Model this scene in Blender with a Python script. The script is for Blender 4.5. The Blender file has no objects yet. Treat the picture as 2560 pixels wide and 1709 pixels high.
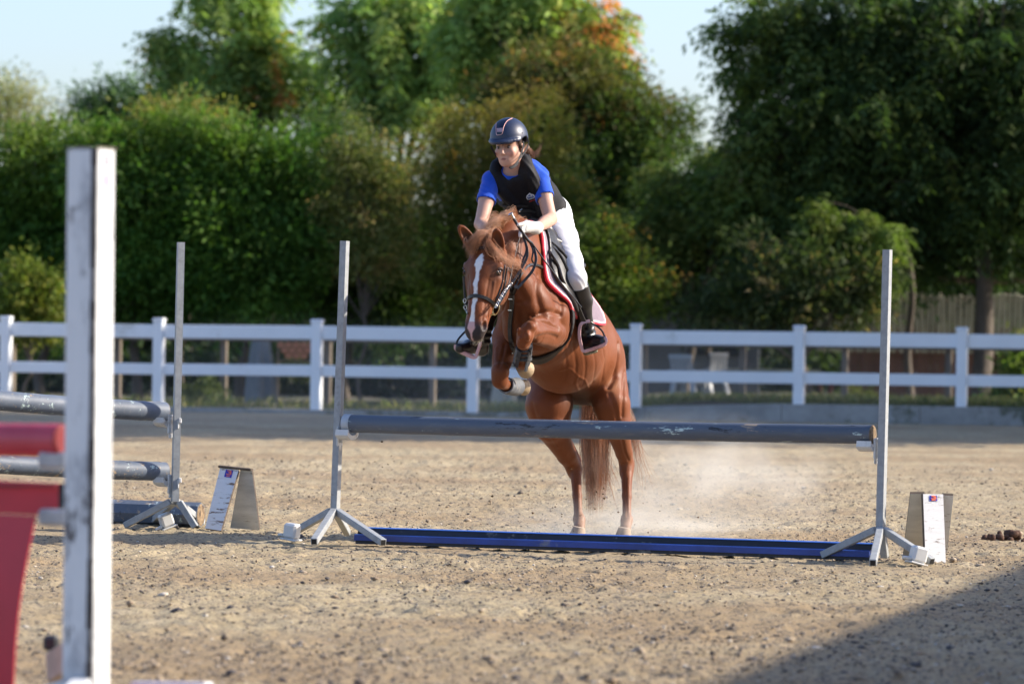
import bpy, math, random
import numpy as np
from mathutils import Vector, Matrix, noise as mnoise
from mathutils.bvhtree import BVHTree

rnd = random.Random(7)
rng = np.random.default_rng(7)
sc = bpy.context.scene
COL = sc.collection

# ------------------------------------------------------------------ camera
CAMZ = 1.155
ROLL = 0.0125
F = 2560 * 150 / 36.0
pitch = -6.5 / F
cam_d = bpy.data.cameras.new('camera')
cam = bpy.data.objects.new('camera', cam_d)
COL.objects.link(cam)
cam_d.lens = 150
cam_d.sensor_width = 36
cam_d.clip_start = 0.5
cam_d.clip_end = 3000
fw = Vector((0, math.cos(pitch), math.sin(pitch)))
rt = Vector((math.cos(ROLL), 0, math.sin(ROLL)))
rt = (rt - fw * rt.dot(fw)).normalized()
up = rt.cross(fw).normalized()
cam.matrix_world = Matrix(((rt.x, up.x, -fw.x, 0), (rt.y, up.y, -fw.y, 0), (rt.z, up.z, -fw.z, CAMZ), (0, 0, 0, 1)))
cam_d.dof.use_dof = True
cam_d.dof.focus_distance = 24.3
cam_d.dof.aperture_fstop = 3.6
sc.camera = cam
sc.cycles.volume_bounces = 3
sc.cycles.volume_step_rate = 1.0

# ------------------------------------------------------------------ light
SUN_AZ = math.radians(6.0)     # angle from +X towards +Y
SUN_EL = math.radians(29)
world = bpy.data.worlds.new('World')
sc.world = world
world.use_nodes = True
nt = world.node_tree
nt.nodes.clear()
sky = nt.nodes.new('ShaderNodeTexSky')
sky.sky_type = 'NISHITA'
sky.sun_disc = False
sky.sun_elevation = SUN_EL
sky.sun_rotation = math.pi / 2 - SUN_AZ
sky.air_density = 1.0
sky.dust_density = 1.6
sky.ozone_density = 4.0
bg = nt.nodes.new('ShaderNodeBackground')
bg.inputs['Strength'].default_value = 0.15
wo = nt.nodes.new('ShaderNodeOutputWorld')
wb = nt.nodes.new('ShaderNodeMix'); wb.data_type = 'RGBA'; wb.blend_type = 'MULTIPLY'; wb.inputs[0].default_value = 1.0
wb.inputs[7].default_value = (1.02, 0.965, 1.02, 1)      # cool white balance of the whole sky
nt.links.new(sky.outputs[0], wb.inputs[6])
nt.links.new(wb.outputs[2], bg.inputs[0])
nt.links.new(bg.outputs[0], wo.inputs[0])
sl = bpy.data.lights.new('sun', 'SUN')
sl.energy = 4.5
sl.angle = math.radians(0.5)
sl.color = (1.0, 0.90, 0.76)
sun = bpy.data.objects.new('sun', sl)
COL.objects.link(sun)
sdir = Vector((math.cos(SUN_EL) * math.cos(SUN_AZ), math.cos(SUN_EL) * math.sin(SUN_AZ), math.sin(SUN_EL)))
sun.rotation_euler = sdir.to_track_quat('Z', 'Y').to_euler()
sc.view_settings.view_transform = 'Standard'
sc.view_settings.look = 'None'
sc.view_settings.gamma = 1
sc.view_settings.use_curve_mapping = False
sc.view_settings.exposure = 0.90

# ------------------------------------------------------------------ measuring: photo pixel + distance -> point of the place
def P(px, py, Y):
    d = rt * ((px - 1280) / F) + up * (-(py - 854.5) / F) + fw
    return Vector((0, 0, CAMZ)) + d * (Y / d.y)
def G(px, py):
    d = rt * ((px - 1280) / F) + up * (-(py - 854.5) / F) + fw
    return Vector((0, 0, CAMZ)) + d * (-CAMZ / d.z)
def N(v):
    return np.array(v, dtype=np.float64)
def Q(px, py, Y):
    return N(P(px, py, Y))
def proj(p):
    q = Vector(p) - Vector((0, 0, CAMZ))
    z = q.dot(fw)
    return 1280 + q.dot(rt) / z * F, 854.5 - q.dot(up) / z * F

# ------------------------------------------------------------------ materials
MATS = {}
class NB:
    def __init__(s, name):
        s.m = bpy.data.materials.new(name)
        s.m.use_nodes = True
        s.t = s.m.node_tree
        s.b = s.t.nodes['Principled BSDF']
        s.out = s.t.nodes['Material Output']
    def n(s, typ, **kw):
        o = s.t.nodes.new(typ)
        for k, v in kw.items():
            if hasattr(o, k) and k not in ('Scale',):
                try:
                    setattr(o, k, v); continue
                except Exception:
                    pass
            o.inputs[k].default_value = v
        return o
    def l(s, a, b):
        s.t.links.new(a, b)
    def coord(s, scale=(1, 1, 1), obj=True):
        c = s.n('ShaderNodeTexCoord')
        mp = s.n('ShaderNodeMapping')
        s.l(c.outputs['Object' if obj else 'Generated'], mp.inputs[0])
        mp.inputs['Scale'].default_value = scale
        return mp.outputs[0]
    def noise(s, vec, scale=5, detail=4, rough=0.6, out=0):
        o = s.n('ShaderNodeTexNoise')
        s.l(vec, o.inputs['Vector'])
        o.inputs['Scale'].default_value = scale
        o.inputs['Detail'].default_value = detail
        o.inputs['Roughness'].default_value = rough
        return o.outputs[out]
    def ramp(s, fac, stops):
        o = s.n('ShaderNodeValToRGB')
        s.l(fac, o.inputs[0])
        cr = o.color_ramp
        while len(cr.elements) < len(stops):
            cr.elements.new(0.5)
        for e, (p, c) in zip(cr.elements, stops):
            e.position = p
            if not hasattr(c, '__len__'):
                c = (c, c, c)
            e.color = (c[0], c[1], c[2], 1)
        return o.outputs[0]
    def mix(s, fac, a, b, mode='MIX'):
        o = s.n('ShaderNodeMix')
        o.data_type = 'RGBA'
        o.blend_type = mode
        if hasattr(fac, 'is_output') or hasattr(fac, 'links'):
            s.l(fac, o.inputs[0])
        else:
            o.inputs[0].default_value = fac
        for i, v in ((6, a), (7, b)):
            if hasattr(v, 'links'):
                s.l(v, o.inputs[i])
            else:
                o.inputs[i].default_value = (v[0], v[1], v[2], 1)
        return o.outputs[2]
    def bump(s, h, strength=0.3, dist=0.01):
        o = s.n('ShaderNodeBump')
        s.l(h, o.inputs['Height'])
        o.inputs['Strength'].default_value = strength
        o.inputs['Distance'].default_value = dist
        s.l(o.outputs[0], s.b.inputs['Normal'])
        return o
    def set(s, **kw):
        for k, v in kw.items():
            k = k.replace('_', ' ')
            i = s.b.inputs[k]
            if hasattr(v, 'links'):
                s.l(v, i)
            elif hasattr(v, '__len__'):
                i.default_value = (v[0], v[1], v[2], 1)
            else:
                i.default_value = v

def simple(name, col, rough=0.6, metal=0.0, var=0.25, scale=12, bump=0.15, stretch=(1, 1, 1), spec=0.5, sheen=0, bdist=0.003, dirt=None, dfac=0.5):
    """base colour with blotchy variation, fine grain relief and optional dirt patches"""
    if name in MATS:
        return MATS[name]
    b = NB(name)
    v = b.coord(stretch)
    n = b.noise(v, scale, 5, 0.65)
    lo = [c * (1 - var) for c in col]
    hi = [min(1, c * (1 + var * 0.7)) for c in col]
    c = b.ramp(n, [(0.3, lo), (0.7, hi)])
    if dirt:
        n2 = b.noise(v, scale * 0.45, 6, 0.75)
        f = b.ramp(n2, [(dfac, 0), (dfac + 0.08, 1)])
        c = b.mix(f, c, dirt)
    n3 = b.noise(v, scale * 8, 3, 0.6)
    b.bump(n3, bump, bdist)
    b.set(Base_Color=c, Roughness=rough, Metallic=metal)
    b.b.inputs['Specular IOR Level'].default_value = spec
    if sheen:
        b.b.inputs['Sheen Weight'].default_value = sheen
    MATS[name] = b.m
    return b.m

def vcol(name, rough=0.6, spec=0.4, sheen=0.0, bscale=60, bstr=0.15, var=0.15, stretch=(1, 1, 1), sub=0.0, coat=0.0, sheent=None, bdist=0.003):
    if name in MATS:
        return MATS[name]
    b = NB(name)
    a = b.n('ShaderNodeAttribute')
    a.attribute_name = 'Col'
    v = b.coord(stretch)
    n = b.noise(v, bscale * 0.3, 4, 0.6)
    m = b.ramp(n, [(0.3, 1 - var), (0.7, 1 + var * 0.0)])
    c = b.mix(1.0, a.outputs['Color'], m, 'MULTIPLY')
    n3 = b.noise(v, bscale, 4, 0.65)
    b.bump(n3, bstr, bdist)
    b.set(Base_Color=c, Roughness=rough)
    b.b.inputs['Specular IOR Level'].default_value = spec
    if sheen:
        b.b.inputs['Sheen Weight'].default_value = sheen
        if sheent:
            b.b.inputs['Sheen Tint'].default_value = (*sheent, 1)
    if sub:
        b.b.inputs['Subsurface Weight'].default_value = sub
        b.b.inputs['Subsurface Radius'].default_value = (0.012, 0.005, 0.003)
        b.b.inputs['Subsurface Scale'].default_value = 1.0
    MATS[name] = b.m
    return b.m

# ------------------------------------------------------------------ objects
def mesh_obj(name, verts, faces, mat, parent=None, smooth=False, col=None, kind=None):
    me = bpy.data.meshes.new(name)
    verts = np.asarray(verts, dtype=np.float32).reshape(-1, 3)
    if isinstance(faces, np.ndarray) and faces.ndim == 2:
        nf, k = faces.shape
        me.vertices.add(len(verts))
        me.vertices.foreach_set('co', verts.ravel())
        me.loops.add(nf * k)
        me.loops.foreach_set('vertex_index', faces.astype(np.int32).ravel())
        me.polygons.add(nf)
        me.polygons.foreach_set('loop_start', np.arange(0, nf * k, k, dtype=np.int32))
        me.update(calc_edges=True)
    else:
        me.from_pydata([tuple(map(float, v)) for v in verts], [], [tuple(f) for f in faces])
    if smooth:
        me.polygons.foreach_set('use_smooth', np.ones(len(me.polygons), dtype=bool))
    if col is not None:
        at = me.color_attributes.new('Col', 'FLOAT_COLOR', 'POINT')
        c = np.ones((len(verts), 4), dtype=np.float32)
        c[:, :3] = col
        at.data.foreach_set('color', c.ravel())
    mats = mat if isinstance(mat, (list, tuple)) else [mat]
    for m in mats:
        me.materials.append(m)
    me.update()
    o = bpy.data.objects.new(name, me)
    COL.objects.link(o)
    if parent is not None:
        o.parent = parent
        o.matrix_parent_inverse = parent.matrix_world.inverted() if parent.name in MWORLD else Matrix()
        if parent.name in MWORLD:
            o.matrix_parent_inverse = MWORLD[parent.name].inverted()
    if kind:
        o['kind'] = kind
    return o
MWORLD = {}
def thing(name, label, cat, loc=(0, 0, 0), group=None):
    o = bpy.data.objects.new(name, None)
    o.empty_display_size = 0.1
    COL.objects.link(o)
    o.location = loc
    MWORLD[o.name] = Matrix.Translation(Vector(loc))
    return tag(o, label, cat, group)
def tag(o, label=None, cat=None, group=None, kind=None):
    if label: o['label'] = label
    if cat: o['category'] = cat
    if group: o['group'] = group
    if kind: o['kind'] = kind
    return o

class MB:
    """collects boxes / tubes / prisms in world space"""
    def __init__(s):
        s.v = []; s.f = []; s.mi = []
    def add(s, vs, fs, mi=0):
        b = len(s.v)
        s.v += [tuple(v) for v in vs]
        s.f += [tuple(b + i for i in f) for f in fs]
        s.mi += [mi] * len(fs)
        return s
    def box(s, c, size, ax=None, bev=0.0, mi=0):
        """c centre, size full extents, ax = 3 axes rows"""
        if ax is None:
            ax = ((1, 0, 0), (0, 1, 0), (0, 0, 1))
        ax = [Vector(a) for a in ax]
        c = Vector(c)
        hx, hy, hz = [q / 2 for q in size]
        if bev <= 0:
            vs = []
            for x in (-hx, hx):
                for y in (-hy, hy):
                    for z in (-hz, hz):
                        vs.append(c + ax[0] * x + ax[1] * y + ax[2] * z)
            fs = [(0, 1, 3, 2), (4, 6, 7, 5), (0, 4, 5, 1), (2, 3, 7, 6), (0, 2, 6, 4), (1, 5, 7, 3)]
            return s.add(vs, fs, mi)
        b = min(bev, hx * 0.9, hy * 0.9, hz * 0.9)
        vs = []
        idx = {}
        for sx in (-1, 1):
            for sy in (-1, 1):
                for sz in (-1, 1):
                    for k in range(3):
                        d = [sx * (hx - (b if k != 0 else 0)), sy * (hy - (b if k != 1 else 0)), sz * (hz - (b if k != 2 else 0))]
                        idx[(sx, sy, sz, k)] = len(vs)
                        vs.append(c + ax[0] * d[0] + ax[1] * d[1] + ax[2] * d[2])
        fs = []
        for k in range(3):
            o = [q for q in range(3) if q != k]
            for sg in (-1, 1):
                q = []
                for a, bb in ((-1, -1), (1, -1), (1, 1), (-1, 1)):
                    t = [0, 0, 0]; t[k] = sg; t[o[0]] = a; t[o[1]] = bb
                    q.append(idx[(t[0], t[1], t[2], k)])
                fs.append(q)
        for k in range(3):
            o = [q for q in range(3) if q != k]
            for a in (-1, 1):
                for bb in (-1, 1):
                    t1 = [0, 0, 0]; t1[o[0]] = a; t1[o[1]] = bb; t1[k] = -1
                    t2 = list(t1); t2[k] = 1
                    fs.append([idx[(*t1, o[0])], idx[(*t1, o[1])], idx[(*t2, o[1])], idx[(*t2, o[0])]])
        for sx in (-1, 1):
            for sy in (-1, 1):
                for sz in (-1, 1):
                    fs.append([idx[(sx, sy, sz, 0)], idx[(sx, sy, sz, 1)], idx[(sx, sy, sz, 2)]])
        return s.add(vs, fs, mi)
    def beam(s, a, b, w, h, upv=(0, 0, 1), bev=0.0, mi=0):
        a, b = Vector(a), Vector(b)
        d = (b - a).normalized()
        u = Vector(upv)
        sd = d.cross(u).normalized()
        u = sd.cross(d).normalized()
        return s.box((a + b) / 2, ((b - a).length, w, h), (d, sd, u), bev, mi)
    def tube(s, pts, rad, seg=8, cap=True, mi=0):
        pts = [Vector(p) for p in pts]
        if not hasattr(rad, '__len__'):
            rad = [rad] * len(pts)
        vs = []; fs = []
        u = None
        for i, p in enumerate(pts):
            d = (pts[min(i + 1, len(pts) - 1)] - pts[max(i - 1, 0)])
            if d.length < 1e-9: d = Vector((0, 0, 1))
            d.normalize()
            if u is None:
                u = d.orthogonal().normalized()
            else:
                u = (u - d * u.dot(d))
                if u.length < 1e-6: u = d.orthogonal()
                u.normalize()
            w = d.cross(u)
            for k in range(seg):
                t = 2 * math.pi * k / seg
                vs.append(p + (u * math.cos(t) + w * math.sin(t)) * rad[i])
        for i in range(len(pts) - 1):
            for k in range(seg):
                k2 = (k + 1) % seg
                fs.append((i * seg + k, i * seg + k2, (i + 1) * seg + k2, (i + 1) * seg + k))
        if cap:
            fs.append(tuple(range(seg - 1, -1, -1)))
            fs.append(tuple((len(pts) - 1) * seg + k for k in range(seg)))
        return s.add(vs, fs, mi)
    def ribbon(s, pts, nrm, w, t, mi=0):
        """flat strap through pts, nrm = outward normals, width w, thickness t"""
        pts = [Vector(p) for p in pts]
        vs = []; fs = []
        for i, p in enumerate(pts):
            d = (pts[min(i + 1, len(pts) - 1)] - pts[max(i - 1, 0)]).normalized()
            n = Vector(nrm[i])
            sd = d.cross(n)
            if sd.length < 1e-6: sd = d.orthogonal()
            sd.normalize()
            n = sd.cross(d).normalized()
            if n.dot(Vector(nrm[i])) < 0: n = -n
            for a, b in ((-1, 0), (1, 0), (0.8, 1), (-0.8, 1)):
                vs.append(p + sd * (a * w / 2) + n * (b * t))
        for i in range(len(pts) - 1):
            for k in range(4):
                k2 = (k + 1) % 4
                fs.append((i * 4 + k, i * 4 + k2, (i + 1) * 4 + k2, (i + 1) * 4 + k))
        fs.append((3, 2, 1, 0))
        q = (len(pts) - 1) * 4
        fs.append((q, q + 1, q + 2, q + 3))
        return s.add(vs, fs, mi)
    def prism(s, poly, dvec, mi=0):
        """poly: list of 3D points, extruded by dvec"""
        n = len(poly)
        dv = Vector(dvec)
        vs = [Vector(p) for p in poly] + [Vector(p) + dv for p in poly]
        fs = [tuple(range(n - 1, -1, -1)), tuple(range(n, 2 * n))]
        for i in range(n):
            j = (i + 1) % n
            fs.append((i, j, n + j, n + i))
        return s.add(vs, fs, mi)
    def build(s, name, mat, parent=None, smooth=False, kind=None):
        o = mesh_obj(name, s.v, s.f, mat, parent, smooth, kind=kind)
        if max(s.mi, default=0) > 0:
            o.data.polygons.foreach_set('material_index', s.mi)
        # consistent normals
        import bmesh
        bm = bmesh.new(); bm.from_mesh(o.data)
        bmesh.ops.recalc_face_normals(bm, faces=bm.faces)
        bm.to_mesh(o.data); bm.free()
        if smooth:
            try:
                o.data.set_sharp_from_angle(angle=math.radians(40))
            except Exception:
                pass
        return o

def copy_tree(o, parent=None):
    c = o.copy()
    COL.objects.link(c)
    if parent is not None: c.parent = parent
    for ch in list(o.children):
        copy_tree(ch, c)
    return c

def catmull(pts, n=6):
    pts = [N(p) for p in pts]
    out = []
    for i in range(len(pts) - 1):
        p0 = pts[max(i - 1, 0)]; p1 = pts[i]; p2 = pts[i + 1]; p3 = pts[min(i + 2, len(pts) - 1)]
        for k in range(n):
            t = k / n
            out.append(0.5 * ((2 * p1) + (-p0 + p2) * t + (2 * p0 - 5 * p1 + 4 * p2 - p3) * t * t + (-p0 + 3 * p1 - 3 * p2 + p3) * t ** 3))
    out.append(pts[-1])
    return out

def uvs(c, rad, axes=None, nu=14, nv=10):
    c = np.array(c, float); vs = []; fs = []
    A = np.eye(3) if axes is None else np.array([np.array(a) / np.linalg.norm(a) for a in axes])
    for i in range(nv + 1):
        th = math.pi * i / nv
        for k in range(nu):
            ph = 2 * math.pi * k / nu
            q = np.array([rad[0] * math.sin(th) * math.cos(ph), rad[1] * math.sin(th) * math.sin(ph), rad[2] * math.cos(th)])
            vs.append(c + q @ A)
    for i in range(nv):
        for k in range(nu):
            fs.append(((i + 1) * nu + k, (i + 1) * nu + (k + 1) % nu, i * nu + (k + 1) % nu, i * nu + k))
    return vs, fs

# ------------------------------------------------------------------ sculpting: signed distance volume -> one continuous mesh
class Vol:
    def __init__(s, lo, hi, h):
        s.lo = np.array(lo, float); s.h = h
        s.n = np.ceil((np.array(hi) - s.lo) / h).astype(int) + 1
        s.f = np.full(tuple(s.n), 0.3, dtype=np.float32)
        s.ax = [(s.lo[i] + np.arange(s.n[i]) * h).astype(np.float32) for i in range(3)]
    def clone(s):
        c = Vol.__new__(Vol)
        c.lo = s.lo; c.h = s.h; c.n = s.n; c.ax = s.ax; c.f = s.f.copy()
        return c
    def box(s, lo, hi):
        a = np.clip(np.floor((np.array(lo) - s.lo) / s.h).astype(int), 0, s.n - 1)
        b = np.clip(np.ceil((np.array(hi) - s.lo) / s.h).astype(int) + 1, 1, s.n)
        return tuple(slice(a[i], max(b[i], a[i] + 1)) for i in range(3))
    def grid(s, sl):
        return (s.ax[0][sl[0]][:, None, None], s.ax[1][sl[1]][None, :, None], s.ax[2][sl[2]][None, None, :])
    def comb(s, sl, d, k, op):
        a = s.f[sl]
        d = d.astype(np.float32)
        if op == 'add':
            if k > 0:
                h = np.maximum(k - np.abs(a - d), 0) / k
                s.f[sl] = np.minimum(a, d) - h * h * k * 0.25
            else:
                s.f[sl] = np.minimum(a, d)
        else:
            d = -d
            if k > 0:
                h = np.maximum(k - np.abs(a - d), 0) / k
                s.f[sl] = np.maximum(a, d) + h * h * k * 0.25
            else:
                s.f[sl] = np.maximum(a, d)
    def cap(s, a, b, r1, r2=None, k=0.02, op='add', flat=None):
        """tapered capsule; flat=(dir, scale): thinner (scale<1) or thicker along dir"""
        if r2 is None: r2 = r1
        a = np.array(a, float); b = np.array(b, float)
        fs = max(1, flat[1]) if flat else 1
        R = max(r1, r2) * fs + k + 0.012
        sl = s.box(np.minimum(a, b) - R, np.maximum(a, b) + R)
        X, Y, Z = s.grid(sl)
        ba = b - a
        L2 = max(float(ba @ ba), 1e-9)
        x = X - a[0]; y = Y - a[1]; z = Z - a[2]
        t = np.clip((x * ba[0] + y * ba[1] + z * ba[2]) / L2, 0, 1)
        x = x - t * ba[0]; y = y - t * ba[1]; z = z - t * ba[2]
        r = r1 + (r2 - r1) * t
        if flat:
            dv = np.array(flat[0], float); dv /= np.linalg.norm(dv)
            q = x * dv[0] + y * dv[1] + z * dv[2]
            m = (1 / flat[1] - 1) * q
            x = x + m * dv[0]; y = y + m * dv[1]; z = z + m * dv[2]
            d = (np.sqrt(x * x + y * y + z * z) - r) * min(1, (1 + flat[1]) / 2 if flat[1] < 1 else 1)
        else:
            d = np.sqrt(x * x + y * y + z * z) - r
        s.comb(sl, d, k, op)
    def ell(s, c, rad, axes=None, k=0.03, op='add'):
        c = np.array(c, float)
        R = max(rad) + k + 0.012
        sl = s.box(c - R, c + R)
        X, Y, Z = s.grid(sl)
        x = X - c[0]; y = Y - c[1]; z = Z - c[2]
        if axes is None:
            u, v, w = x, y, z
        else:
            A = [np.array(q, float) / np.linalg.norm(q) for q in axes]
            u, v, w = [x * q[0] + y * q[1] + z * q[2] for q in A]
        k0 = np.sqrt((u / rad[0]) ** 2 + (v / rad[1]) ** 2 + (w / rad[2]) ** 2)
        k1 = np.sqrt((u / rad[0] ** 2) ** 2 + (v / rad[1] ** 2) ** 2 + (w / rad[2] ** 2) ** 2) + 1e-6
        s.comb(sl, k0 * (k0 - 1) / k1, k, op)
    def chain(s, pts, rads, k=0.02, flat=None):
        for i in range(len(pts) - 1):
            s.cap(pts[i], pts[i + 1], rads[i], rads[i + 1], k, 'add', flat)
    def mesh(s, relax=1):
        f = s.f
        ins = f < 0
        c = np.zeros(tuple(s.n - 1), dtype=np.int8)
        for dx in (0, 1):
            for dy in (0, 1):
                for dz in (0, 1):
                    c += ins[dx:s.n[0] - 1 + dx, dy:s.n[1] - 1 + dy, dz:s.n[2] - 1 + dz]
        act = np.argwhere((c > 0) & (c < 8))
        idx = np.full(tuple(s.n - 1), -1, dtype=np.int32)
        idx[act[:, 0], act[:, 1], act[:, 2]] = np.arange(len(act))
        acc = np.zeros((len(act), 3)); cnt = np.zeros(len(act))
        corners = [(0, 0, 0), (1, 0, 0), (0, 1, 0), (1, 1, 0), (0, 0, 1), (1, 0, 1), (0, 1, 1), (1, 1, 1)]
        vals = [f[act[:, 0] + q[0], act[:, 1] + q[1], act[:, 2] + q[2]].astype(np.float64) for q in corners]
        for i in range(8):
            for j in range(i + 1, 8):
                a = np.array(corners[i]); b = np.array(corners[j])
                if np.abs(a - b).sum() != 1: continue
                va, vb = vals[i], vals[j]
                m = (va < 0) != (vb < 0)
                t = np.where(m, va / np.where(m, va - vb, 1), 0)
                p = a[None, :] + t[:, None] * (b - a)[None, :]
                acc += np.where(m[:, None], p, 0); cnt += m
        V = s.lo + (act + acc / cnt[:, None]) * s.h
        faces = []
        for ax in range(3):
            o = [q for q in range(3) if q != ax]
            sl0 = [slice(0, None)] * 3; sl1 = [slice(0, None)] * 3
            sl0[ax] = slice(0, -1); sl1[ax] = slice(1, None)
            ch = ins[tuple(sl0)] != ins[tuple(sl1)]
            e = np.argwhere(ch)
            ok = (e[:, o[0]] > 0) & (e[:, o[1]] > 0) & (e[:, o[0]] < s.n[o[0]] - 1) & (e[:, o[1]] < s.n[o[1]] - 1)
            e = e[ok]
            q = []
            for da, db in ((-1, -1), (0, -1), (0, 0), (-1, 0)):
                g = e.copy(); g[:, o[0]] += da; g[:, o[1]] += db
                q.append(idx[g[:, 0], g[:, 1], g[:, 2]])
            q = np.stack(q, 1)
            flip = ins[e[:, 0], e[:, 1], e[:, 2]]
            if ax == 1: flip = ~flip
            q[~flip] = q[~flip][:, ::-1]
            faces.append(q)
        Fc = np.concatenate(faces)
        Fc = Fc[(Fc >= 0).all(1)]
        for _ in range(relax):
            S = np.zeros_like(V); n = np.zeros(len(V))
            for i in range(4):
                a = Fc[:, i]; b = Fc[:, (i + 1) % 4]
                for k in range(3):
                    S[:, k] += np.bincount(a, V[b, k], len(V)) + np.bincount(b, V[a, k], len(V))
                n += np.bincount(a, minlength=len(V)) + np.bincount(b, minlength=len(V))
            n = np.maximum(n, 1)
            V = V * 0.45 + S / n[:, None] * 0.55
        return V, Fc

def poly2d(x, y, poly):
    """signed distance to polygon (negative inside), arrays"""
    d = np.full(x.shape, 1e9); ins = np.zeros(x.shape, bool)
    n = len(poly)
    for i in range(n):
        ax_, ay_ = poly[i]; bx, by = poly[(i + 1) % n]
        ex, ey = bx - ax_, by - ay_
        wx, wy = x - ax_, y - ay_
        t = np.clip((wx * ex + wy * ey) / (ex * ex + ey * ey + 1e-12), 0, 1)
        d = np.minimum(d, (wx - ex * t) ** 2 + (wy - ey * t) ** 2)
        c = ((ay_ > y) != (by > y)) & (x < (bx - ax_) * (y - ay_) / ((by - ay_) + 1e-12) + ax_)
        ins ^= c
    d = np.sqrt(d)
    return np.where(ins, -d, d)

def sstep(x, a, b):
    t = np.clip((x - a) / (b - a), 0, 1)
    return t * t * (3 - 2 * t)
def mixc(c, col, w):
    return c * (1 - w[:, None]) + np.array(col)[None, :] * w[:, None]
def fbm(V, scale, oct=3, seed=0):
    out = np.zeros(len(V)); a = 1.0
    r = np.random.default_rng(seed)
    for o in range(oct):
        for _ in range(3):
            k = r.normal(size=3); k /= np.linalg.norm(k)
            out += a * np.sin(V @ (k * scale * 2 ** o * (0.8 + 0.4 * r.random())) + r.random() * 6.28)
        a *= 0.55
    return out / 4
# ================================================================== GROUND
def ground_mat(name, shade=1.0):
    b = NB(name)
    v = b.coord((1, 1, 1))
    big = b.noise(v, 0.45, 4, 0.6)
    med = b.noise(v, 3.2, 6, 0.65)
    fine = b.noise(v, 34, 6, 0.75)
    c = b.ramp(med, [(0.25, (0.35, 0.275, 0.160)), (0.5, (0.45, 0.365, 0.225)), (0.75, (0.53, 0.44, 0.295))])
    c = b.mix(b.ramp(big, [(0.40, 0), (0.60, 0.75)]), c, (0.33, 0.235, 0.135))
    dk = b.ramp(fine, [(0.40, 1), (0.49, 0)])
    c = b.mix(dk, c, (0.12, 0.108, 0.098))
    lt = b.ramp(b.noise(v, 55, 4, 0.7), [(0.60, 0), (0.72, 0.6)])
    c = b.mix(lt, c, (0.56, 0.49, 0.40))
    vo = b.n('ShaderNodeTexVoronoi'); b.l(v, vo.inputs['Vector']); vo.inputs['Scale'].default_value = 26
    bits = b.ramp(vo.outputs['Distance'], [(0.10, 1), (0.20, 0)])
    sel = b.ramp(b.noise(v, 7, 3, 0.6), [(0.55, 0), (0.6, 0.8)])
    m = b.n('ShaderNodeMath', operation='MULTIPLY'); b.l(bits, m.inputs[0]); b.l(sel, m.inputs[1])
    c = b.mix(m.outputs[0], c, (0.10, 0.095, 0.095))
    b.set(Base_Color=c, Roughness=0.95)
    b.b.inputs['Specular IOR Level'].default_value = 0.15
    h = b.n('ShaderNodeMath', operation='ADD')
    b.l(fine, h.inputs[0]); b.l(med, h.inputs[1])
    b.bump(h.outputs[0], 0.9, 0.02)
    return b.m
mt_sand = ground_mat('riding_sand')
# arena floor: a fine uneven sheet in view, carried on flat to the horizon
ys = [8.0]
while ys[-1] < 62:
    ys.append(ys[-1] + max(0.035, 0.0022 * ys[-1]) * (1.0 if ys[-1] < 34 else 2.5))
ys = np.array(ys)
xs = np.concatenate([np.linspace(-9.5, -2.6, 120, endpoint=False), np.linspace(-2.6, 3.4, 210, endpoint=False), np.linspace(3.4, 9.5, 110)])
XX, YY = np.meshgrid(xs, ys)
gv = np.stack([XX.ravel(), YY.ravel(), np.zeros(XX.size)], 1)
def ripple(p, s0, seeds):
    o = np.zeros(len(p)); r = np.random.default_rng(seeds)
    for k in range(18):
        a = r.random() * 6.28; f = s0 * (0.6 + 1.5 * r.random())
        o += np.sin(p[:, 0] * math.cos(a) * f + p[:, 1] * math.sin(a) * f * 1.0 + r.random() * 6.28 + 1.3 * np.sin(p[:, 0] * f * 0.37 + p[:, 1] * f * 0.23 + k))
    return o / 4.2
z = 0.006 * ripple(gv, 7, 1) + 0.0055 * ripple(gv, 26, 2) + 0.005 * rng.normal(size=len(gv)) * (gv[:, 1] < 45)
big_ = ripple(gv, 1.1, 5)
z += 0.008 * big_
# hoof prints: shallow dished ovals with a raised rim, scattered and along the approach
hp_ = np.stack([rng.uniform(-3.2, 3.4, 520), rng.uniform(13.5, 40, 520)], 1)
for (hx, hy) in hp_:
    r = np.sqrt(((gv[:, 0] - hx) / 0.075) ** 2 + ((gv[:, 1] - hy) / 0.10) ** 2)
    m_ = r < 2.6
    z[m_] += -0.016 * np.exp(-(r[m_] / 0.8) ** 4) + 0.009 * np.exp(-((r[m_] - 1.5) / 0.45) ** 2)
# trodden smooth track along the near side of the jump
jl = np.abs((gv[:, 1] - (24.35 - 0.60 * (gv[:, 0] + 1.0))) + 0.45)
z *= 1 - 0.75 * np.exp(-(jl / 0.35) ** 2)
z = np.clip(z, -0.03, 0.028) - 0.012
edge = np.minimum(np.minimum(gv[:, 0] + 9.5, 9.5 - gv[:, 0]), np.minimum(gv[:, 1] - 8, 62 - gv[:, 1]))
z = np.where(edge < 0.3, -0.012, z)
gv[:, 2] = z
nx = len(xs)
i = np.arange(len(ys) - 1)[:, None] * nx + np.arange(nx - 1)[None, :]
gf = np.stack([i, i + 1, i + nx + 1, i + nx], -1).reshape(-1, 4)
ar = mesh_obj('arena_floor', gv, gf, mt_sand, None, True, kind='structure')
o_ = 1500
x0, x1, y0, y1 = xs[0], xs[-1], ys[0], ys[-1]
mesh_obj('ground', [(-o_, -300, -0.012), (o_, -300, -0.012), (o_, 2200, -0.012), (-o_, 2200, -0.012), (x0, y0, -0.012), (x1, y0, -0.012), (x1, y1, -0.012), (x0, y1, -0.012)],
         [(0, 1, 5, 4), (1, 2, 6, 5), (2, 3, 7, 6), (3, 0, 4, 7)], mt_sand, kind='structure')
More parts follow.
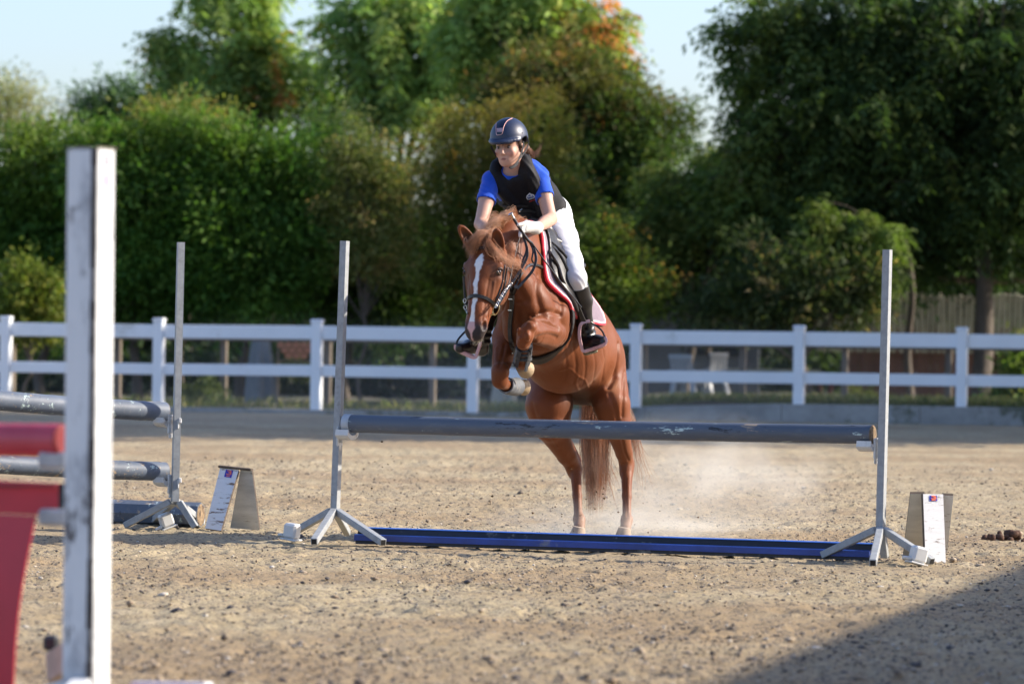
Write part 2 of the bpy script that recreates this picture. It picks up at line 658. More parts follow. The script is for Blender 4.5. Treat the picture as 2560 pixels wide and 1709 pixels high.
# loose clods and crumbs of sand
def rocks(name, pts, sizes, cols, mat, kind='stuff', flat=0.62, parent=None):
    n = len(pts)
    base = np.array([(1, 0, 0), (-1, 0, 0), (0, 1, 0), (0, -1, 0), (0, 0, 1), (0, 0, -1), (.6, .6, .5), (-.6, .6, .45), (-.6, -.6, .5), (.6, -.6, .45)], float)
    fb = np.array([(6, 4, 0), (6, 2, 4), (7, 4, 2), (7, 1, 4), (8, 4, 1), (8, 3, 4), (9, 4, 3), (9, 0, 4), (6, 0, 2), (7, 2, 1), (8, 1, 3), (9, 3, 0), (5, 2, 0), (5, 1, 2), (5, 3, 1), (5, 0, 3)])
    an = rng.random(n) * 6.28
    jit = 1 + 0.35 * rng.normal(size=(n, 10, 1)) * 0.6
    b = base[None] * jit
    sc_ = np.stack([sizes * (0.7 + 0.7 * rng.random(n)), sizes * (0.7 + 0.5 * rng.random(n)), sizes * flat * (0.6 + 0.7 * rng.random(n))], 1)
    b = b * sc_[:, None, :]
    ca, sa = np.cos(an)[:, None], np.sin(an)[:, None]
    x = b[..., 0] * ca - b[..., 1] * sa; y = b[..., 0] * sa + b[..., 1] * ca
    b = np.stack([x, y, b[..., 2]], -1) + pts[:, None, :]
    Fq = (np.arange(n)[:, None, None] * 10 + fb[None]).reshape(-1, 3)
    c = np.repeat(cols, 10, axis=0)
    return mesh_obj(name, b.reshape(-1, 3), Fq, mat, parent, False, c, kind=kind)
mt_clod = vcol('sand_clods', rough=0.95, spec=0.1, bscale=120, bstr=0.4, var=0.25)
def zat(x, y):
    ix = np.clip(np.searchsorted(xs, x), 0, nx - 1); iy = np.clip(np.searchsorted(ys, y), 0, len(ys) - 1)
    return z.reshape(len(ys), nx)[iy, ix]
N_ = 100000
u = rng.random(N_)
yy = 13.5 + (40 - 13.5) * u ** 1.5
xx = (rng.random(N_) * 2 - 1) * yy * 0.127
sz = 0.0022 + 0.0085 * rng.random(N_) ** 3 + 0.018 * (rng.random(N_) > 0.988) * rng.random(N_)
den = 0.5 + 0.5 * ripple(np.stack([xx, yy, xx * 0], 1), 1.7, 8)
keep = (rng.random(N_) < np.clip(den, 0.25, 1)) & (rng.random(N_) < np.where(np.abs((yy - (24.35 - 0.60 * (xx + 1.0))) + 0.45) < 0.3, 0.25, 1))
xx, yy, sz = xx[keep], yy[keep], sz[keep]
cl = np.array([(0.42, 0.34, 0.25), (0.12, 0.11, 0.11), (0.30, 0.23, 0.16), (0.60, 0.54, 0.46), (0.17, 0.14, 0.115)])[rng.choice(5, len(xx), p=[0.38, 0.24, 0.18, 0.08, 0.12])]
rocks('sand_clods', np.stack([xx, yy, zat(xx, yy) + sz * 0.15], 1), sz, cl, mt_clod)

# grass strip and leafy floor beyond the fence
def fence_y(x): return 64.2 - 0.235 * x
mt_soil = simple('leafy_soil', (0.085, 0.07, 0.045), 0.95, 0, 0.4, 3, 0.6, dirt=(0.05, 0.07, 0.02), dfac=0.5, bdist=0.02)
gx = np.linspace(-34, 34, 60); gy = np.concatenate([[0.24], np.linspace(0.3, 120, 59)])
GX, GY = np.meshgrid(gx, gy)
vv_ = np.stack([GX.ravel(), fence_y(GX.ravel()) + GY.ravel(), 0.05 + 0.04 * ripple(np.stack([GX.ravel(), GY.ravel()], 1), 1.5, 4) + 0.18 * sstep(GX.ravel(), 0.5, 3.0)], 1)
ii = np.arange(59)[:, None] * 60 + np.arange(59)[None]
vv_[:60, 2] = -0.05
mesh_obj('woodland_floor', vv_, np.stack([ii, ii + 1, ii + 61, ii + 60], -1).reshape(-1, 4), mt_soil, None, True, kind='structure')
mt_leafm = None
def leafmat(name, trans=0.38, rough=0.6, spec=0.2):
    if name in MATS: return MATS[name]
    b = NB(name)
    a = b.n('ShaderNodeAttribute'); a.attribute_name = 'Col'
    b.set(Base_Color=a.outputs['Color'], Roughness=rough)
    b.b.inputs['Specular IOR Level'].default_value = spec
    t = b.n('ShaderNodeBsdfTranslucent')
    c = b.mix(1.0, a.outputs['Color'], (1.0, 1.15, 0.55), 'MULTIPLY')
    b.l(c, t.inputs['Color'])
    m = b.n('ShaderNodeMixShader'); m.inputs[0].default_value = trans
    b.l(b.b.outputs[0], m.inputs[1]); b.l(t.outputs[0], m.inputs[2]); b.l(m.outputs[0], b.out.inputs['Surface'])
    MATS[name] = b.m
    return b.m
def blades(name, x, y, z0, h, w, cols, kind='stuff', lean=0.4):
    n = len(x)
    an = rng.random(n) * 6.28
    lx = rng.normal(size=n) * lean * h; ly = rng.normal(size=n) * lean * h
    dx = np.cos(an) * w / 2; dy = np.sin(an) * w / 2
    p = np.stack([np.stack([x - dx, y - dy, z0], 1), np.stack([x + dx, y + dy, z0], 1), np.stack([x + dx * .6 + lx * .4, y + dy * .6 + ly * .4, z0 + h * .6], 1), np.stack([x + lx, y + ly, z0 + h], 1)], 1)
    f = (np.arange(n)[:, None] * 4 + np.array([[0, 1, 2, 3]]))
    return mesh_obj(name, p.reshape(-1, 3), f, leafmat('grass_leaf'), None, False, np.repeat(cols, 4, axis=0), kind=kind)
n = 26000
x = rng.random(n) * 20 - 9; t = rng.random(n) ** 2
y = fence_y(x) + 0.35 + 2.6 * t
keep = rng.random(n) < np.clip(0.15 + 0.85 * sstep(x, -1, 1.5), 0.15, 1)
x, y = x[keep], y[keep]; n = len(x)
gc = np.array([(0.22, 0.23, 0.07), (0.14, 0.17, 0.05), (0.32, 0.28, 0.12)])[rng.integers(0, 3, n)] * (0.7 + 0.6 * rng.random(n))[:, None]
blades('grass', x, y, 0.05 + 0.18 * sstep(x, 0.5, 3.0), 0.07 + 0.13 * rng.random(n) ** 2, np.full(n, 0.018), gc)

# ================================================================== KERB
mt_conc = simple('old_concrete', (0.30, 0.30, 0.29), 0.9, 0, 0.3, 2.2, 0.5, dirt=(0.10, 0.11, 0.08), dfac=0.50, bdist=0.01)
mb = MB()
pa_ = [(x, fence_y(x) - 0.22) for x in np.linspace(-34, 34, 35)]
for k in range(34):
    (xa, ya), (xb, yb) = pa_[k], pa_[k + 1]
    h = lambda q: 0.05 + 0.20 * float(sstep(np.array([q]), 0.3, 3.2)[0])
    a0, a1 = h(xa), h(xb)
    vs = [(xa, ya, -0.05), (xb - 0.01, yb, -0.05), (xb - 0.01, yb, a1), (xa, ya, a0), (xa, ya + 0.45, -0.05), (xb - 0.01, yb + 0.45, -0.05), (xb - 0.01, yb + 0.45, a1), (xa, ya + 0.45, a0)]
    mb.add(vs, [(0, 1, 2, 3), (7, 6, 5, 4), (3, 2, 6, 7), (0, 3, 7, 4), (1, 5, 6, 2)])
mb.build('concrete_kerb', mt_conc, kind='structure')

# ================================================================== WHITE FENCE
mt_pvc = simple('white_vinyl', (0.84, 0.86, 0.88), 0.45, 0, 0.06, 1.2, 0.03, dirt=(0.62, 0.63, 0.60), dfac=0.60)
fence = thing('fence', 'white two-rail vinyl fence with capped posts across the back of the arena', 'fence', (0, fence_y(0), 0))
fpx = [15, 397, 792, 1183, 1590, 1998, 2405]
ftop = [790, 795, 798, 804, 809, 813, 818]
fposts = []
for px, ty in zip(fpx, ftop):
    # solve the point on the fence line under this pixel column
    lo_, hi_ = 50, 80
    for _ in range(40):
        m = (lo_ + hi_) / 2; p = P(px, 900, m)
        if m < fence_y(p.x): lo_ = m
        else: hi_ = m
    fposts.append((P(px, 900, m).x, m, P(px, ty, m).z))
sp = fposts[1][0] - fposts[0][0]
for _ in range(4): fposts.insert(0, (fposts[0][0] - sp, fence_y(fposts[0][0] - sp), fposts[0][2]))
sp = fposts[-1][0] - fposts[-2][0]
for _ in range(4): fposts.append((fposts[-1][0] + sp, fence_y(fposts[-1][0] + sp), fposts[-1][2]))
fd_ = Vector((1, -0.235, 0)).normalized(); fn_ = Vector((-0.235, -1, 0)).normalized()
zg = lambda x: 0.02 + 0.20 * float(sstep(np.array([x]), 0.3, 3.2)[0])
for k, (x, y, zt) in enumerate(fposts):
    mb = MB()
    zb = zg(x)
    mb.box((x, y, (zb + zt - 0.03) / 2), (0.155, 0.155, zt - 0.03 - zb), (fd_, fn_, (0, 0, 1)), 0.008)
    po = mb.build('post', mt_pvc, fence)
    mb = MB()
    mb.box((x, y, zt - 0.030), (0.185, 0.185, 0.022), (fd_, fn_, (0, 0, 1)), 0.008)
    mb.box((x, y, zt - 0.010), (0.165, 0.165, 0.024), (fd_, fn_, (0, 0, 1)), 0.011)
    mb.build('cap', mt_pvc, po)
for k in range(len(fposts) - 1):
    (xa, ya, za), (xb, yb, zb) = fposts[k], fposts[k + 1]
    for dz, hh_ in ((0.20, 0.205), (0.78, 0.170)):
        A = Vector((xa, ya, za - dz)) + fd_ * 0.080; B_ = Vector((xb, yb, zb - dz)) - fd_ * 0.080
        mb = MB(); mb.beam(A, B_, 0.045, hh_, bev=0.006); mb.build('rail', mt_pvc, fence)

# ================================================================== OLD TIMBER RAIL behind it
mt_oldwood = simple('old_grey_timber', (0.19, 0.155, 0.12), 0.85, 0, 0.35, 3, 0.5, (1, 1, 0.3), bdist=0.01)
tf = thing('timber_fence', 'old brown timber post and rail fence just behind the white fence', 'fence', (0, 67.5, 0))
for px in [30, 295, 560, 820, 1082, 1345, 1610, 1857, 2112, 2372, 2630, -230]:
    Y = 66.4 - 0.235 * (px - 1280) / 163
    p = P(px, 900, Y)
    h = 1.15 + 0.03 * rnd.random()
    mb = MB(); mb.box((p.x, Y, h / 2), (0.10, 0.10, h), (fd_, fn_, (0, 0, 1)), 0.01); mb.build('post', mt_oldwood, tf)
for k in range(6):
    xa = -10 + 3.4 * k; xb = xa + 3.38
    za = zb = 1.125
    ya, yb = 66.25 - 0.235 * xa, 66.25 - 0.235 * xb
    mb = MB(); mb.beam((xa, ya, za), (xb, yb, zb), 0.05, 0.10, bev=0.006); mb.build('rail', mt_oldwood, tf)

# ================================================================== JUMP STANDARDS, POLES, CUPS
mt_galv = simple('galvanised_steel', (0.33, 0.345, 0.35), 0.6, 0.0, 0.18, 30, 0.15, spec=0.3, dirt=(0.26, 0.26, 0.25), dfac=0.60)
mt_galvdark = simple('tube_inside', (0.02, 0.02, 0.02), 0.9)
mt_cup = simple('white_plastic_cup', (0.62, 0.62, 0.60), 0.5, 0, 0.08, 20, 0.08, dirt=(0.38, 0.34, 0.28), dfac=0.56)
def standard(base, h, lean, a_ax, legs, label, holes_side=None, w=0.040, group='steel jump standards'):
    """base point, height, lean (x shift at the top), a_ax = direction of the jump line, legs = [(dx, dy, len)]"""
    base = Vector(base)
    t = thing('jump_standard', label, 'jump stand', base, group)
    ax0 = Vector(a_ax).normalized(); upv = Vector((lean, 0, h)).normalized()
    ay = upv.cross(ax0).normalized(); ax0 = ay.cross(upv).normalized()
    b0 = base + Vector((0, 0, 0.17)); b1 = base + Vector((lean, 0, h))
    L = (b1 - b0).length
    # hollow square tube: four walls, open at the top
    mb = MB(); tk = 0.004
    c = (b0 + b1) / 2
    for s in (-1, 1):
        mb.box(c + ax0 * s * (w / 2 - tk / 2), (tk, w, L), (ax0, ay, upv))
        mb.box(c + ay * s * (w / 2 - tk / 2), (w - 2 * tk - 0.0006, tk, L), (ax0, ay, upv))
    mb.build('upright', mt_galv, t)
    if holes_side:
        sx = holes_side
        n = int((L - 0.1) / 0.062)
        mb = MB()
        for k in range(n):
            p = b0 + upv * (0.09 + 0.062 * k) + ax0 * sx * (w / 2 + 0.0006)
            mb.box(p, (0.0012, 0.015, 0.040), (ax0, ay, upv))
        mb.build('key_holes', mt_galvdark, t, kind='stuff')
    for (dx, dy) in legs:
        e = base + Vector((dx, dy, 0.022))
        s = b0 + Vector((dx, dy, 0)).normalized() * 0.028 + Vector((0, 0, 0.0))
        mb = MB(); mb.beam(s, e, 0.038, 0.038, bev=0.003); lg = mb.build('leg', mt_galv, t)
        d = (e - s).normalized()
        mb = MB(); sd = d.cross(Vector((0, 0, 1))).normalized(); u2 = sd.cross(d)
        mb.box(e + d * 0.0008, (0.0014, 0.028, 0.028), (d, sd, u2)); mb.build('tube_end', mt_galvdark, lg)
    return t, ax0, ay, upv, b0
JD = Vector((0.856, -0.517, 0))     # direction of the jump line, left to right
JN = Vector((-0.517, -0.856, 0))
Lb = G(836, 1352); Rb = G(2200, 1404)
JD = (Rb - Lb); JD.z = 0; JD.normalize(); JN = Vector((JD.y, -JD.x, 0))
if JN.y > 0: JN = -JN
def legvec(base, px, py):
    g = G(px, py); return (g.x - base.x, g.y - base.y)
sL, axL, ayL, upL, b0L = standard(Lb, 1.700, 0.04, JD, [legvec(Lb, 722, 1346), legvec(Lb, 785, 1363), legvec(Lb, 958, 1365), legvec(Lb, 868, 1340)], 'grey steel jump standard with key holes, left end of the blue pole', 1)
sR, axR, ayR, upR, b0R = standard(Rb, 1.655, 0.02, JD, [legvec(Rb, 2056, 1397), legvec(Rb, 2182, 1417), legvec(Rb, 2330, 1413), legvec(Rb, 2212, 1402)], 'grey steel jump standard at the right end of the blue pole')
Bb = G(436, 1325)
sB, axB, ayB, upB, b0B = standard(Bb, 1.705, 0.018, (0.95, 0.30, 0), [legvec(Bb, 312, 1322), legvec(Bb, 488, 1326), legvec(Bb, 382, 1312), legvec(Bb, 505, 1312)], 'grey steel jump standard beside the leaning white trestle, left side of the arena')
def pole_mat(name, base, dirt, wood=(0.36, 0.27, 0.18)):
    if name in MATS: return MATS[name]
    b = NB(name)
    v = b.coord((1, 1, 1))
    c = b.ramp(b.noise(v, 2.5, 5, 0.6), [(0.3, [q * 0.8 for q in base]), (0.7, [q * 1.2 for q in base])])
    n = b.noise(v, 7, 8, 0.78)
    c = b.mix(b.ramp(n, [(0.585, 0), (0.605, 1)]), c, wood)
    n2 = b.noise(v, 13, 7, 0.8)
    c = b.mix(b.ramp(n2, [(0.60, 0), (0.615, 1)]), c, (0.50, 0.62, 0.58))
    c = b.mix(b.ramp(b.noise(v, 9, 8, 0.75, 0), [(0.355, 1), (0.385, 0)]), c, (0.015, 0.015, 0.018))
    c = b.mix(b.ramp(b.noise(v, 30, 4, 0.7), [(0.52, 0), (0.75, 0.4)]), c, dirt)
    b.set(Base_Color=c, Roughness=0.55)
    b.bump(b.noise(v, 20, 6, 0.7), 0.35, 0.004)
    MATS[name] = b.m
    return b.m
def stretch_along(name, d):
    """object-space mapping stretched along the pole"""
    m = MATS[name]; nt_ = m.node_tree
    for n in nt_.nodes:
        if n.type == 'MAPPING':
            a = math.atan2(d[1], d[0])
            n.vector_type = 'TEXTURE'
            n.inputs['Rotation'].default_value = (0, 0, a)
            n.inputs['Scale'].default_value = (5.0, 1, 1)
mt_pole = pole_mat('slate_blue_pole_paint', (0.085, 0.105, 0.138), (0.20, 0.20, 0.20))
stretch_along('slate_blue_pole_paint', JD)
mt_wood_end = simple('cut_wood_end', (0.27, 0.19, 0.11), 0.9, 0, 0.5, 30, 0.8, dirt=(0.06, 0.04, 0.03), dfac=0.5, bdist=0.006)
def pole(name, A, B_, r, mat, endmat, label, cat='jump pole', group=None, ends=(True, True), sag=0.006, ring=0.0, seg=28, rough_end=0.004):
    A, B_ = Vector(A), Vector(B_)
    o = bpy.data.objects.new(name, None)
    t = thing(name, label, cat, (A + B_) / 2, group); bpy.data.objects.remove(o)
    d = (B_ - A).normalized(); n = 40
    pts = []
    for i in range(n + 1):
        s = i / n
        pts.append(A.lerp(B_, s) - Vector((0, 0, sag * math.sin(math.pi * s))))
    mb = MB(); mb.tube(pts, [r * (1 + 0.012 * math.sin(i * 1.7)) for i in range(n + 1)], seg, cap=False); mb.build('shaft', mat, t, True)
    for e, p, s in ((ends[0], pts[0], -1), (ends[1], pts[-1], 1)):
        if e:
            mb = MB(); mb.tube([p - d * s * 0.004, p + d * s * 0.001, p + d * s * 0.006], [r * 0.995, r * 0.97, r * 0.80], seg); mb.build('pole_end', endmat, t)
    return t
pA = P(866, 1058, Lb.y - 0.03); pB = P(2182, 1085.5, Rb.y + 0.03)
mp = pole('jump_pole', pA, pB, 0.0505, mt_pole, mt_wood_end, 'slate blue wooden pole with chipped paint that the pony is jumping', group=None)
cd = (pB - pA).normalized()
mb = MB(); mb.tube([pA - cd * 0.008, pA + cd * 0.038], [0.0535, 0.0535], 28); mb.build('end_band', simple('grey_tape', (0.42, 0.46, 0.50), 0.55, 0, 0.2, 20, 0.2), mp, True)
def cup(std, c, ax, side, col=mt_cup, w=0.085, ln=0.085):
    """plastic cup: back plate, dished tongue with lips"""
    t = Vector(ax) * side; n = t.cross(Vector((0, 0, 1))); mb = MB()
    c = Vector(c)
    mb.box(c - t * 0.004 + Vector((0, 0, -0.012)), (0.012, 0.055, 0.11), (t, n, (0, 0, 1)), 0.004)
    mb.box(c - t * 0.002 + Vector((0, 0, -0.070)), (0.010, 0.030, 0.05), (t, n, (0, 0, 1)), 0.004)
    prof = []
    for k in range(9):
        a = -1.1 + 2.2 * k / 8
        prof.append((0.062 * math.sin(a), 0.062 - 0.062 * math.cos(a)))
    vs = []; fs = []
    for x_, zz in ((0.002, 0), (ln, 0)):
        for (py_, pz_) in prof: vs.append(c + t * x_ + n * py_ + Vector((0, 0, pz_ - 0.006)))
        for (py_, pz_) in prof: vs.append(c + t * x_ + n * py_ * 1.12 + Vector((0, 0, pz_ * 0.8 - 0.030)))
    m = 9
    for i in range(m - 1):
        fs += [(i, i + 1, 18 + i + 1, 18 + i), (m + i, 18 + m + i, 18 + m + i + 1, m + i + 1), (i, m + i, m + i + 1, i + 1), (18 + i, 18 + i + 1, 18 + m + i + 1, 18 + m + i)]
    for i in (0, m - 1): fs.append((i, m + i, 18 + m + i, 18 + i))
    mb.add(vs, fs)
    return mb.build('cup', col, std)
cL = P(851, 1074, Lb.y - 0.01); cup(sL, pA - cd * 0.040 + Vector((0, 0, -0.062)), JD, 1, w=0.1)
cup(sR, pB + cd * 0.016 + Vector((0, 0, -0.062)), JD, -1)

# ground board: blue box rail with a dark groove along its face
mt_blue = simple('royal_blue_gloss', (0.014, 0.050, 0.27), 0.38, 0, 0.3, 5, 0.2, dirt=(0.16, 0.17, 0.20), dfac=0.60)
mt_bluetop = simple('blue_top_edge', (0.05, 0.16, 0.55), 0.35, 0, 0.2, 5, 0.1)
mt_bblack = simple('scuffed_black', (0.018, 0.020, 0.028), 0.5, 0, 0.4, 8, 0.3, dirt=(0.20, 0.19, 0.17), dfac=0.575)
gA = G(888, 1358.5); gB = G(2172, 1401)
gr_ = thing('ground_rail', 'long blue and black ground rail lying under the jump', 'ground rail', (gA + gB) / 2)
gd = (gB - gA).normalized(); gn = Vector((gd.y, -gd.x, 0)); gn = gn if gn.y < 0 else -gn
def strip(name, prof, mat, ext=0.0):
    mb = MB(); A0 = gA - gd * ext
    L = (gB - gA).length + 2 * ext
    mb.prism([A0 - gn * p[0] * 1.0 + Vector((0, 0, p[1] * 0.67)) for p in prof], gd * L); return mb.build(name, mat, gr_)
strip('lower_edge', [(0.004, 0.0), (0.100, 0.0), (0.100, 0.028), (0.004, 0.028)], mt_bblack)
strip('front_face', [(-0.008, 0.029), (0.100, 0.029), (0.100, 0.082), (0.012, 0.082), (-0.008, 0.076)], mt_blue, 0.004)
strip('upper_face', [(0.030, 0.083), (0.108, 0.083), (0.108, 0.128), (0.050, 0.128)], mt_bblack, 0.002)
strip('top_edge', [(0.046, 0.129), (0.110, 0.129), (0.110, 0.136), (0.052, 0.136)], mt_bluetop, 0.003)

# second jump, left: three poles
mt_pole2 = pole_mat('grey_blue_pole_paint', (0.11, 0.135, 0.175), (0.22, 0.22, 0.22))
sec_poles = []
qa = [(-60, 996, 413, 1029, 0.058), (-60, 1156, 413, 1178, 0.056)]
for (xa, ya, xb, yb, r), lab in zip(qa, ('grey blue pole with a frayed brown end, upper of two hung on the left standard', 'grey blue pole with dark weathered end, hung below the other on the left standard')):
    sec_poles.append(pole('jump_pole', P(xa, ya, 24.6), P(xb, yb, Bb.y + 0.10), r, mt_pole2, mt_wood_end, lab))
for yb in (1029, 1178):
    cup(sB, P(426, yb + 26, Bb.y + 0.02), Vector((0.80, -0.60, 0)), -1)
    mb = MB(); q_c = P(449, yb + 22, Bb.y - 0.01); mb.box(q_c, (0.018, 0.04, 0.030), ((0.95, 0.3, 0), (-0.3, 0.95, 0), (0, 0, 1)), 0.004); mb.box(q_c - Vector((0.008, 0, 0.022)), (0.010, 0.03, 0.05), None, 0.003); mb.build('cup_clip', mt_cup, sB)
    pe = P(413, yb, Bb.y + 0.10); pd = (pe - P(300, yb - 9 if yb < 1100 else yb - 5, Bb.y + 0.0)).normalized(); mb = MB(); mb.tube([pe - pd * 0.075, pe - pd * 0.04, pe + pd * 0.012], [0.0570, 0.0592, 0.050], 24, cap=True); mb.build('frayed_end', mt_wood_end, sec_poles[0 if yb < 1100 else 1])
# octagonal pole on the ground
tA = P(150, 1262, 26.1); tB = P(502, 1298, Bb.y + 0.55)
tA.z = 0.075; tB.z = 0.070
t = thing('ground_pole', 'faceted slate blue pole lying on the sand behind the left standard', 'ground pole', (tA + tB) / 2)
mb = MB(); mb.tube([tA, tB], [0.078, 0.076], 8); mb.build('shaft', mt_pole2, t)
d_ = (tB - tA).normalized(); mb = MB(); mb.tube([tB + d_ * 0.001, tB + d_ * 0.004], [0.070, 0.060], 8); mb.build('pole_end', mt_wood_end, t)

# loose white cup blocks on the sand by the standards' feet
def loose_cup(px, py, Yo, rz, tilt, label, s=1.0):
    g = G(px, py); t = thing('loose_cup', label, 'jump cup', g)
    Rm = Matrix.Rotation(rz, 3, 'Z') @ Matrix.Rotation(tilt, 3, 'Y')
    ax_ = [Rm @ Vector(v) for v in ((1, 0, 0), (0, 1, 0), (0, 0, 1))]
    c = g + Vector((0, 0, 0.058 * s))
    mb = MB(); mb.box(c, (0.082 * s, 0.075 * s, 0.085 * s), ax_, 0.012 * s); mb.build('block', mt_cup, t)
    mb = MB(); mb.box(c - ax_[2] * 0.048 * s, (0.100 * s, 0.085 * s, 0.010 * s), ax_, 0.003); mb.build('back_plate', mt_cup, t)
    mb = MB(); mb.tube([c - ax_[0] * 0.040 * s - ax_[2] * 0.03, c - ax_[0] * 0.085 * s - ax_[2] * 0.036], [0.012, 0.010], 10); mb.build('pin', mt_cup, t, True)
    return t
loose_cup(730, 1352, 0, -0.5, 0.12, 'white plastic cup fallen on the end of the left leg of the near left standard')
loose_cup(2296, 1413, 0, 0.35, 0.25, 'white plastic cup lying at the right foot of the right standard')
loose_cup(415, 1322, 0, 0.4, -0.35, 'white plastic cup lying under the standard beside the leaning trestle', 0.95)

# ================================================================== TRESTLES with number stickers
mt_peel = NB('peeling_white_paint')
_v = mt_peel.coord((1, 1, 6.0))
_c = mt_peel.ramp(mt_peel.noise(_v, 5, 8, 0.75), [(0.40, (0.20, 0.135, 0.10)), (0.43, (0.70, 0.71, 0.72)), (0.62, (0.74, 0.75, 0.77))])
_c = mt_peel.mix(mt_peel.ramp(mt_peel.noise(_v, 20, 6, 0.7), [(0.30, 1), (0.36, 0)]), _c, (0.03, 0.025, 0.02))
mt_peel.set(Base_Color=_c, Roughness=0.8); mt_peel.bump(mt_peel.noise(_v, 9, 6, 0.7), 0.5, 0.004); mt_peel = mt_peel.m
mt_greyply = simple('grey_weathered_ply', (0.52, 0.52, 0.50), 0.85, 0, 0.2, 5, 0.4, (1, 1, 5), dirt=(0.14, 0.11, 0.09), dfac=0.62)
mt_edge = simple('dark_board_edge', (0.10, 0.075, 0.055), 0.9, 0, 0.4, 20, 0.5)
mt_cream = simple('cream_ply', (0.62, 0.59, 0.50), 0.85, 0, 0.15, 5, 0.4, (1, 1, 5), dirt=(0.20, 0.15, 0.11), dfac=0.64)
mt_stk = simple('sticker_blue', (0.03, 0.04, 0.42), 0.5)
mt_stkr = simple('sticker_orange', (0.80, 0.18, 0.10), 0.5)
def board(quad, th, front, name, parent, edge=None):
    """quad: 4 corners (front face), thickness away from the camera"""
    q = [Vector(p) for p in quad]
    n = (q[1] - q[0]).cross(q[3] - q[0]).normalized()
    _d = q[2] - Vector((0, 0, CAMZ)); q[2] = Vector((0, 0, CAMZ)) + _d * ((q[0] - Vector((0, 0, CAMZ))).dot(n) / _d.dot(n))
    if n.y < 0: n = -n
    mb = MB(); vs = q + [p + n * th for p in q]
    mb.add(vs, [(0, 1, 2, 3)], 0); mb.add(vs, [(7, 6, 5, 4), (0, 4, 5, 1), (1, 5, 6, 2), (2, 6, 7, 3), (3, 7, 4, 0)], 1)
    return mb.build(name, [front, edge or mt_edge], parent), q, n
def sticker(q, n, u0, v0, u1, v1, digit, parent):
    def at_(u, v, off): 
        a = q[0].lerp(q[1], u); b = q[3].lerp(q[2], u); return a.lerp(b, v) - n * off
    mb = MB(); mb.add([at_(u0, v0, .0025), at_(u1, v0, .0025), at_(u1, v1, .0025), at_(u0, v1, .0025)], [(0, 1, 2, 3)])
    s = mb.build('number_sticker', mt_stk, parent)
    pts3 = [(0.25, 0.16), (0.5, 0.08), (0.76, 0.2), (0.74, 0.38), (0.48, 0.46), (0.78, 0.56), (0.80, 0.76), (0.52, 0.90), (0.22, 0.80)]
    c = catmull([at_(u0 + (u1 - u0) * a, v0 + (v1 - v0) * (0.04 + 0.66 * b), 0.004) for a, b in pts3], 5)
    mb = MB(); mb.ribbon(c, [-n] * len(c), 0.007, 0.0012)
    mb.beam(at_(u0 + (u1 - u0) * .25, v0 + (v1 - v0) * .84, .0035), at_(u0 + (u1 - u0) * .8, v0 + (v1 - v0) * .84, .0035), 0.001, 0.004)
    mb.build('number', mt_stkr, s)
g1 = G(531, 1324); YA = g1.y
t = thing('trestle', 'leaning white trestle with the number 3 sticker beside the left jump', 'trestle', g1)
def C3(x, y): return (280 + x * 0.17029, 1130 + y * 0.17029)
bq = [P(*C3(1590, 215), YA + 0.14), P(*C3(1858, 262), YA + 0.10), P(*C3(1600, 1148), YA - 0.06), P(*C3(1366, 1115), YA)]
_, q, n_ = board(bq, 0.020, mt_peel, 'narrow_board', t)
sticker(q, n_, 0.34, 0.025, 0.74, 0.145, 3, t)
bq = [P(*C3(1885, 258), YA + 0.12), P(*C3(2055, 262), YA + 0.10), P(*C3(2165, 1140), YA + 0.12), P(*C3(1735, 1110), YA + 0.34), ]
board(bq, 0.018, mt_greyply, 'wide_board', t)
mb = MB(); mb.beam(P(*C3(1575, 206), YA + 0.15), P(*C3(2055, 256), YA + 0.10), 0.05, 0.014, bev=0.003); mb.build('top_batten', mt_edge, t)
g2 = G(2330, 1406); YB = g2.y
t = thing('trestle', 'upright peeling trestle with a blue sticker right of the right standard', 'trestle', g2)
def C5b(x, y): return (1980 + x * 0.25505, 1050 + y * 0.25505)
board([P(*C5b(1160, 722), YB + 0.03), P(*C5b(1300, 722), YB + 0.03), P(*C5b(1310, 1380), YB + 0.30), P(*C5b(1085, 1370), YB + 0.34)], 0.018, mt_cream, 'wide_board', t)
board([P(*C5b(1470, 735), YB + 0.04), P(*C5b(1582, 742), YB + 0.04), P(*C5b(1520, 1300), YB + 0.34), P(*C5b(1470, 1300), YB + 0.34)], 0.018, mt_peel, 'wide_board', t)
_, q, n_ = board([P(*C5b(1285, 722), YB - 0.02), P(*C5b(1482, 725), YB + 0.035), P(*C5b(1508, 1405), YB), P(*C5b(1310, 1400), YB - 0.04)], 0.02, mt_peel, 'narrow_board', t)
sticker(q, n_, 0.30, 0.02, 0.68, 0.10, 3, t)

# droppings at the right edge
mt_dung = simple('dung', (0.10, 0.05, 0.03), 0.9, 0, 0.4, 30, 0.8, bdist=0.006)
g = G(2525, 1352)
dr = thing('horse_droppings', 'small heap of reddish brown horse droppings on the sand at the right edge', 'droppings', g)
_v, _f = uvs((0, 0, 0), (0.026, 0.022, 0.019), None, 10, 7)
_v = [v * (1 + 0.10 * math.sin(v[0] * 300) * math.cos(v[2] * 260)) for v in _v]
_bi = mesh_obj('dropping', _v, _f, simple('dung', (0.075, 0.036, 0.020), 0.95, 0, 0.4, 60, 0.9, bdist=0.006), None, True)
_dm = _bi.data; bpy.data.objects.remove(_bi)
for k in range(34):
    o = bpy.data.objects.new('dropping', _dm); COL.objects.link(o); o.parent = dr
    lay = k % 3
    o.location = (rnd.gauss(0, 0.085) * (1 - 0.25 * lay), rnd.gauss(0, 0.09) * (1 - 0.3 * lay), 0.008 + 0.018 * lay)
    o.rotation_euler = (rnd.uniform(0, 6), rnd.uniform(0, 6), rnd.uniform(0, 6)); q = rnd.uniform(0.55, 1.15); o.scale = (q, q, q)

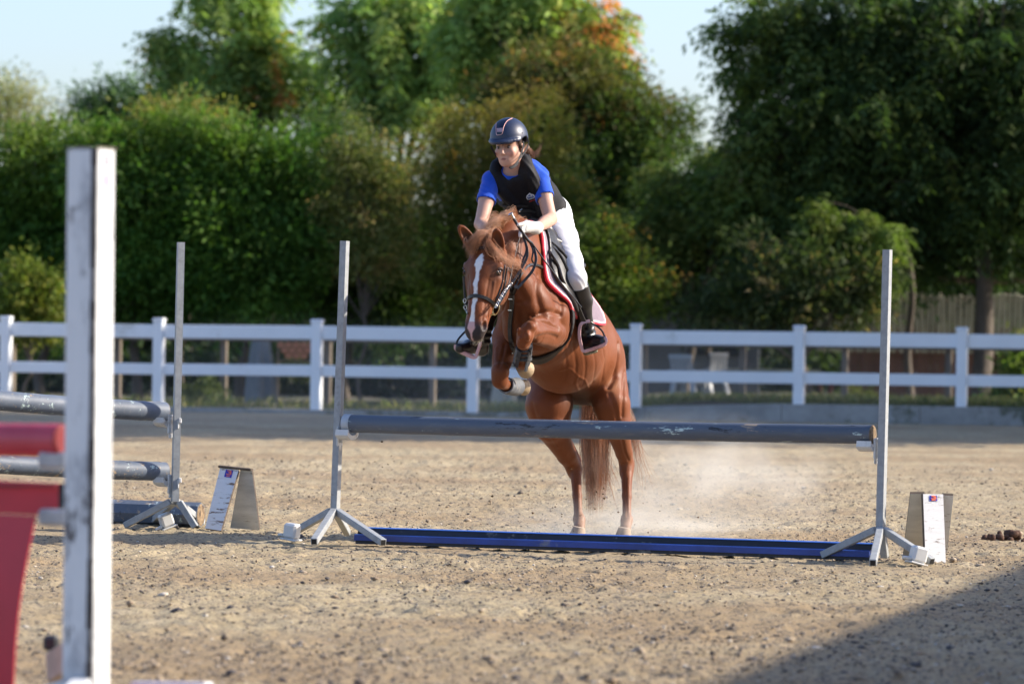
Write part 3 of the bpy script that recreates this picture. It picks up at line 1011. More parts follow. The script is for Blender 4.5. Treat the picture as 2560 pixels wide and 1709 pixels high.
# ================================================================== NEAR STAND (out of focus, left)
YF = 12.5
mt_oldwhite = NB('old_white_gloss')
_v = mt_oldwhite.coord((1, 1, 0.35))
_c = mt_oldwhite.ramp(mt_oldwhite.noise(_v, 6, 6, 0.7), [(0.30, (0.30, 0.31, 0.33)), (0.44, (0.70, 0.71, 0.71)), (0.7, (0.78, 0.78, 0.77))])
_c = mt_oldwhite.mix(mt_oldwhite.ramp(mt_oldwhite.noise(_v, 11, 7, 0.75), [(0.36, 1), (0.42, 0)]), _c, (0.12, 0.11, 0.11))
_c = mt_oldwhite.mix(mt_oldwhite.ramp(mt_oldwhite.noise(_v, 26, 5, 0.7), [(0.60, 0), (0.70, 0.5)]), _c, (0.25, 0.24, 0.24))
mt_oldwhite.set(Base_Color=_c, Roughness=0.6); mt_oldwhite = mt_oldwhite.m
ws = thing('wooden_jump_stand', 'blurred tall white wooden post close to the camera, scuffed along its edge', 'jump stand', (P(228, 900, YF).x, YF, 0))
pt = P(228, 372, YF); pb = Vector((P(224, 1000, YF).x, YF, 0.0))
wd = Vector((0.90, -0.435, 0)).normalized(); wn = Vector((-0.435, -0.90, 0)).normalized()
upv = (pt - pb).normalized()
mb = MB(); mb.box((pt + pb) / 2, (0.105, 0.105, (pt - pb).length), (wd, wn, upv), 0.007); mb.build('post', mt_oldwhite, ws)
mt_scuff = simple('bare_dark_edge', (0.07, 0.06, 0.055), 0.9, 0, 0.5, 14, 0.5)
mb = MB()
ec = (pt + pb) / 2 + wd * 0.0525 + wn * 0.0525
for k in range(34):
    z0 = -0.85 + 1.7 * k / 34; w_ = 0.010 + 0.008 * rnd.random()
    mb.box(ec + upv * (z0 + 0.025) - wd * (0.006 + w_ / 4), (w_ + 0.008 * rnd.random() ** 2, 0.004, 0.052), (wd, wn, upv))
mb.build('scuffed_edge', mt_scuff, ws, kind='stuff')
mb = MB(); mb.box(pt + upv * 0.001, (0.108, 0.108, 0.004), (wd, wn, upv), 0.001); mb.build('post_top', simple('weathered_top', (0.30, 0.26, 0.20), 0.9), ws)
c_ = (pt + wd * 0.0534 - upv * 0.095 - wn * 0.0)
mb = MB(); mb.box(c_, (0.0012, 0.05, 0.052), (wd, wn, upv)); lb = mb.build('label', simple('label_white', (0.72, 0.70, 0.72), 0.5), ws)
mb = MB(); mb.box(c_ + wd * 0.001 + wn * 0.002, (0.0012, 0.014, 0.040), (wd, wn, upv)); mb.build('label_print', simple('label_violet', (0.30, 0.16, 0.60), 0.5), lb)
mb = MB(); mb.box(pt + wd * 0.0534 - upv * 0.034, (0.0012, 0.018, 0.034), (wd, wn, upv)); mb.build('label', simple('label_grey', (0.22, 0.20, 0.26), 0.6), ws)
# feet: splayed timber blocks
for (dx, dy) in ((-0.16, 0.04), (-0.05, -0.42)):
    mb = MB(); mb.beam(pb + Vector((dx * 0.13, dy * 0.13, 0.11)), pb + Vector((dx, dy, 0.06)), 0.06, 0.09, bev=0.006); mb.build('foot', mt_oldwhite, ws)
# a second stand's feet further back
Y2 = 14.0
wf = thing('wooden_foot_block', 'blurred beige and black wooden foot at the bottom edge behind the white post', 'jump stand foot', (G(150, 1709).x, Y2, 0))
c2 = P(140, 1690, Y2); c2.z = max(c2.z, 0.05)
mb = MB(); mb.beam((c2.x - 0.01, Y2, 0.06), (c2.x + 0.085, Y2 - 0.2, 0.12), 0.05, 0.10, bev=0.006); mb.build('beige_block', simple('beige_timber', (0.50, 0.42, 0.33), 0.85), wf)
mb = MB(); mb.box((c2.x - 0.02, Y2 + 0.02, 0.14), (0.05, 0.05, 0.05), None, 0.01); mb.build('black_bracket', mt_bblack, wf)
p_ = P(430, 1712, 13.6)
mb = MB(); mb.beam(P(335, 1713, 13.6), P(525, 1716, 13.4), 0.05, 0.03, bev=0.008)
o = mb.build('white_batten', mt_oldwhite); tag(o, 'blurred pale batten just showing at the bottom edge near the white post', 'batten')
# red pole and plank hung on cups
mt_redp = NB('faded_red_pole_paint')
_v = mt_redp.coord((1, 1, 1))
_c = mt_redp.ramp(mt_redp.noise(_v, 3, 5, 0.6), [(0.3, (0.42, 0.030, 0.05)), (0.7, (0.55, 0.06, 0.09))])
_c = mt_redp.mix(mt_redp.ramp(mt_redp.noise(_v, 7, 5, 0.7), [(0.60, 0), (0.63, 1)]), _c, (0.62, 0.58, 0.50))
mt_redp.set(Base_Color=_c, Roughness=0.45); mt_redp = mt_redp.m
YR = 12.7
rp = pole('jump_pole', P(-330, 1094, YR + 0.5), P(160, 1101, YR), 0.050, mt_redp, simple('red_pole_end', (0.20, 0.012, 0.015), 0.7), 'blurred red pole with flaking white patches beside the near white post', sag=0.0)
mb = MB(); c0 = P(158, 1096, YR)
mt_redb = simple('crimson_board', (0.50, 0.012, 0.032), 0.5, 0, 0.12, 3, 0.05)
fl = thing('red_filler', 'blurred crimson filler board with a curved side below the red pole', 'jump filler', P(60, 1400, YR))
A = P(-330, 1206, YR + 0.5); B_ = P(146, 1208, YR)
zt_ = B_.z; zb_ = P(146, 1290, YR).z
A = Vector((A.x, A.y, zt_)); 
nn_ = Vector(((B_ - A).y, -(B_ - A).x, 0)).normalized()
mb = MB(); mb.prism([A, B_, Vector((B_.x, B_.y, zb_)), Vector((A.x, A.y, zb_))], -nn_ * 0.026); mb.build('top_plank', mt_redb, fl)
mb = MB(); mb.prism([B_ + Vector((0.001, 0, 0)), B_ + Vector((0.02, 0.0, 0)), Vector((B_.x + 0.02, B_.y, zb_ + 0.01)), Vector((B_.x + 0.001, B_.y, zb_ + 0.01))], -nn_ * 0.024); mb.build('plank_hook', mt_bblack, fl)
cv = [(88, 1291), (80, 1330), (68, 1390), (55, 1460), (44, 1540), (37, 1620), (33, 1700), (31, 1790)]
cvw = [P(px, py, YR + 0.05) for px, py in cv]
poly = [Vector((A.x, A.y + 0.03, zb_ - 0.002))] + [Vector((p.x, p.y, p.z)) for p in cvw] + [Vector((A.x, A.y + 0.03, cvw[-1].z))]
poly[1].z = zb_ - 0.002
mb = MB(); mb.prism(poly, -nn_ * 0.005); mb.build('curved_panel', mt_redb, fl)
mb = MB(); mb.beam(P(-330, 1214, YR + 0.485), P(140, 1214, YR - 0.02), 0.004, 0.010); mb.build('groove', simple('crimson_dark', (0.22, 0.012, 0.02), 0.6), fl)
for yy_ in (1150, 1293):
    c = P(150, yy_, YR)
    mb = MB(); mb.box(c + Vector((-0.012, 0, 0)), (0.105, 0.05, 0.052), (wd, wn, (0, 0, 1)), 0.010)
    mb.box(c + Vector((0.030, -0.02, 0.002)), (0.03, 0.03, 0.055), (wd, wn, (0, 0, 1)), 0.008)
    mb.build('cup', simple('grey_cup', (0.42, 0.41, 0.41), 0.6), ws)
# ================================================================== TREES AND SHRUBS
mt_leaf = leafmat('tree_leaves', 0.42, 0.6, 0.2)
LEAFGAIN = np.array([1.95, 1.62, 1.40])
mt_bark = simple('bark', (0.115, 0.092, 0.070), 0.9, 0, 0.4, 6, 0.8, (1, 1, 0.25), bdist=0.02)
mt_barkl = simple('pale_bark', (0.30, 0.27, 0.22), 0.9, 0, 0.35, 6, 0.7, (1, 1, 0.25), bdist=0.02)
def leaf_quads(P0, D, Nn, L, W):
    """rhombic leaves: base point, direction, normal-ish, length, width"""
    S = np.cross(D, Nn); S /= np.linalg.norm(S, axis=1)[:, None] + 1e-9
    U = np.cross(S, D)
    L = L[:, None]; W = W[:, None]
    a = P0; b = P0 + D * L * 0.45 + S * W * 0.5 + U * W * 0.12; c = P0 + D * L; d = P0 + D * L * 0.45 - S * W * 0.5 + U * W * 0.12
    return np.stack([a, b, c, d], 1)
def unit(n):
    v = rng.normal(size=(n, 3)); return v / np.linalg.norm(v, axis=1)[:, None]
def crown(name, parent, blobs, n, L=0.11, W=0.05, droop=0.3, clump=26, csize=0.22, cols=((0.05, 0.10, 0.02),), accent=None, fill=0.55, frond=False, flen=0.42, vary=0.28, topcol=None, mat=None, sub='full', nsub=9):
    """blobs: (centre Vector, rx, ry, rz). leaves grouped on twigs through the outer part of each blob"""
    if sub:
        ex = []
        for b in blobs:
            if sub != 'airy': ex.append((b[0], b[1] * 0.80, b[2] * 0.80, b[3] * 0.80))
            for _ in range(nsub):
                d = unit(1)[0]; d[2] = d[2] * 0.8 + 0.08; q = rng.uniform(0.24, 0.46); e = rng.uniform(0.55, 1.02)
                ex.append((b[0] + Vector((d[0] * b[1] * e, d[1] * b[2] * e, d[2] * b[3] * e)), b[1] * q * rng.uniform(0.9, 1.5), b[2] * q * 1.2, b[3] * q * rng.uniform(0.6, 0.95)))
        blobs = ex
    vol = np.array([(b[1] * b[2] * b[3]) ** 0.72 for b in blobs]); vol /= vol.sum()
    nc = max(1, n // clump)
    bi = rng.choice(len(blobs), nc, p=vol)
    C = np.array([list(b[0]) for b in blobs])[bi]; Rr = np.array([[b[1], b[2], b[3]] for b in blobs])[bi]
    dirs = unit(nc)
    dirs[:, 2] = np.where((dirs[:, 2] < -0.3) & (rng.random(nc) < 0.5), -dirs[:, 2], dirs[:, 2])
    rr = fill + (1.08 - fill) * rng.random(nc) ** 0.7
    # lumpy outline
    lump = 1 + 0.16 * np.sin(dirs[:, 0] * 7 + C[:, 0] * 3) * np.cos(dirs[:, 2] * 6 + C[:, 2]) + 0.10 * rng.normal(size=nc)
    cc = C + dirs * Rr * (rr * lump)[:, None]
    basecol = np.array(cols)[rng.integers(0, len(cols), nc)]
    cv = (1 + vary * rng.normal(size=nc) * 0.6).clip(0.45, 1.8)
    cvL = (1 + vary * 0.7 * np.sin(cc[:, 0] * 2.1 + 1) * np.sin(cc[:, 2] * 2.6 + cc[:, 1])).clip(0.5, 1.6)
    ccol = basecol * (cv * cvL)[:, None]
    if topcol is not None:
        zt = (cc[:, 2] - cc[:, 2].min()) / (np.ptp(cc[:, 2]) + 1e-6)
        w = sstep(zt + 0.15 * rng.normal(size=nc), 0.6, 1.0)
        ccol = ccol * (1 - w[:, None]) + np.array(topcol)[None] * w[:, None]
    if accent is not None:
        fn, acol = accent
        w = fn(cc, rng.random(nc))
        ccol = ccol * (1 - w[:, None]) + np.array(acol)[rng.integers(0, len(acol), nc)] * w[:, None]
    od = dirs * 0.9 + np.array([0, 0, -droop]) + 0.45 * rng.normal(size=(nc, 3)); od /= np.linalg.norm(od, axis=1)[:, None]
    if frond:
        # each clump = fan of pinnate fronds
        nf = 4; m = clump // nf
        fd = od[:, None] + 0.7 * rng.normal(size=(nc, nf, 3)); fd[..., 2] -= droop * 0.5
        fd /= np.linalg.norm(fd, axis=2)[..., None]
        t = (np.arange(m) // 2 + 1) / (m // 2 + 0.5)
        fl = flen * (0.7 + 0.5 * rng.random((nc, nf)))
        sag = np.array([0, 0, -1.0])
        pos = cc[:, None, None] + fd[:, :, None] * (t[None, None, :, None] * fl[..., None, None]) + sag * (t ** 2)[None, None, :, None] * (fl * 0.38)[..., None, None]
        tang = fd[:, :, None] + sag * (t[None, None, :, None] * 0.76)
        tang = np.broadcast_to(tang, pos.shape)
        side = np.cross(tang, np.array([0.05, 0.02, 1.0])); side /= np.linalg.norm(side, axis=3)[..., None] + 1e-9
        sg = np.where(np.arange(m) % 2 == 0, 1, -1)[None, None, :, None]
        ld = side * sg * 0.9 + tang * 0.45 + np.array([0, 0, -0.35]) + 0.15 * rng.normal(size=pos.shape)
        Pp = pos.reshape(-1, 3); D = ld.reshape(-1, 3); k = nf * m
    else:
        k = clump
        off = rng.normal(size=(nc, k, 3)) * csize * np.array([0.75, 0.75, 0.6]) + od[:, None] * (rng.random((nc, k, 1)) * csize * 2.0)
        Pp = (cc[:, None] + off).reshape(-1, 3)
        D = (od[:, None] * 1.15 + 0.50 * rng.normal(size=(nc, k, 3))).reshape(-1, 3)
        D[:, 2] -= droop * 0.6
    D /= np.linalg.norm(D, axis=1)[:, None]
    Nn = rng.normal(size=D.shape) + np.array([0.0, 0, 1.4])
    m_ = len(Pp)
    Ls = L * (0.65 + 0.7 * rng.random(m_)); Ws = W * (0.7 + 0.6 * rng.random(m_))
    q = leaf_quads(Pp, D, Nn, Ls, Ws)
    col = np.repeat(ccol * LEAFGAIN, k, axis=0) * (1 + 0.10 * rng.normal(size=m_))[:, None].clip(0.5, 1.7)
    f = np.arange(m_ * 4).reshape(-1, 4)
    return mesh_obj(name, q.reshape(-1, 3), f, mat or mt_leaf, parent, False, np.repeat(col.clip(0, 1), 4, axis=0))
SHR = 0.13
def BL(lst, Y, dy=0.0, asp=1.0, dep=1.0):
    """blob list from outline measurements: (px, py, r_px [,rz_px [, dY]])"""
    out = []
    for b in lst:
        yy_ = Y + (b[4] if len(b) > 4 else 0) + dy
        c = P(b[0], b[1] + SHR * b[2], yy_); r = (1 - SHR) * b[2] * yy_ / F; rz = (1 - SHR) * (b[3] if len(b) > 3 and b[3] else b[2]) * yy_ / F
        out.append((c, r, r * dep, rz))
    return out
def trunk(parent, base, blobs, r0, mat=None, split=0.45, nl=None, seed=0, name='trunk', wob=0.12, fork=None):
    """tapered trunk that forks into limbs reaching each blob"""
    r = random.Random(seed); mb = MB()
    base = Vector(base)
    cen = sum((b[0] for b in blobs), Vector()) / len(blobs)
    fork_set = fork is not None
    fork = Vector(fork) if fork else base.lerp(cen, split)
    if not fork_set: fork.x = base.x * 0.6 + fork.x * 0.4
    pts = [base, base.lerp(fork, 0.35) + Vector((r.uniform(-wob, wob), r.uniform(-wob, wob), 0)), base.lerp(fork, 0.7) + Vector((r.uniform(-wob, wob), r.uniform(-wob, wob), 0)), fork]
    c = catmull(pts, 5); n = len(c)
    mb.tube(c, [r0 * (1.25 - 0.55 * i / (n - 1)) if i else r0 * 1.45 for i in range(n)], 10)
    for b in blobs[:nl]:
        e = b[0]
        m = fork.lerp(e, 0.5) + Vector((r.uniform(-.3, .3), r.uniform(-.3, .3), r.uniform(0, .3)))
        cc = catmull([fork - Vector((0, 0, 0.1)), m, e], 5); n = len(cc)
        mb.tube(cc, [r0 * 0.6 * (1 - 0.85 * i / (n - 1)) for i in range(n)], 7)
        for q in range(4):
            d = Vector((r.uniform(-1, 1) * b[1], r.uniform(-1, 1) * b[2], r.uniform(-.6, 1) * b[3])) * 0.85
            s = Vector(cc[int(n * r.uniform(0.35, 0.9))])
            mid = s.lerp(e + d, 0.5) + Vector((r.uniform(-.15, .15),) * 3)
            c3 = catmull([s, mid, e + d], 4)
            mb.tube(c3, [r0 * 0.22 * (1 - 0.8 * i / (len(c3) - 1)) for i in range(len(c3))], 5)
    return mb.build(name, mat or mt_bark, parent, True)
def tree(name, label, cat, blobs, n, base=None, r0=0.12, group=None, tmat=None, split=0.45, seed=1, crown_name='crown', fork=None, **k):
    if base is None:
        c = sum((b[0] for b in blobs), Vector()) / len(blobs); base = Vector((c.x, c.y, 0.02))
    t = thing(name, label, cat, base, group)
    crown(crown_name, t, blobs, n, **k)
    if r0: trunk(t, base, blobs, r0, tmat, split, seed=seed, fork=fork, name='trunk' if cat == 'tree' else 'stem')
    return t
QF = 1.0
def q_(n): return int(n * QF)

GD = ((0.030, 0.085, 0.018), (0.044, 0.112, 0.022), (0.060, 0.135, 0.026))          # fresh hedge green
GW = ((0.045, 0.095, 0.030), (0.060, 0.125, 0.035), (0.085, 0.15, 0.04))          # walnut-like
GO = ((0.070, 0.100, 0.026), (0.100, 0.120, 0.030), (0.055, 0.095, 0.026))        # olive
GK = ((0.032, 0.070, 0.022), (0.042, 0.090, 0.027), (0.055, 0.105, 0.03))        # deep shade green

# --- tall airy trees far behind
tree('airy_tree', 'tall airy tree with drooping fronds against the sky, left of the centre', 'tree',
     BL([(570, -10, 130), (640, -90, 110), (470, 110, 85), (560, 130, 105), (650, 130, 95), (520, 225, 95), (430, 190, 55), (620, 245, 85), (710, 110, 62), (745, 205, 62), (780, 250, 50), (410, 95, 42), (690, 215, 60), (600, 300, 50), (500, 300, 56), (790, 160, 56), (820, 215, 50)], 98, dep=1.2),
     q_(17000), base=(P(716, 800, 98).x, 98, 0), r0=0.10, seed=3, split=0.55, sub='airy', nsub=15, frond=True, clump=32, flen=0.75, L=0.24, W=0.08, cols=((0.095, 0.18, 0.065), (0.13, 0.22, 0.07), (0.20, 0.29, 0.09)), droop=0.7, fill=0.45,
     accent=(lambda c, r: ((r > 0.95) * 0.8), ((0.34, 0.24, 0.05), (0.26, 0.10, 0.04))))
tree('airy_tree', 'tall dark green airy tree with two slim trunks, just left above the rider', 'tree',
     BL([(930, 40, 105), (1010, -60, 120), (880, 150, 62), (960, 170, 92), (1060, 110, 110), (950, 270, 68), (1040, 240, 92), (1120, 180, 80), (860, 260, 42), (1120, 10, 110), (850, 60, 60), (1150, 90, 80)], 96, dep=1.2),
     q_(16500), base=(P(968, 800, 96).x, 96, 0), r0=0.11, seed=5, split=0.5, sub='airy', nsub=15, frond=True, clump=32, flen=0.75, L=0.24, W=0.08, cols=((0.090, 0.175, 0.065), (0.12, 0.215, 0.07), (0.19, 0.28, 0.09)), droop=0.7, fill=0.45,
     accent=(lambda c, r: ((r > 0.97) * 0.8), ((0.30, 0.26, 0.06),)))
px_or = P(1390, 100, 92).x
tree('airy_tree', 'airy tree with pale trunk and orange tips beside the gap of sky', 'tree',
     BL([(1240, 40, 105), (1330, -50, 120), (1400, 80, 92), (1490, 40, 72), (1500, 140, 62), (1310, 130, 92), (1220, 150, 80), (1440, 190, 72), (1170, 90, 80)], 92, dep=1.2),
     q_(22000), base=(P(1372, 800, 92).x, 92, 0), r0=0.14, tmat=mt_barkl, seed=7, split=0.6, sub='airy', nsub=15, frond=True, clump=32, flen=0.68, L=0.22, W=0.075, cols=((0.11, 0.20, 0.065), (0.15, 0.25, 0.07), (0.20, 0.28, 0.08)), droop=0.6, fill=0.4,
     accent=(lambda c, r: sstep(c[:, 0] + 0.9 * (r - 0.5), px_or - 0.3, px_or + 1.0) * (r > 0.62) * 0.85, ((0.38, 0.14, 0.06), (0.40, 0.19, 0.07), (0.30, 0.24, 0.08))))
tree('distant_tree', 'low blue green tree on the skyline at the left', 'tree',
     BL([(250, 262, 58, 38), (330, 255, 62, 42), (400, 262, 60, 50), (190, 285, 40, 30), (300, 330, 90)], 112), q_(9000), r0=0.1, cols=((0.03, 0.07, 0.035), (0.045, 0.09, 0.04)), L=0.16, W=0.07, csize=0.3)
tree('silvery_tree', 'pale silvery leaved tree at the far left edge of the skyline', 'tree',
     BL([(20, 235, 50), (70, 260, 42), (-60, 240, 90), (40, 310, 80)], 84), q_(8000), r0=0.09, cols=((0.15, 0.18, 0.10), (0.20, 0.22, 0.13), (0.10, 0.14, 0.06)), L=0.12, W=0.03)
# --- green wall of bushes on the left
hg = 'leafy bushes forming the green wall'
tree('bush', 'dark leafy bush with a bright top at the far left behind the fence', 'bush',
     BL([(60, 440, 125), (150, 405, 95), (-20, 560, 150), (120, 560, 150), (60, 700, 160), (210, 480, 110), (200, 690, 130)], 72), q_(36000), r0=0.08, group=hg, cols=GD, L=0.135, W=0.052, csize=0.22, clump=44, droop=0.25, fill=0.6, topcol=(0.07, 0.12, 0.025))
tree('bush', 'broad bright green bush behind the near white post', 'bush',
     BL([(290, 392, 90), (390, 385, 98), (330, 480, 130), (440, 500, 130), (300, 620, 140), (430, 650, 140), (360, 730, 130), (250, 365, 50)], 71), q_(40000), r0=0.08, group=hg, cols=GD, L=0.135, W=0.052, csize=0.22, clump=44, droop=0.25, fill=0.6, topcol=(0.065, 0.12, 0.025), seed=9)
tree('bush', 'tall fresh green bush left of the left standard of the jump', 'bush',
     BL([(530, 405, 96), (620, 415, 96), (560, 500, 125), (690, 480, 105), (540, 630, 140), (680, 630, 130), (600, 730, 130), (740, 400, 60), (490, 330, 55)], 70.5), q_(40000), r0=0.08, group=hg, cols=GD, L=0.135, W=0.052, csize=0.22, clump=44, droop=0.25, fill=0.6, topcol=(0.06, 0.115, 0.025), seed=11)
tree('bush', 'dark thin-leaved bush right behind the left standard of the jump', 'bush',
     BL([(820, 480, 90), (790, 580, 110), (890, 620, 110), (800, 700, 110), (900, 730, 110), (990, 640, 110), (1000, 740, 110), (860, 400, 60), (780, 350, 45)], 73.5), q_(32000), r0=0.08, group=hg, cols=GK, L=0.135, W=0.055, csize=0.22, clump=44, fill=0.6, seed=13)
tree('flowering_bush', 'bush top of yellow seed heads above the green bushes', 'bush',
     BL([(440, 300, 42, 26), (500, 300, 45, 26), (400, 310, 36, 22), (540, 320, 30, 20)], 75), q_(3500), r0=0.03, cols=((0.20, 0.18, 0.06), (0.12, 0.15, 0.04)), L=0.09, W=0.04)
tree('olive_shrub', 'tall pale olive shrub with yellowed tips between the green bush and the rider', 'shrub',
     BL([(870, 400, 50), (920, 430, 62), (980, 470, 55), (850, 490, 55), (920, 520, 75), (980, 560, 60), (860, 330, 30, 50), (940, 370, 35), (900, 620, 70), (960, 650, 60), (840, 590, 55)], 70.2), q_(17000), r0=0.03, cols=((0.085, 0.12, 0.04), (0.12, 0.15, 0.055), (0.06, 0.095, 0.03)), L=0.10, W=0.03, fill=0.4, csize=0.16,
     accent=(lambda c, r: (r > 0.88) * 0.8, ((0.24, 0.19, 0.08),)))
tree('low_shrub', 'small yellow green shrub in front of the bushes beside the marquee corner', 'shrub',
     BL([(60, 710, 46), (90, 750, 52), (30, 780, 56), (110, 790, 46), (40, 665, 24), (120, 700, 28)], 67.6), q_(9000), r0=0.03, cols=((0.075, 0.115, 0.022), (0.055, 0.095, 0.02), (0.12, 0.15, 0.03)), L=0.10, W=0.045, csize=0.13, fill=0.4)
# --- domed trees in the middle
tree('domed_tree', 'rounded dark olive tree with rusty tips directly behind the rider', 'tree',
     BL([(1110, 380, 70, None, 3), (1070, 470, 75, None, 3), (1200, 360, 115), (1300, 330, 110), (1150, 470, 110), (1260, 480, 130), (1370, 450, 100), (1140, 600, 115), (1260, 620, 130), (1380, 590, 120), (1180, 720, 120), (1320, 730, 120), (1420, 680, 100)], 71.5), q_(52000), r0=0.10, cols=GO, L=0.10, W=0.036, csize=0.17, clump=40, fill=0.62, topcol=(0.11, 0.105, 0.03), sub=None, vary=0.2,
     accent=(lambda c, r: (r > 0.93) * 0.8, ((0.24, 0.13, 0.04), (0.20, 0.16, 0.05))), seed=15)
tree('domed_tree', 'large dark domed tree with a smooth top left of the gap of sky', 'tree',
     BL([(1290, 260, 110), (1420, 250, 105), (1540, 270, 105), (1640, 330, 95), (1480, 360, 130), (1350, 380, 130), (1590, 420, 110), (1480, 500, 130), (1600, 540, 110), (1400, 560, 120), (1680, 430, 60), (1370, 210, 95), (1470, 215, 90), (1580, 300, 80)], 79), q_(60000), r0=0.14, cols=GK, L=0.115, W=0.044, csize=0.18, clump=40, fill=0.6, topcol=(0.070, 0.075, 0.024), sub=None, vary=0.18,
     accent=(lambda c, r: (r > 0.96) * 0.8, ((0.16, 0.09, 0.035),)), seed=17)
tree('leafy_shrub', 'sunlit green shrub behind the pony, above the white fence', 'shrub',
     BL([(1480, 650, 75), (1540, 700, 80), (1470, 750, 80), (1580, 760, 75), (1420, 790, 70), (1620, 700, 42), (1500, 590, 60)], 69), q_(17000), r0=0.05, cols=((0.07, 0.12, 0.028), (0.10, 0.15, 0.035), (0.05, 0.09, 0.02)), L=0.10, W=0.04, csize=0.15, fill=0.45,
     accent=(lambda c, r: (r > 0.93) * 0.9, ((0.34, 0.22, 0.06),)), seed=19)
tree('leafy_tree', 'light green feathery tree filling the space between the domed tree and the big dark tree', 'tree',
     BL([(1680, 470, 80), (1760, 450, 85), (1640, 560, 80), (1740, 560, 90), (1820, 520, 80), (1690, 640, 60), (1780, 380, 60)], 72.5), q_(20000), r0=0.08, frond=True, clump=32, flen=0.38, L=0.11, W=0.035, cols=((0.08, 0.14, 0.04), (0.055, 0.10, 0.03), (0.13, 0.17, 0.05)), droop=0.6, fill=0.4, seed=21)
# --- big dark tree, right
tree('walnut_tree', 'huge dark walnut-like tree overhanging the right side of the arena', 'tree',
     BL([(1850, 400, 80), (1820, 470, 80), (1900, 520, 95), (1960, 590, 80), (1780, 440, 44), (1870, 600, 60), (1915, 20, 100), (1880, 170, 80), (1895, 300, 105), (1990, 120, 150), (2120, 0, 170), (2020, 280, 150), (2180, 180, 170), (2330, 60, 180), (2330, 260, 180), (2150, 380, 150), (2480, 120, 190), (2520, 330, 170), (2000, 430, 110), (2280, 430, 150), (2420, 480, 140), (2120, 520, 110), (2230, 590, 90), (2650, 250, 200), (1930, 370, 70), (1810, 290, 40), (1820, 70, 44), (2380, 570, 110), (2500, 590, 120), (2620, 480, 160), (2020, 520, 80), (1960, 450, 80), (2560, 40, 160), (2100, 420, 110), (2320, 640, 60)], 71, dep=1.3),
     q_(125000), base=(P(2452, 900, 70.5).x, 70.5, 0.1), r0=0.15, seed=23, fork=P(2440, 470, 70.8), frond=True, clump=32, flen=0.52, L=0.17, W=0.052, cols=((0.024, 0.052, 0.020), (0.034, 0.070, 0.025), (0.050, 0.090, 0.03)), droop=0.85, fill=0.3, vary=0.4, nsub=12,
     accent=(lambda c, r: np.maximum((r > 0.965) * 0.8, (r > 0.35) * 0.8 * sstep(-c[:, 0], -P(2080, 400, 71).x, -P(1850, 400, 71).x)), ((0.060, 0.115, 0.030), (0.085, 0.14, 0.035), (0.10, 0.15, 0.04))))  # leaves lighter towards the left: the sunlit side put into their colour
tree('walnut_tree', 'slimmer walnut-like tree with sunlit drooping leaves under the huge one, right of the oleander', 'tree',
     BL([(2060, 520, 44), (2110, 570, 46), (2160, 620, 48), (2200, 670, 38), (2220, 590, 44), (2150, 540, 40)], 68.8),
     q_(9000), base=(P(2282, 900, 69.6).x, 69.6, 0.1), r0=0.06, seed=25, fork=P(2262, 600, 69.3), frond=True, clump=32, flen=0.36, L=0.125, W=0.042, cols=((0.075, 0.13, 0.03), (0.10, 0.155, 0.035), (0.055, 0.10, 0.03)), droop=1.1, fill=0.2, sub='airy', nsub=7)
tree('oleander', 'long-leaved grey green oleander bush behind the fence right of the pony', 'shrub',
     BL([(1940, 700, 76), (2030, 730, 76), (1880, 770, 66), (2110, 690, 60), (2130, 760, 60), (1990, 790, 66), (1820, 720, 44), (2010, 650, 44), (2190, 730, 44), (1900, 620, 36), (2220, 680, 30), (1780, 780, 50)], 68.4), q_(11000), r0=0.05, nsub=12, cols=((0.035, 0.062, 0.026), (0.060, 0.090, 0.040), (0.024, 0.045, 0.020)), L=0.17, W=0.038, csize=0.16, fill=0.35, droop=0.2, seed=27,
     accent=(lambda c, r: (r > 0.95) * 0.9, ((0.30, 0.26, 0.14),)))
tree('laurel', 'deep shaded bush low between the shed and the oleander', 'shrub',
     BL([(1700, 720, 60), (1780, 760, 60), (1790, 690, 70), (1840, 620, 80), (1740, 640, 60)], 73), q_(9000), r0=0.05, cols=((0.018, 0.035, 0.014), (0.026, 0.045, 0.018)), L=0.12, W=0.05, seed=29)
tree('garden_bush', 'bright green leafy bush at the right edge behind the lower rail', 'bush',
     BL([(2540, 930, 50), (2510, 990, 42), (2580, 1000, 60), (2480, 1030, 26), (2570, 880, 40)], 67.8), q_(5000), r0=0.02, cols=((0.06, 0.13, 0.03), (0.10, 0.17, 0.04), (0.16, 0.2, 0.06)), L=0.11, W=0.05, csize=0.12, fill=0.3)
for (px, py, r, Y, lab) in ((505, 985, 46, 67.2, 'low dusty green weeds at the foot of the fence, left of the draped parasol'), (2150, 990, 40, 66.8, 'patch of yellow green weeds by the brown post right of the pony'), (2080, 1015, 30, 66.6, 'small tuft of weeds under the lower rail, behind the right pole end'), (752, 915, 15, 68.9, 'small yellow flowering plant under the terracotta lattice')):
    tree('weeds', lab, 'weeds', BL([(px, py, r, r * 0.8), (px + r, py + 12, r * 0.7, r * 0.6), (px - r, py + 14, r * 0.7, r * 0.5)], Y), q_(1800), r0=0, cols=((0.10, 0.14, 0.035), (0.16, 0.18, 0.05)) if px != 505 else ((0.05, 0.08, 0.035), (0.07, 0.10, 0.04)), L=0.07, W=0.028, csize=0.07, fill=0.2)
# dark woodland that closes the view behind the bushes
t = BL([(px, 660, 150, 150) for px in range(-100, 2700, 190)], 90) + BL([(px, 800, 170, 150) for px in range(-60, 2700, 190)], 86) + BL([(px, 940, 110, 70) for px in range(-60, 2700, 120)], 80)
o = crown('far_wood', None, t, q_(80000), L=0.22, W=0.12, csize=0.35, clump=30, cols=((0.018, 0.036, 0.014), (0.025, 0.045, 0.018)), fill=0.5)
tag(o, kind='stuff')
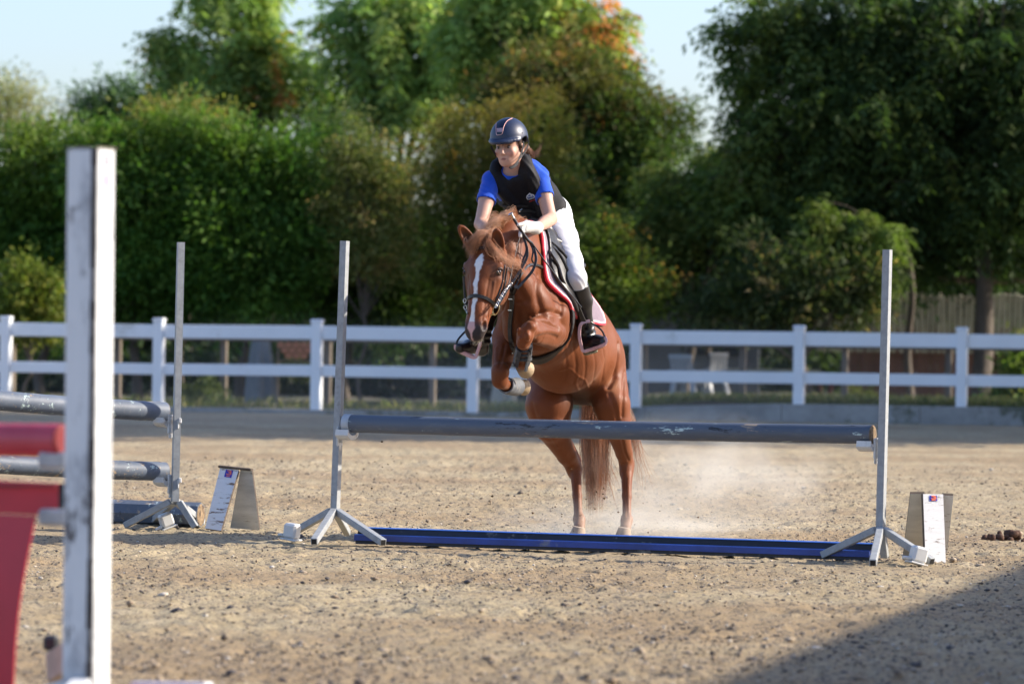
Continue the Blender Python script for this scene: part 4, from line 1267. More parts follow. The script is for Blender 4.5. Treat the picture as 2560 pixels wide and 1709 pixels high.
# --- trees beside the arena on the right, beyond the picture: they cast the shade on the corner and on the far end
def side_tree(x, y, h, r, n, lab, seed):
    b = [(Vector((x + dx * r, y + dy * r, h * hz)), r * q, r * q, h * 0.20) for dx, dy, hz, q in ((0, 0, 0.80, .85), (.3, .45, .62, .75), (-.2, -.45, .60, .75), (0.1, .2, .40, .8), (0, -.2, .45, .8))]
    tree('roadside_tree', lab, 'tree', b, q_(n), base=(x, y, 0), r0=0.22, cols=GK, L=0.34, W=0.22, csize=0.3, clump=30, fill=0.2, sub=None, seed=seed, group='trees along the right side of the arena')
lb = 'dense green tree standing beside the arena on the right'
for k, (x, y, h, r) in enumerate([(12.9, 6.0, 7.6, 3.6), (12.9, 11.4, 7.5, 3.0)]):
    side_tree(x, y, h, r, 16000, lb, 40 + k)
for k, (x, y, h, r) in enumerate([(14.5, 54.0, 16, 4.0), (15.0, 59.0, 17, 4.2), (14.8, 63.5, 16.5, 4.2), (19, 56.5, 18, 4.6), (19.5, 61, 18, 4.6)]):
    side_tree(x, y, h, r, 14000, lb, 50 + k)

# unseen building added on the right; its eaves draw the shade edge on the sand
st_ = thing('shade_building', 'unseen long building added right of the arena to shade the sand', 'shade_building', (12, 18, 0))
ed_ = Vector((0.243, 0.970, 0)); en_ = Vector((0.970, -0.243, 0))
e0 = Vector((9.55, 12.9, 0)); LS = 11.2; HS = 5.30
c_ = e0 + ed_ * LS / 2
mb = MB(); mb.box(c_ + en_ * 3.4 + Vector((0, 0, HS / 2 - 0.05)), (LS - 0.6, 6.0, HS - 0.1), (ed_, en_, (0, 0, 1))); mb.build('wall', mt_conc, st_)
mb = MB()
mb.prism([e0 + Vector((0, 0, HS)), e0 + en_ * 3.4 + Vector((0, 0, HS + 1.2)), e0 + en_ * 6.8 + Vector((0, 0, HS)), e0 + en_ * 6.8 + Vector((0, 0, HS - 0.1)), e0 + en_ * 3.4 + Vector((0, 0, HS + 1.08)), e0 + Vector((0, 0, HS - 0.1))], ed_ * LS)
mb.prism([e0 + en_ * 0.4 + ed_ * 0.3 + Vector((0, 0, HS - 0.1)), e0 + en_ * 3.4 + ed_ * 0.3 + Vector((0, 0, HS + 1.06)), e0 + en_ * 6.4 + ed_ * 0.3 + Vector((0, 0, HS - 0.1))], ed_ * (LS - 0.6))
mb.build('roof', simple('clay_roof', (0.22, 0.09, 0.06), 0.85, 0, 0.3, 4, 0.5), st_)
for k in range(3):
    p = e0 + ed_ * (2.0 + 3.4 * k) + en_ * 0.385
    mb = MB(); mb.box(p + Vector((0, 0, 1.1)), (1.2, 0.05, 2.2), (ed_, en_, (0, 0, 1)), 0.01); mb.build('door', mt_oldwood, st_)
    mb = MB(); mb.box(p + ed_ * 1.6 + Vector((0, 0, 1.8)), (0.9, 0.05, 0.8), (ed_, en_, (0, 0, 1)), 0.01); mb.build('window', simple('dark_pane', (0.02, 0.025, 0.03), 0.2), st_)

# ================================================================== THINGS BEHIND THE FENCE
mt_reed = simple('bleached_cane', (0.46, 0.43, 0.32), 0.85, 0, 0.3, 5, 0.3, (1, 1, 0.3), dirt=(0.22, 0.20, 0.14), dfac=0.6)
Yr = 73.5
reed = thing('cane_fence', 'bleached vertical cane screen in broken sunlight at the right', 'fence', P(2400, 1000, Yr))
x0_ = P(2040, 800, Yr).x; x1_ = P(2640, 800, Yr).x; zt_ = P(2400, 735, Yr).z; zb_ = P(2400, 832, Yr).z
nS = 44
for k in range(nS):
    x = x0_ + (x1_ - x0_) * (k + 0.5) / nS
    ln = rnd.uniform(-0.025, 0.025); h0 = rnd.uniform(-0.03, 0.03)
    mb = MB(); mb.beam((x + ln, Yr + rnd.uniform(0, .03), zb_ - 0.35), (x - ln, Yr, zt_ + h0), 0.075, 0.03, (0, 1, 0), bev=0.008)
    mb.build('slat', mt_reed, reed)
mb = MB(); mb.beam((x0_, Yr + 0.07, zt_ - 0.1), (x1_, Yr + 0.07, zt_ - 0.1), 0.05, 0.08); mb.build('cross_rail', mt_oldwood, reed)
mt_redwood = simple('red_brown_boards', (0.15, 0.075, 0.055), 0.85, 0, 0.3, 4, 0.4, (1, 1, 0.3), bdist=0.01)
sh_ = thing('board_wall', 'red brown boarded wall of a low shed behind the fence at the right', 'shed', P(2300, 1000, 74.5))
for k in range(26):
    xa = P(2120, 900, 74.5).x + 0.125 * k
    mb = MB(); mb.box((xa, 74.5 + rnd.uniform(0, .01), 0.78), (0.118, 0.03, 1.35), None, 0.004); mb.build('board', mt_redwood, sh_)
mb = MB(); mb.beam((P(2330, 700, 74).x, 74.4, P(2400, 700, 74.4).z), (P(2680, 700, 74).x, 74.4, P(2400, 700, 74.4).z), 0.5, 0.12); mb.build('eaves_beam', mt_redwood, sh_)
mt_shed = simple('grey_render', (0.12, 0.135, 0.15), 0.9, 0, 0.25, 2, 0.3)
gs_ = thing('garden_shed', 'grey rendered shed with a dark roof half hidden by shrubs right of the pony', 'shed', P(1740, 1000, 77))
xa, xb = P(1590, 760, 77).x, P(1900, 760, 77).x; zr = P(1700, 722, 77).z
mb = MB(); mb.box(((xa + xb) / 2, 78.2, zr / 2), (xb - xa, 2.4, zr), None, 0.01); mb.build('wall', mt_shed, gs_)
mb = MB(); mb.beam((xa - 0.25, 77.9, zr + 0.45), (xb + 0.25, 77.9, zr + 0.45), 3.2, 0.10, (0, -0.25, 1)); mb.build('roof', simple('dark_roof', (0.05, 0.035, 0.03), 0.9), gs_)
mb = MB(); mb.box(((xa + xb) / 2 + 0.4, 76.98, zr * 0.6), (0.8, 0.04, 0.7)); mb.build('window', simple('dark_pane', (0.02, 0.025, 0.03), 0.2), gs_)
# second roof line of a dark lean-to
ln_ = thing('lean_to', 'dark lean-to roof deep in the shade behind the oleander', 'shed', P(1790, 1000, 81))
xa, xb = P(1600, 610, 81).x, P(2060, 610, 81).x; z_ = P(1800, 610, 81).z
mb = MB(); mb.beam((xa, 81, z_), (xb, 81, z_), 2.5, 0.12, (0, -0.2, 1)); mb.build('roof', simple('dark_roof', (0.05, 0.035, 0.03), 0.9), ln_)
for x in (xa + 0.2, xb - 0.2):
    mb = MB(); mb.box((x, 80.2, z_ / 2 - 0.1), (0.1, 0.1, z_ - 0.2)); mb.build('post', mt_oldwood, ln_)
# marquee corner
tn = thing('marquee', 'corner of a white garden marquee at the left edge', 'marquee', P(-60, 1000, 79))
mt_tent = simple('tent_fabric', (0.72, 0.76, 0.80), 0.8, 0, 0.08, 3, 0.1)
cx = P(-95, 690, 79).x; ap = P(-95, 640, 79).z; ez = P(0, 702, 79).z; ex = P(26, 700, 79).x; hw = ex - cx
mb = MB(); vs = [(cx - hw, 79 - hw, ez), (cx + hw, 79 - hw, ez), (cx + hw, 79 + hw, ez), (cx - hw, 79 + hw, ez), (cx, 79, ap), (cx - hw, 79 - hw, ez - .16), (cx + hw, 79 - hw, ez - .16), (cx + hw, 79 + hw, ez - .16), (cx - hw, 79 + hw, ez - .16)]
mb.add(vs, [(0, 1, 4), (1, 2, 4), (2, 3, 4), (3, 0, 4), (0, 5, 6, 1), (1, 6, 7, 2), (2, 7, 8, 3), (3, 8, 5, 0)]); mb.build('canopy', mt_tent, tn)
for a in (-1, 1):
    for b in (-1, 1):
        mb = MB(); mb.box((cx + a * (hw - 0.05), 79 + b * (hw - 0.05), ez / 2 - 0.05), (0.05, 0.05, ez - 0.1)); mb.build('leg', mt_galv, tn)
# draped parasols (closed, under pale covers)
def draped(px, Y, ztop, zbot, rt_, rb_, mat, label, folds=7, seed=1):
    p = P(px, 900, Y); r = random.Random(seed); vs = []; fs = []; n = 56; m = 14
    for i in range(m + 1):
        t = i / m; z_ = ztop + (zbot - ztop) * t
        rad = rt_ + (rb_ - rt_) * t ** 0.8
        for k in range(n):
            a = 2 * math.pi * k / n
            q = rad * (1 + 0.20 * min(1, t * 1.6) * math.sin(folds * a + 1.3 * math.sin(2 * a + seed)))
            vs.append((p.x + q * math.cos(a), Y + q * math.sin(a), z_ + 0.03 * math.sin(folds * a) * t))
    for i in range(m):
        for k in range(n):
            fs.append((i * n + k, i * n + (k + 1) % n, (i + 1) * n + (k + 1) % n, (i + 1) * n + k))
    fs.append(tuple(range(n)))
    t = thing('draped_parasol', label, 'parasol', (p.x, Y, 0))
    mb = MB(); mb.add(vs, fs); mb.build('cover', mat, t, True)
    mb = MB(); mb.tube([(p.x, Y, 0.03), (p.x, Y, ztop)], 0.022, 8); mb.tube([(p.x, Y, 0.03), (p.x, Y, 0.09)], 0.22, 16); mb.build('pole', mt_galv, t)
    return t
mt_sheet = simple('pale_sheet', (0.20, 0.22, 0.23), 0.85, 0, 0.15, 5, 0.2)
mt_sheet2 = simple('cream_sheet', (0.50, 0.47, 0.38), 0.85, 0, 0.15, 5, 0.2)
draped(652, 69.5, 1.28, 0.06, 0.12, 0.23, mt_sheet, 'closed parasol under a pale grey drape behind the left part of the fence', 6, 1)
draped(1262, 69.5, 0.95, 0.06, 0.08, 0.20, mt_sheet2, 'closed parasol under a cream drape seen below the pony head', 6, 3)
# plastic garden chairs
mt_plast = simple('white_garden_plastic', (0.42, 0.44, 0.46), 0.45, 0, 0.1, 5, 0.05)
def chair(px, Y, rz, tilt, label, s=0.86):
    p = P(px, 900, Y); t = thing('garden_chair', label, 'chair', (p.x, Y, 0.12))
    Rm = Matrix.Rotation(rz, 3, 'Z') @ Matrix.Rotation(tilt, 3, 'X')
    def W_(x, y, z_): return Vector((p.x, Y, 0.12)) + Rm @ (Vector((x, y, z_)) * s)
    X_, Y_, Z_ = [Rm @ Vector(v) for v in ((1, 0, 0), (0, 1, 0), (0, 0, 1))]
    for a in (-1, 1):
        for b in (-1, 1):
            mb = MB(); mb.beam(W_(a * 0.20, b * 0.20, 0.43), W_(a * 0.25, b * 0.25, 0), 0.09, 0.045, Y_, bev=0.008); mb.build('leg', mt_plast, t)
    mb = MB()
    for k in range(5): mb.box(W_(0, -0.18 + 0.09 * k, 0.44), (0.46, 0.075, 0.02), (X_, Y_, Z_), 0.004)
    mb.build('seat', mt_plast, t)
    for k in range(6):
        mb = MB(); mb.beam(W_(-0.20 + 0.08 * k, 0.21, 0.46), W_(-0.20 + 0.08 * k, 0.33, 0.90), 0.05, 0.014, Y_, bev=0.003); mb.build('slat', mt_plast, t)
    mb = MB(); mb.beam(W_(-0.25, 0.33, 0.92), W_(0.25, 0.33, 0.92), 0.03, 0.07, Z_, bev=0.006); mb.build('top_rail', mt_plast, t)
    for a in (-1, 1):
        mb = MB(); mb.beam(W_(a * 0.25, 0.30, 0.66), W_(a * 0.26, -0.22, 0.64), 0.045, 0.025, Z_, bev=0.006); mb.beam(W_(a * 0.26, -0.20, 0.63), W_(a * 0.25, -0.22, 0.42), 0.04, 0.03, Y_); mb.build('armrest', mt_plast, t)
chair(1722, 69.0, 2.6, 0.0, 'white plastic garden chair, left of two behind the fence right of the pony')
chair(1782, 69.3, 3.9, 0.18, 'white plastic garden chair tipped back beside the brown post')
# low bench and red stool
bt = thing('garden_bench', 'weathered plank bench in the shade behind the middle rail', 'bench', P(1930, 1000, 71.5))
xa, xb = P(1800, 925, 71.5).x, P(2050, 925, 71.5).x
for k in range(3):
    mb = MB(); mb.box(((xa + xb) / 2, 71.4 + 0.14 * k, P(1900, 925, 71.5).z), (xb - xa, 0.12, 0.04), None, 0.005); mb.build('plank', mt_reed if k == 0 else mt_oldwood, bt)
for x in (xa + 0.15, xb - 0.15):
    mb = MB(); mb.box((x, 71.55, P(1900, 925, 71.5).z / 2), (0.08, 0.35, P(1900, 925, 71.5).z - 0.05), None, 0.005); mb.build('leg', mt_oldwood, bt)
mt_stool = simple('red_brown_paint', (0.22, 0.07, 0.045), 0.7, 0, 0.2, 8, 0.2)
for (px, lab) in ((2030, 'red brown wooden stool left of the pair behind the lower rail'), (2098, 'red brown wooden stool right of the pair, beside the brown post')):
    p = P(px, 980, 69.6); st = thing('stool', lab, 'stool', (p.x, 69.6, 0.1))
    mb = MB(); mb.box((p.x, 69.6, 0.50), (0.34, 0.34, 0.035), None, 0.006); mb.build('seat', mt_stool, st)
    for a in (-1, 1):
        for b in (-1, 1):
            mb = MB(); mb.beam((p.x + a * .13, 69.6 + b * .13, 0.48), (p.x + a * .16, 69.6 + b * .16, 0.06), 0.035, 0.035); mb.build('leg', mt_stool, st)
# terracotta lattice
lt = thing('terracotta_lattice', 'panel of terracotta lattice hanging in the shade left of the jump', 'lattice', P(735, 875, 68.0))
mt_terra = simple('terracotta', (0.46, 0.19, 0.10), 0.8, 0, 0.2, 10, 0.2)
for r_ in range(3):
    for k in range(5 - (r_ == 2)):
        if r_ == 2 and k == 0: continue
        cx_ = 702 + 19 * k + (9.5 if r_ % 2 else 0); cy_ = 862 + 13.5 * r_
        if cx_ > 785: continue
        c = P(cx_, cy_, 68.0); s_ = 0.052
        mb = MB(); pts = [c + Vector((s_ * math.cos(a) * 1.25, 0, s_ * math.sin(a))) for a in np.linspace(0, 2 * math.pi, 7)[:-1]]
        mb.prism(pts, (0, 0.03, 0)); mb.build('tile', mt_terra, lt)
mb = MB(); c = P(738, 849, 68.06); mb.box(c, (0.62, 0.03, 0.03)); mb.box(P(738, 902, 68.06), (0.62, 0.03, 0.03))
for x_ in (695, 782): mb.box(P(x_, 875, 68.1), (0.03, 0.03, 0.40))
for x_ in (695, 782): mb.tube([(P(x_, 875, 68.15).x, 68.15, 0.03), P(x_, 900, 68.15)], 0.02, 6)
mb.build('frame', mt_oldwood, lt)

# dust thrown up by the hind legs, and flying crumbs
def dust(name, c, rad, dens, col=(0.92, 0.90, 0.83), sc_n=2.2):
    v_, f_ = [], []
    n = 24; m = 14
    for i in range(m + 1):
        th = math.pi * i / m
        for k in range(n):
            a = 2 * math.pi * k / n; v_.append((math.sin(th) * math.cos(a), math.sin(th) * math.sin(a), math.cos(th)))
    for i in range(m):
        for k in range(n): f_.append(((i + 1) * n + k, (i + 1) * n + (k + 1) % n, i * n + (k + 1) % n, i * n + k))
    m_ = bpy.data.materials.new('dust'); m_.use_nodes = True; t = m_.node_tree; t.nodes.clear()
    out = t.nodes.new('ShaderNodeOutputMaterial'); vp = t.nodes.new('ShaderNodeVolumePrincipled')
    tc = t.nodes.new('ShaderNodeTexCoord'); ln = t.nodes.new('ShaderNodeVectorMath'); ln.operation = 'LENGTH'
    t.links.new(tc.outputs['Object'], ln.inputs[0])
    mr = t.nodes.new('ShaderNodeMapRange'); mr.inputs[1].default_value = 1.0; mr.inputs[2].default_value = 0.1; mr.inputs[3].default_value = 0; mr.inputs[4].default_value = 1
    t.links.new(ln.outputs['Value'], mr.inputs[0])
    ns = t.nodes.new('ShaderNodeTexNoise'); ns.inputs['Scale'].default_value = sc_n; ns.inputs['Detail'].default_value = 3
    t.links.new(tc.outputs['Object'], ns.inputs['Vector'])
    mr2 = t.nodes.new('ShaderNodeMapRange'); mr2.inputs[1].default_value = 0.40; mr2.inputs[2].default_value = 0.68
    t.links.new(ns.outputs[0], mr2.inputs[0])
    mu = t.nodes.new('ShaderNodeMath'); mu.operation = 'MULTIPLY'; t.links.new(mr.outputs[0], mu.inputs[0]); t.links.new(mr2.outputs[0], mu.inputs[1])
    mu2 = t.nodes.new('ShaderNodeMath'); mu2.operation = 'MULTIPLY'; mu2.inputs[1].default_value = dens; t.links.new(mu.outputs[0], mu2.inputs[0])
    t.links.new(mu2.outputs[0], vp.inputs['Density']); vp.inputs['Color'].default_value = (*col, 1); vp.inputs['Anisotropy'].default_value = 0.2
    t.links.new(vp.outputs[0], out.inputs['Volume'])
    o = mesh_obj(name, v_, f_, m_, None, True, kind='stuff'); o.location = c; o.scale = rad
    return o
dust('dust_cloud', P(1740, 1220, 26.0), (0.95, 0.9, 0.50), 1.7)
dust('dust_cloud', P(1520, 1320, 25.4), (0.85, 0.6, 0.20), 3.6)
dust('dust_cloud', P(1150, 1010, 56.0), (9.0, 5.0, 1.3), 0.05, sc_n=1.3)
n = 95
pts = []; szs = []
for i in range(n):
    r = rng.random()
    if r < 0.45: px, py = 1400 + 70 * rng.normal(), 1265 + 45 * rng.normal()
    elif r < 0.75: px, py = 1560 + 110 * rng.normal(), 1290 + 28 * rng.normal()
    else: px, py = 990 + 35 * rng.normal(), 1180 + 50 * rng.normal()
    if py > 1345: py = 1345 - rng.random() * 60
    pts.append(P(px, py, 24.6 + 0.5 * rng.random())); szs.append(0.0035 + 0.008 * rng.random() ** 3)
rocks('flying_dirt', np.array([list(p) for p in pts]), np.array(szs) * 0.7, np.tile([[0.14, 0.085, 0.05]], (n, 1)), mt_clod, flat=0.9)
# thin high cloud veil is left to the sky
# ================================================================== HORSE
horse = thing('horse', 'chestnut pony with a white blaze, mid jump over the blue pole, carrying the rider', 'horse', (0.35, 24.8, 0))
Ax = Q(1335, 735, 24.42) - Q(1450, 888, 25.18); Ax /= np.linalg.norm(Ax)      # along the back, towards the withers
Sx = np.cross(Ax, (0, 0, 1)); Sx /= np.linalg.norm(Sx)
if Sx[0] < 0: Sx = -Sx                                                      # the horse's left
Ux = np.cross(Sx, Ax); Ux /= np.linalg.norm(Ux)
if Ux[2] < 0: Ux = -Ux

V = Vol((-0.34, 23.35, -0.01), (0.80, 25.72, 1.90), 0.0066)
e3 = (Ax, Sx, Ux)
# barrel, chest, quarters
V.ell(Q(1338, 748, 24.44), (0.27, 0.185, 0.275), e3, k=0)
V.ell(Q(1364, 798, 24.64), (0.27, 0.200, 0.278), e3, k=0.08)
V.ell(Q(1408, 862, 24.90), (0.28, 0.250, 0.285), e3, k=0.08)
V.ell(Q(1445, 885, 25.20), (0.30, 0.262, 0.265), e3, k=0.08)
Vb0 = V.clone()
V.ell(Q(1348, 650, 24.52), (0.22, 0.085, 0.10), e3, k=0.12)                 # withers
V.ell(Q(1430, 790, 25.02), (0.36, 0.16, 0.155), e3, k=0.10)                  # back and loin
V.ell(Q(1338, 800, 24.40), (0.16, 0.200, 0.20), e3, k=0.08)                 # breast
V.cap(Q(1295, 770, 24.10), Q(1290, 830, 24.12), 0.075, 0.07, k=0.05)        # pectorals
V.cap(Q(1345, 765, 24.12), Q(1342, 820, 24.14), 0.075, 0.06, k=0.04)
# neck
nd = Q(1352, 700, 24.45) - Q(1250, 610, 23.93)
ns = np.cross(nd, (0, 0, 1)); ns /= np.linalg.norm(ns)
V.chain([Q(1252, 640, 23.98), Q(1284, 634, 24.10), Q(1314, 656, 24.28), Q(1350, 712, 24.48)],
        [0.115, 0.150, 0.190, 0.235], k=0.05, flat=(ns, 0.60))
V.chain([Q(1240, 606, 23.98), Q(1266, 582, 24.06), Q(1298, 578, 24.18), Q(1335, 606, 24.42), Q(1352, 628, 24.6)],
        [0.045, 0.052, 0.06, 0.06, 0.06], k=0.06)                           # crest
V.chain([Q(1275, 680, 23.98), Q(1305, 735, 24.10), Q(1325, 790, 24.16)], [0.085, 0.11, 0.13], k=0.08)   # throat
# left shoulder, blade and muscle
V.ell(Q(1380, 722, 24.44), (0.13, 0.065, 0.20), e3, k=0.06)
V.cap(Q(1372, 700, 24.44), Q(1380, 788, 24.26), 0.068, 0.083, k=0.05)
V.cap(Q(1385, 785, 24.28), Q(1386, 832, 24.32), 0.085, 0.080, k=0.03)      # upper arm to elbow
V.cap(Q(1352, 720, 24.35), Q(1362, 775, 24.22), 0.05, 0.055, k=0.05)
# left forearm (carried level towards the camera), knee, cannon
Vbar = V.clone()
V.cap(Q(1376, 830, 24.26), Q(1322, 826, 23.90), 0.088, 0.052, k=0.008)
V.cap(Q(1372, 808, 24.20), Q(1334, 809, 23.93), 0.062, 0.034, k=0.010)
V.cap(Q(1384, 826, 24.18), Q(1340, 830, 23.92), 0.048, 0.028, k=0.010)
V.cap(Q(1380, 850, 24.22), Q(1338, 846, 23.96), 0.050, 0.028, k=0.010)
V.ell(Q(1313, 836, 23.84), (0.048, 0.048, 0.058), k=0.02)
V.ell(Q(1326, 818, 23.84), (0.036, 0.036, 0.034), k=0.010)
V.ell(Q(1302, 826, 23.815), (0.024, 0.022, 0.026), k=0.008)
V.ell(Q(1317, 840, 23.795), (0.024, 0.020, 0.030), k=0.008)
V.ell(Q(1303, 846, 23.80), (0.018, 0.018, 0.020), k=0.008)
V.ell(Q(1306, 858, 23.84), (0.034, 0.034, 0.036), k=0.012)
V.chain([Q(1311, 850, 23.86), Q(1309, 874, 23.96), Q(1305, 904, 24.07)], [0.040, 0.029, 0.028], k=0.02)
V.ell(Q(1304, 906, 24.08), (0.034, 0.036, 0.036), k=0.02)
V.cap(Q(1303, 906, 24.09), Q(1304, 911, 24.15), 0.031, 0.034, k=0.015)
# right foreleg, folded tighter
V.cap(Q(1292, 790, 24.30), Q(1270, 845, 24.36), 0.10, 0.085, k=0.05)
V.cap(Q(1268, 842, 24.36), Q(1251, 925, 24.12), 0.080, 0.050, k=0.03)
V.ell(Q(1251, 930, 24.08), (0.054, 0.052, 0.058), k=0.02)
V.ell(Q(1246, 950, 24.08), (0.040, 0.040, 0.042), k=0.02)
V.chain([Q(1254, 955, 24.10), Q(1270, 966, 24.22), Q(1283, 966, 24.34)], [0.044, 0.032, 0.032], k=0.02)
V.ell(Q(1283, 966, 24.34), (0.036, 0.036, 0.036), k=0.02)
V.cap(Q(1284, 966, 24.35), Q(1291, 964, 24.40), 0.032, 0.035, k=0.015)
# left hind leg (right in the picture)
V.ell(Q(1508, 928, 25.28), (0.21, 0.120, 0.22), e3, k=0.06)
V.chain([Q(1508, 930, 25.26), Q(1528, 1010, 25.12), Q(1537, 1052, 25.12)], [0.138, 0.108, 0.094], k=0.018)
V.cap(Q(1532, 985, 25.36), Q(1552, 1090, 25.32), 0.085, 0.05, k=0.04)       # back of the thigh
V.cap(Q(1540, 1060, 25.14), Q(1560, 1130, 25.30), 0.076, 0.050, k=0.03)
V.cap(Q(1560, 1130, 25.31), Q(1567, 1160, 25.36), 0.046, 0.046, k=0.02)
V.cap(Q(1560, 1085, 25.36), Q(1571, 1148, 25.39), 0.020, 0.025, k=0.03)                   # point of hock
V.ell(Q(1566, 1180, 25.33), (0.042, 0.045, 0.055), k=0.03)
V.chain([Q(1567, 1192, 25.30), Q(1567, 1240, 25.24), Q(1567, 1296, 25.17)], [0.034, 0.027, 0.026], k=0.015)
V.ell(Q(1567, 1300, 25.165), (0.036, 0.038, 0.036), k=0.02)
V.cap(Q(1566, 1303, 25.16), Q(1563, 1322, 25.11), 0.031, 0.034, k=0.015)
# right hind leg
V.ell(Q(1392, 935, 25.28), (0.20, 0.125, 0.22), e3, k=0.06)
V.chain([Q(1380, 945, 25.26), Q(1372, 1015, 25.10), Q(1376, 1055, 25.08)], [0.150, 0.135, 0.112], k=0.018)
V.cap(Q(1396, 1010, 25.34), Q(1402, 1090, 25.28), 0.080, 0.050, k=0.04)
V.cap(Q(1372, 1060, 25.10), Q(1416, 1135, 25.26), 0.092, 0.060, k=0.03)
V.cap(Q(1418, 1138, 25.27), Q(1435, 1170, 25.34), 0.056, 0.045, k=0.02)
V.cap(Q(1412, 1085, 25.33), Q(1444, 1150, 25.37), 0.022, 0.025, k=0.03)
V.ell(Q(1437, 1178, 25.32), (0.042, 0.045, 0.055), k=0.03)
V.chain([Q(1440, 1190, 25.29), Q(1443, 1240, 25.24), Q(1446, 1292, 25.17)], [0.034, 0.027, 0.026], k=0.015)
V.ell(Q(1448, 1298, 25.165), (0.036, 0.038, 0.036), k=0.02)
V.cap(Q(1449, 1301, 25.16), Q(1448, 1320, 25.11), 0.031, 0.034, k=0.015)
V.ell(Q(1452, 968, 25.22), (0.10, 0.09, 0.10), k=0.05)                       # groin between the thighs
# tail dock
V.cap(Q(1470, 815, 25.42), Q(1480, 860, 25.52), 0.045, 0.03, k=0.04)

# head in its own axes: L down the face, Fd out of the forehead, S to the horse's left
poll = Q(1225, 605, 23.86)
Lx = Q(1185, 856, 23.66) - poll; Lx /= np.linalg.norm(Lx)
hd = np.array([-0.40, -0.916, 0.0])
Fx = hd - Lx * (hd @ Lx); Fx /= np.linalg.norm(Fx)
Hx = np.cross(Lx, Fx)
if Hx[0] < 0: Hx = -Hx
def H(l, f, s): return poll + Lx * l + Fx * f + Hx * s
eh = (Lx, Fx, Hx)
V.ell(H(0.075, -0.005, 0), (0.115, 0.095, 0.082), eh, k=0.05)
V.ell(H(0.170, 0.012, 0), (0.125, 0.085, 0.110), eh, k=0.03)
for s_ in (-1, 1):
    V.ell(H(0.155, 0.042, 0.082 * s_), (0.040, 0.030, 0.034), eh, k=0.03)     # brow
    V.ell(H(0.22, -0.080, 0.068 * s_), (0.125, 0.105, 0.036), eh, k=0.03)     # cheek
    V.cap(H(0.235, 0.012, 0.088 * s_), H(0.34, 0.0, 0.062 * s_), 0.020, 0.016, k=0.03)
    V.ell(H(0.510, 0.012, 0.042 * s_), (0.042, 0.032, 0.025), eh, k=0.02)     # nostril wing
    V.cap(H(0.06, -0.04, 0.05 * s_), H(0.06, -0.12, 0.05 * s_), 0.04, 0.05, k=0.03)
V.chain([H(0.17, 0.045, 0), H(0.30, 0.040, 0), H(0.42, 0.026, 0), H(0.51, 0.014, 0)], [0.060, 0.048, 0.040, 0.036], k=0.04)
V.cap(H(0.24, -0.01, 0), H(0.49, 0.0, 0), 0.082, 0.052, k=0.03)
V.cap(H(0.26, -0.085, 0), H(0.50, -0.040, 0), 0.056, 0.034, k=0.04)
V.ell(H(0.525, 0.002, 0), (0.055, 0.052, 0.056), eh, k=0.02)
V.ell(H(0.562, 0.000, 0), (0.030, 0.036, 0.046), eh, k=0.02)
V.ell(H(0.552, -0.044, 0), (0.032, 0.028, 0.032), eh, k=0.015)
for s_ in (-1, 1):
    V.ell(H(0.195, 0.042, 0.122 * s_), (0.021, 0.019, 0.019), eh, k=0.008, op='sub')
    V.ell(H(0.513, 0.026, 0.062 * s_), (0.028, 0.018, 0.020), eh, k=0.007, op='sub')
    V.ell(H(0.132, 0.044, 0.092 * s_), (0.020, 0.020, 0.012), eh, k=0.02, op='sub')
V.cap(H(0.578, -0.022, -0.03), H(0.560, -0.028, 0.050), 0.004, k=0.006, op='sub')

body_solid = V.clone()
# ears: cupped leaves
ears = []
def ear(base, tip, face, w, tk=0.022):
    base = np.array(base); tip = np.array(tip)
    L = tip - base; n = np.linalg.norm(L); L = L / n
    f = np.array(face, float); f -= L * (f @ L); f /= np.linalg.norm(f)
    s = np.cross(L, f)
    c = (base * 0.56 + tip * 0.44)
    V.ell(c, (n * 0.58, tk, w), (L, f, s), k=0.012)
    V.ell(c + f * (tk * 0.75) + L * 0.004, (n * 0.48, tk * 0.85, w * 0.74), (L, f, s), k=0.004, op='sub')
    ears.append((c + f * tk * 0.6, L, f, s, n, w))
ear(Q(1190, 624, 23.80), Q(1147, 563, 23.76), (0.25, -0.95, -0.1), 0.036)
ear(Q(1250, 630, 23.80), Q(1240, 571, 23.76), (-0.1, -0.99, 0.0), 0.036)
V.cap(Q(1190, 628, 23.81), Q(1208, 642, 23.83), 0.03, 0.04, k=0.03)
V.cap(Q(1252, 634, 23.82), Q(1238, 645, 23.84), 0.03, 0.04, k=0.03)
hv, hf = V.mesh(relax=2)
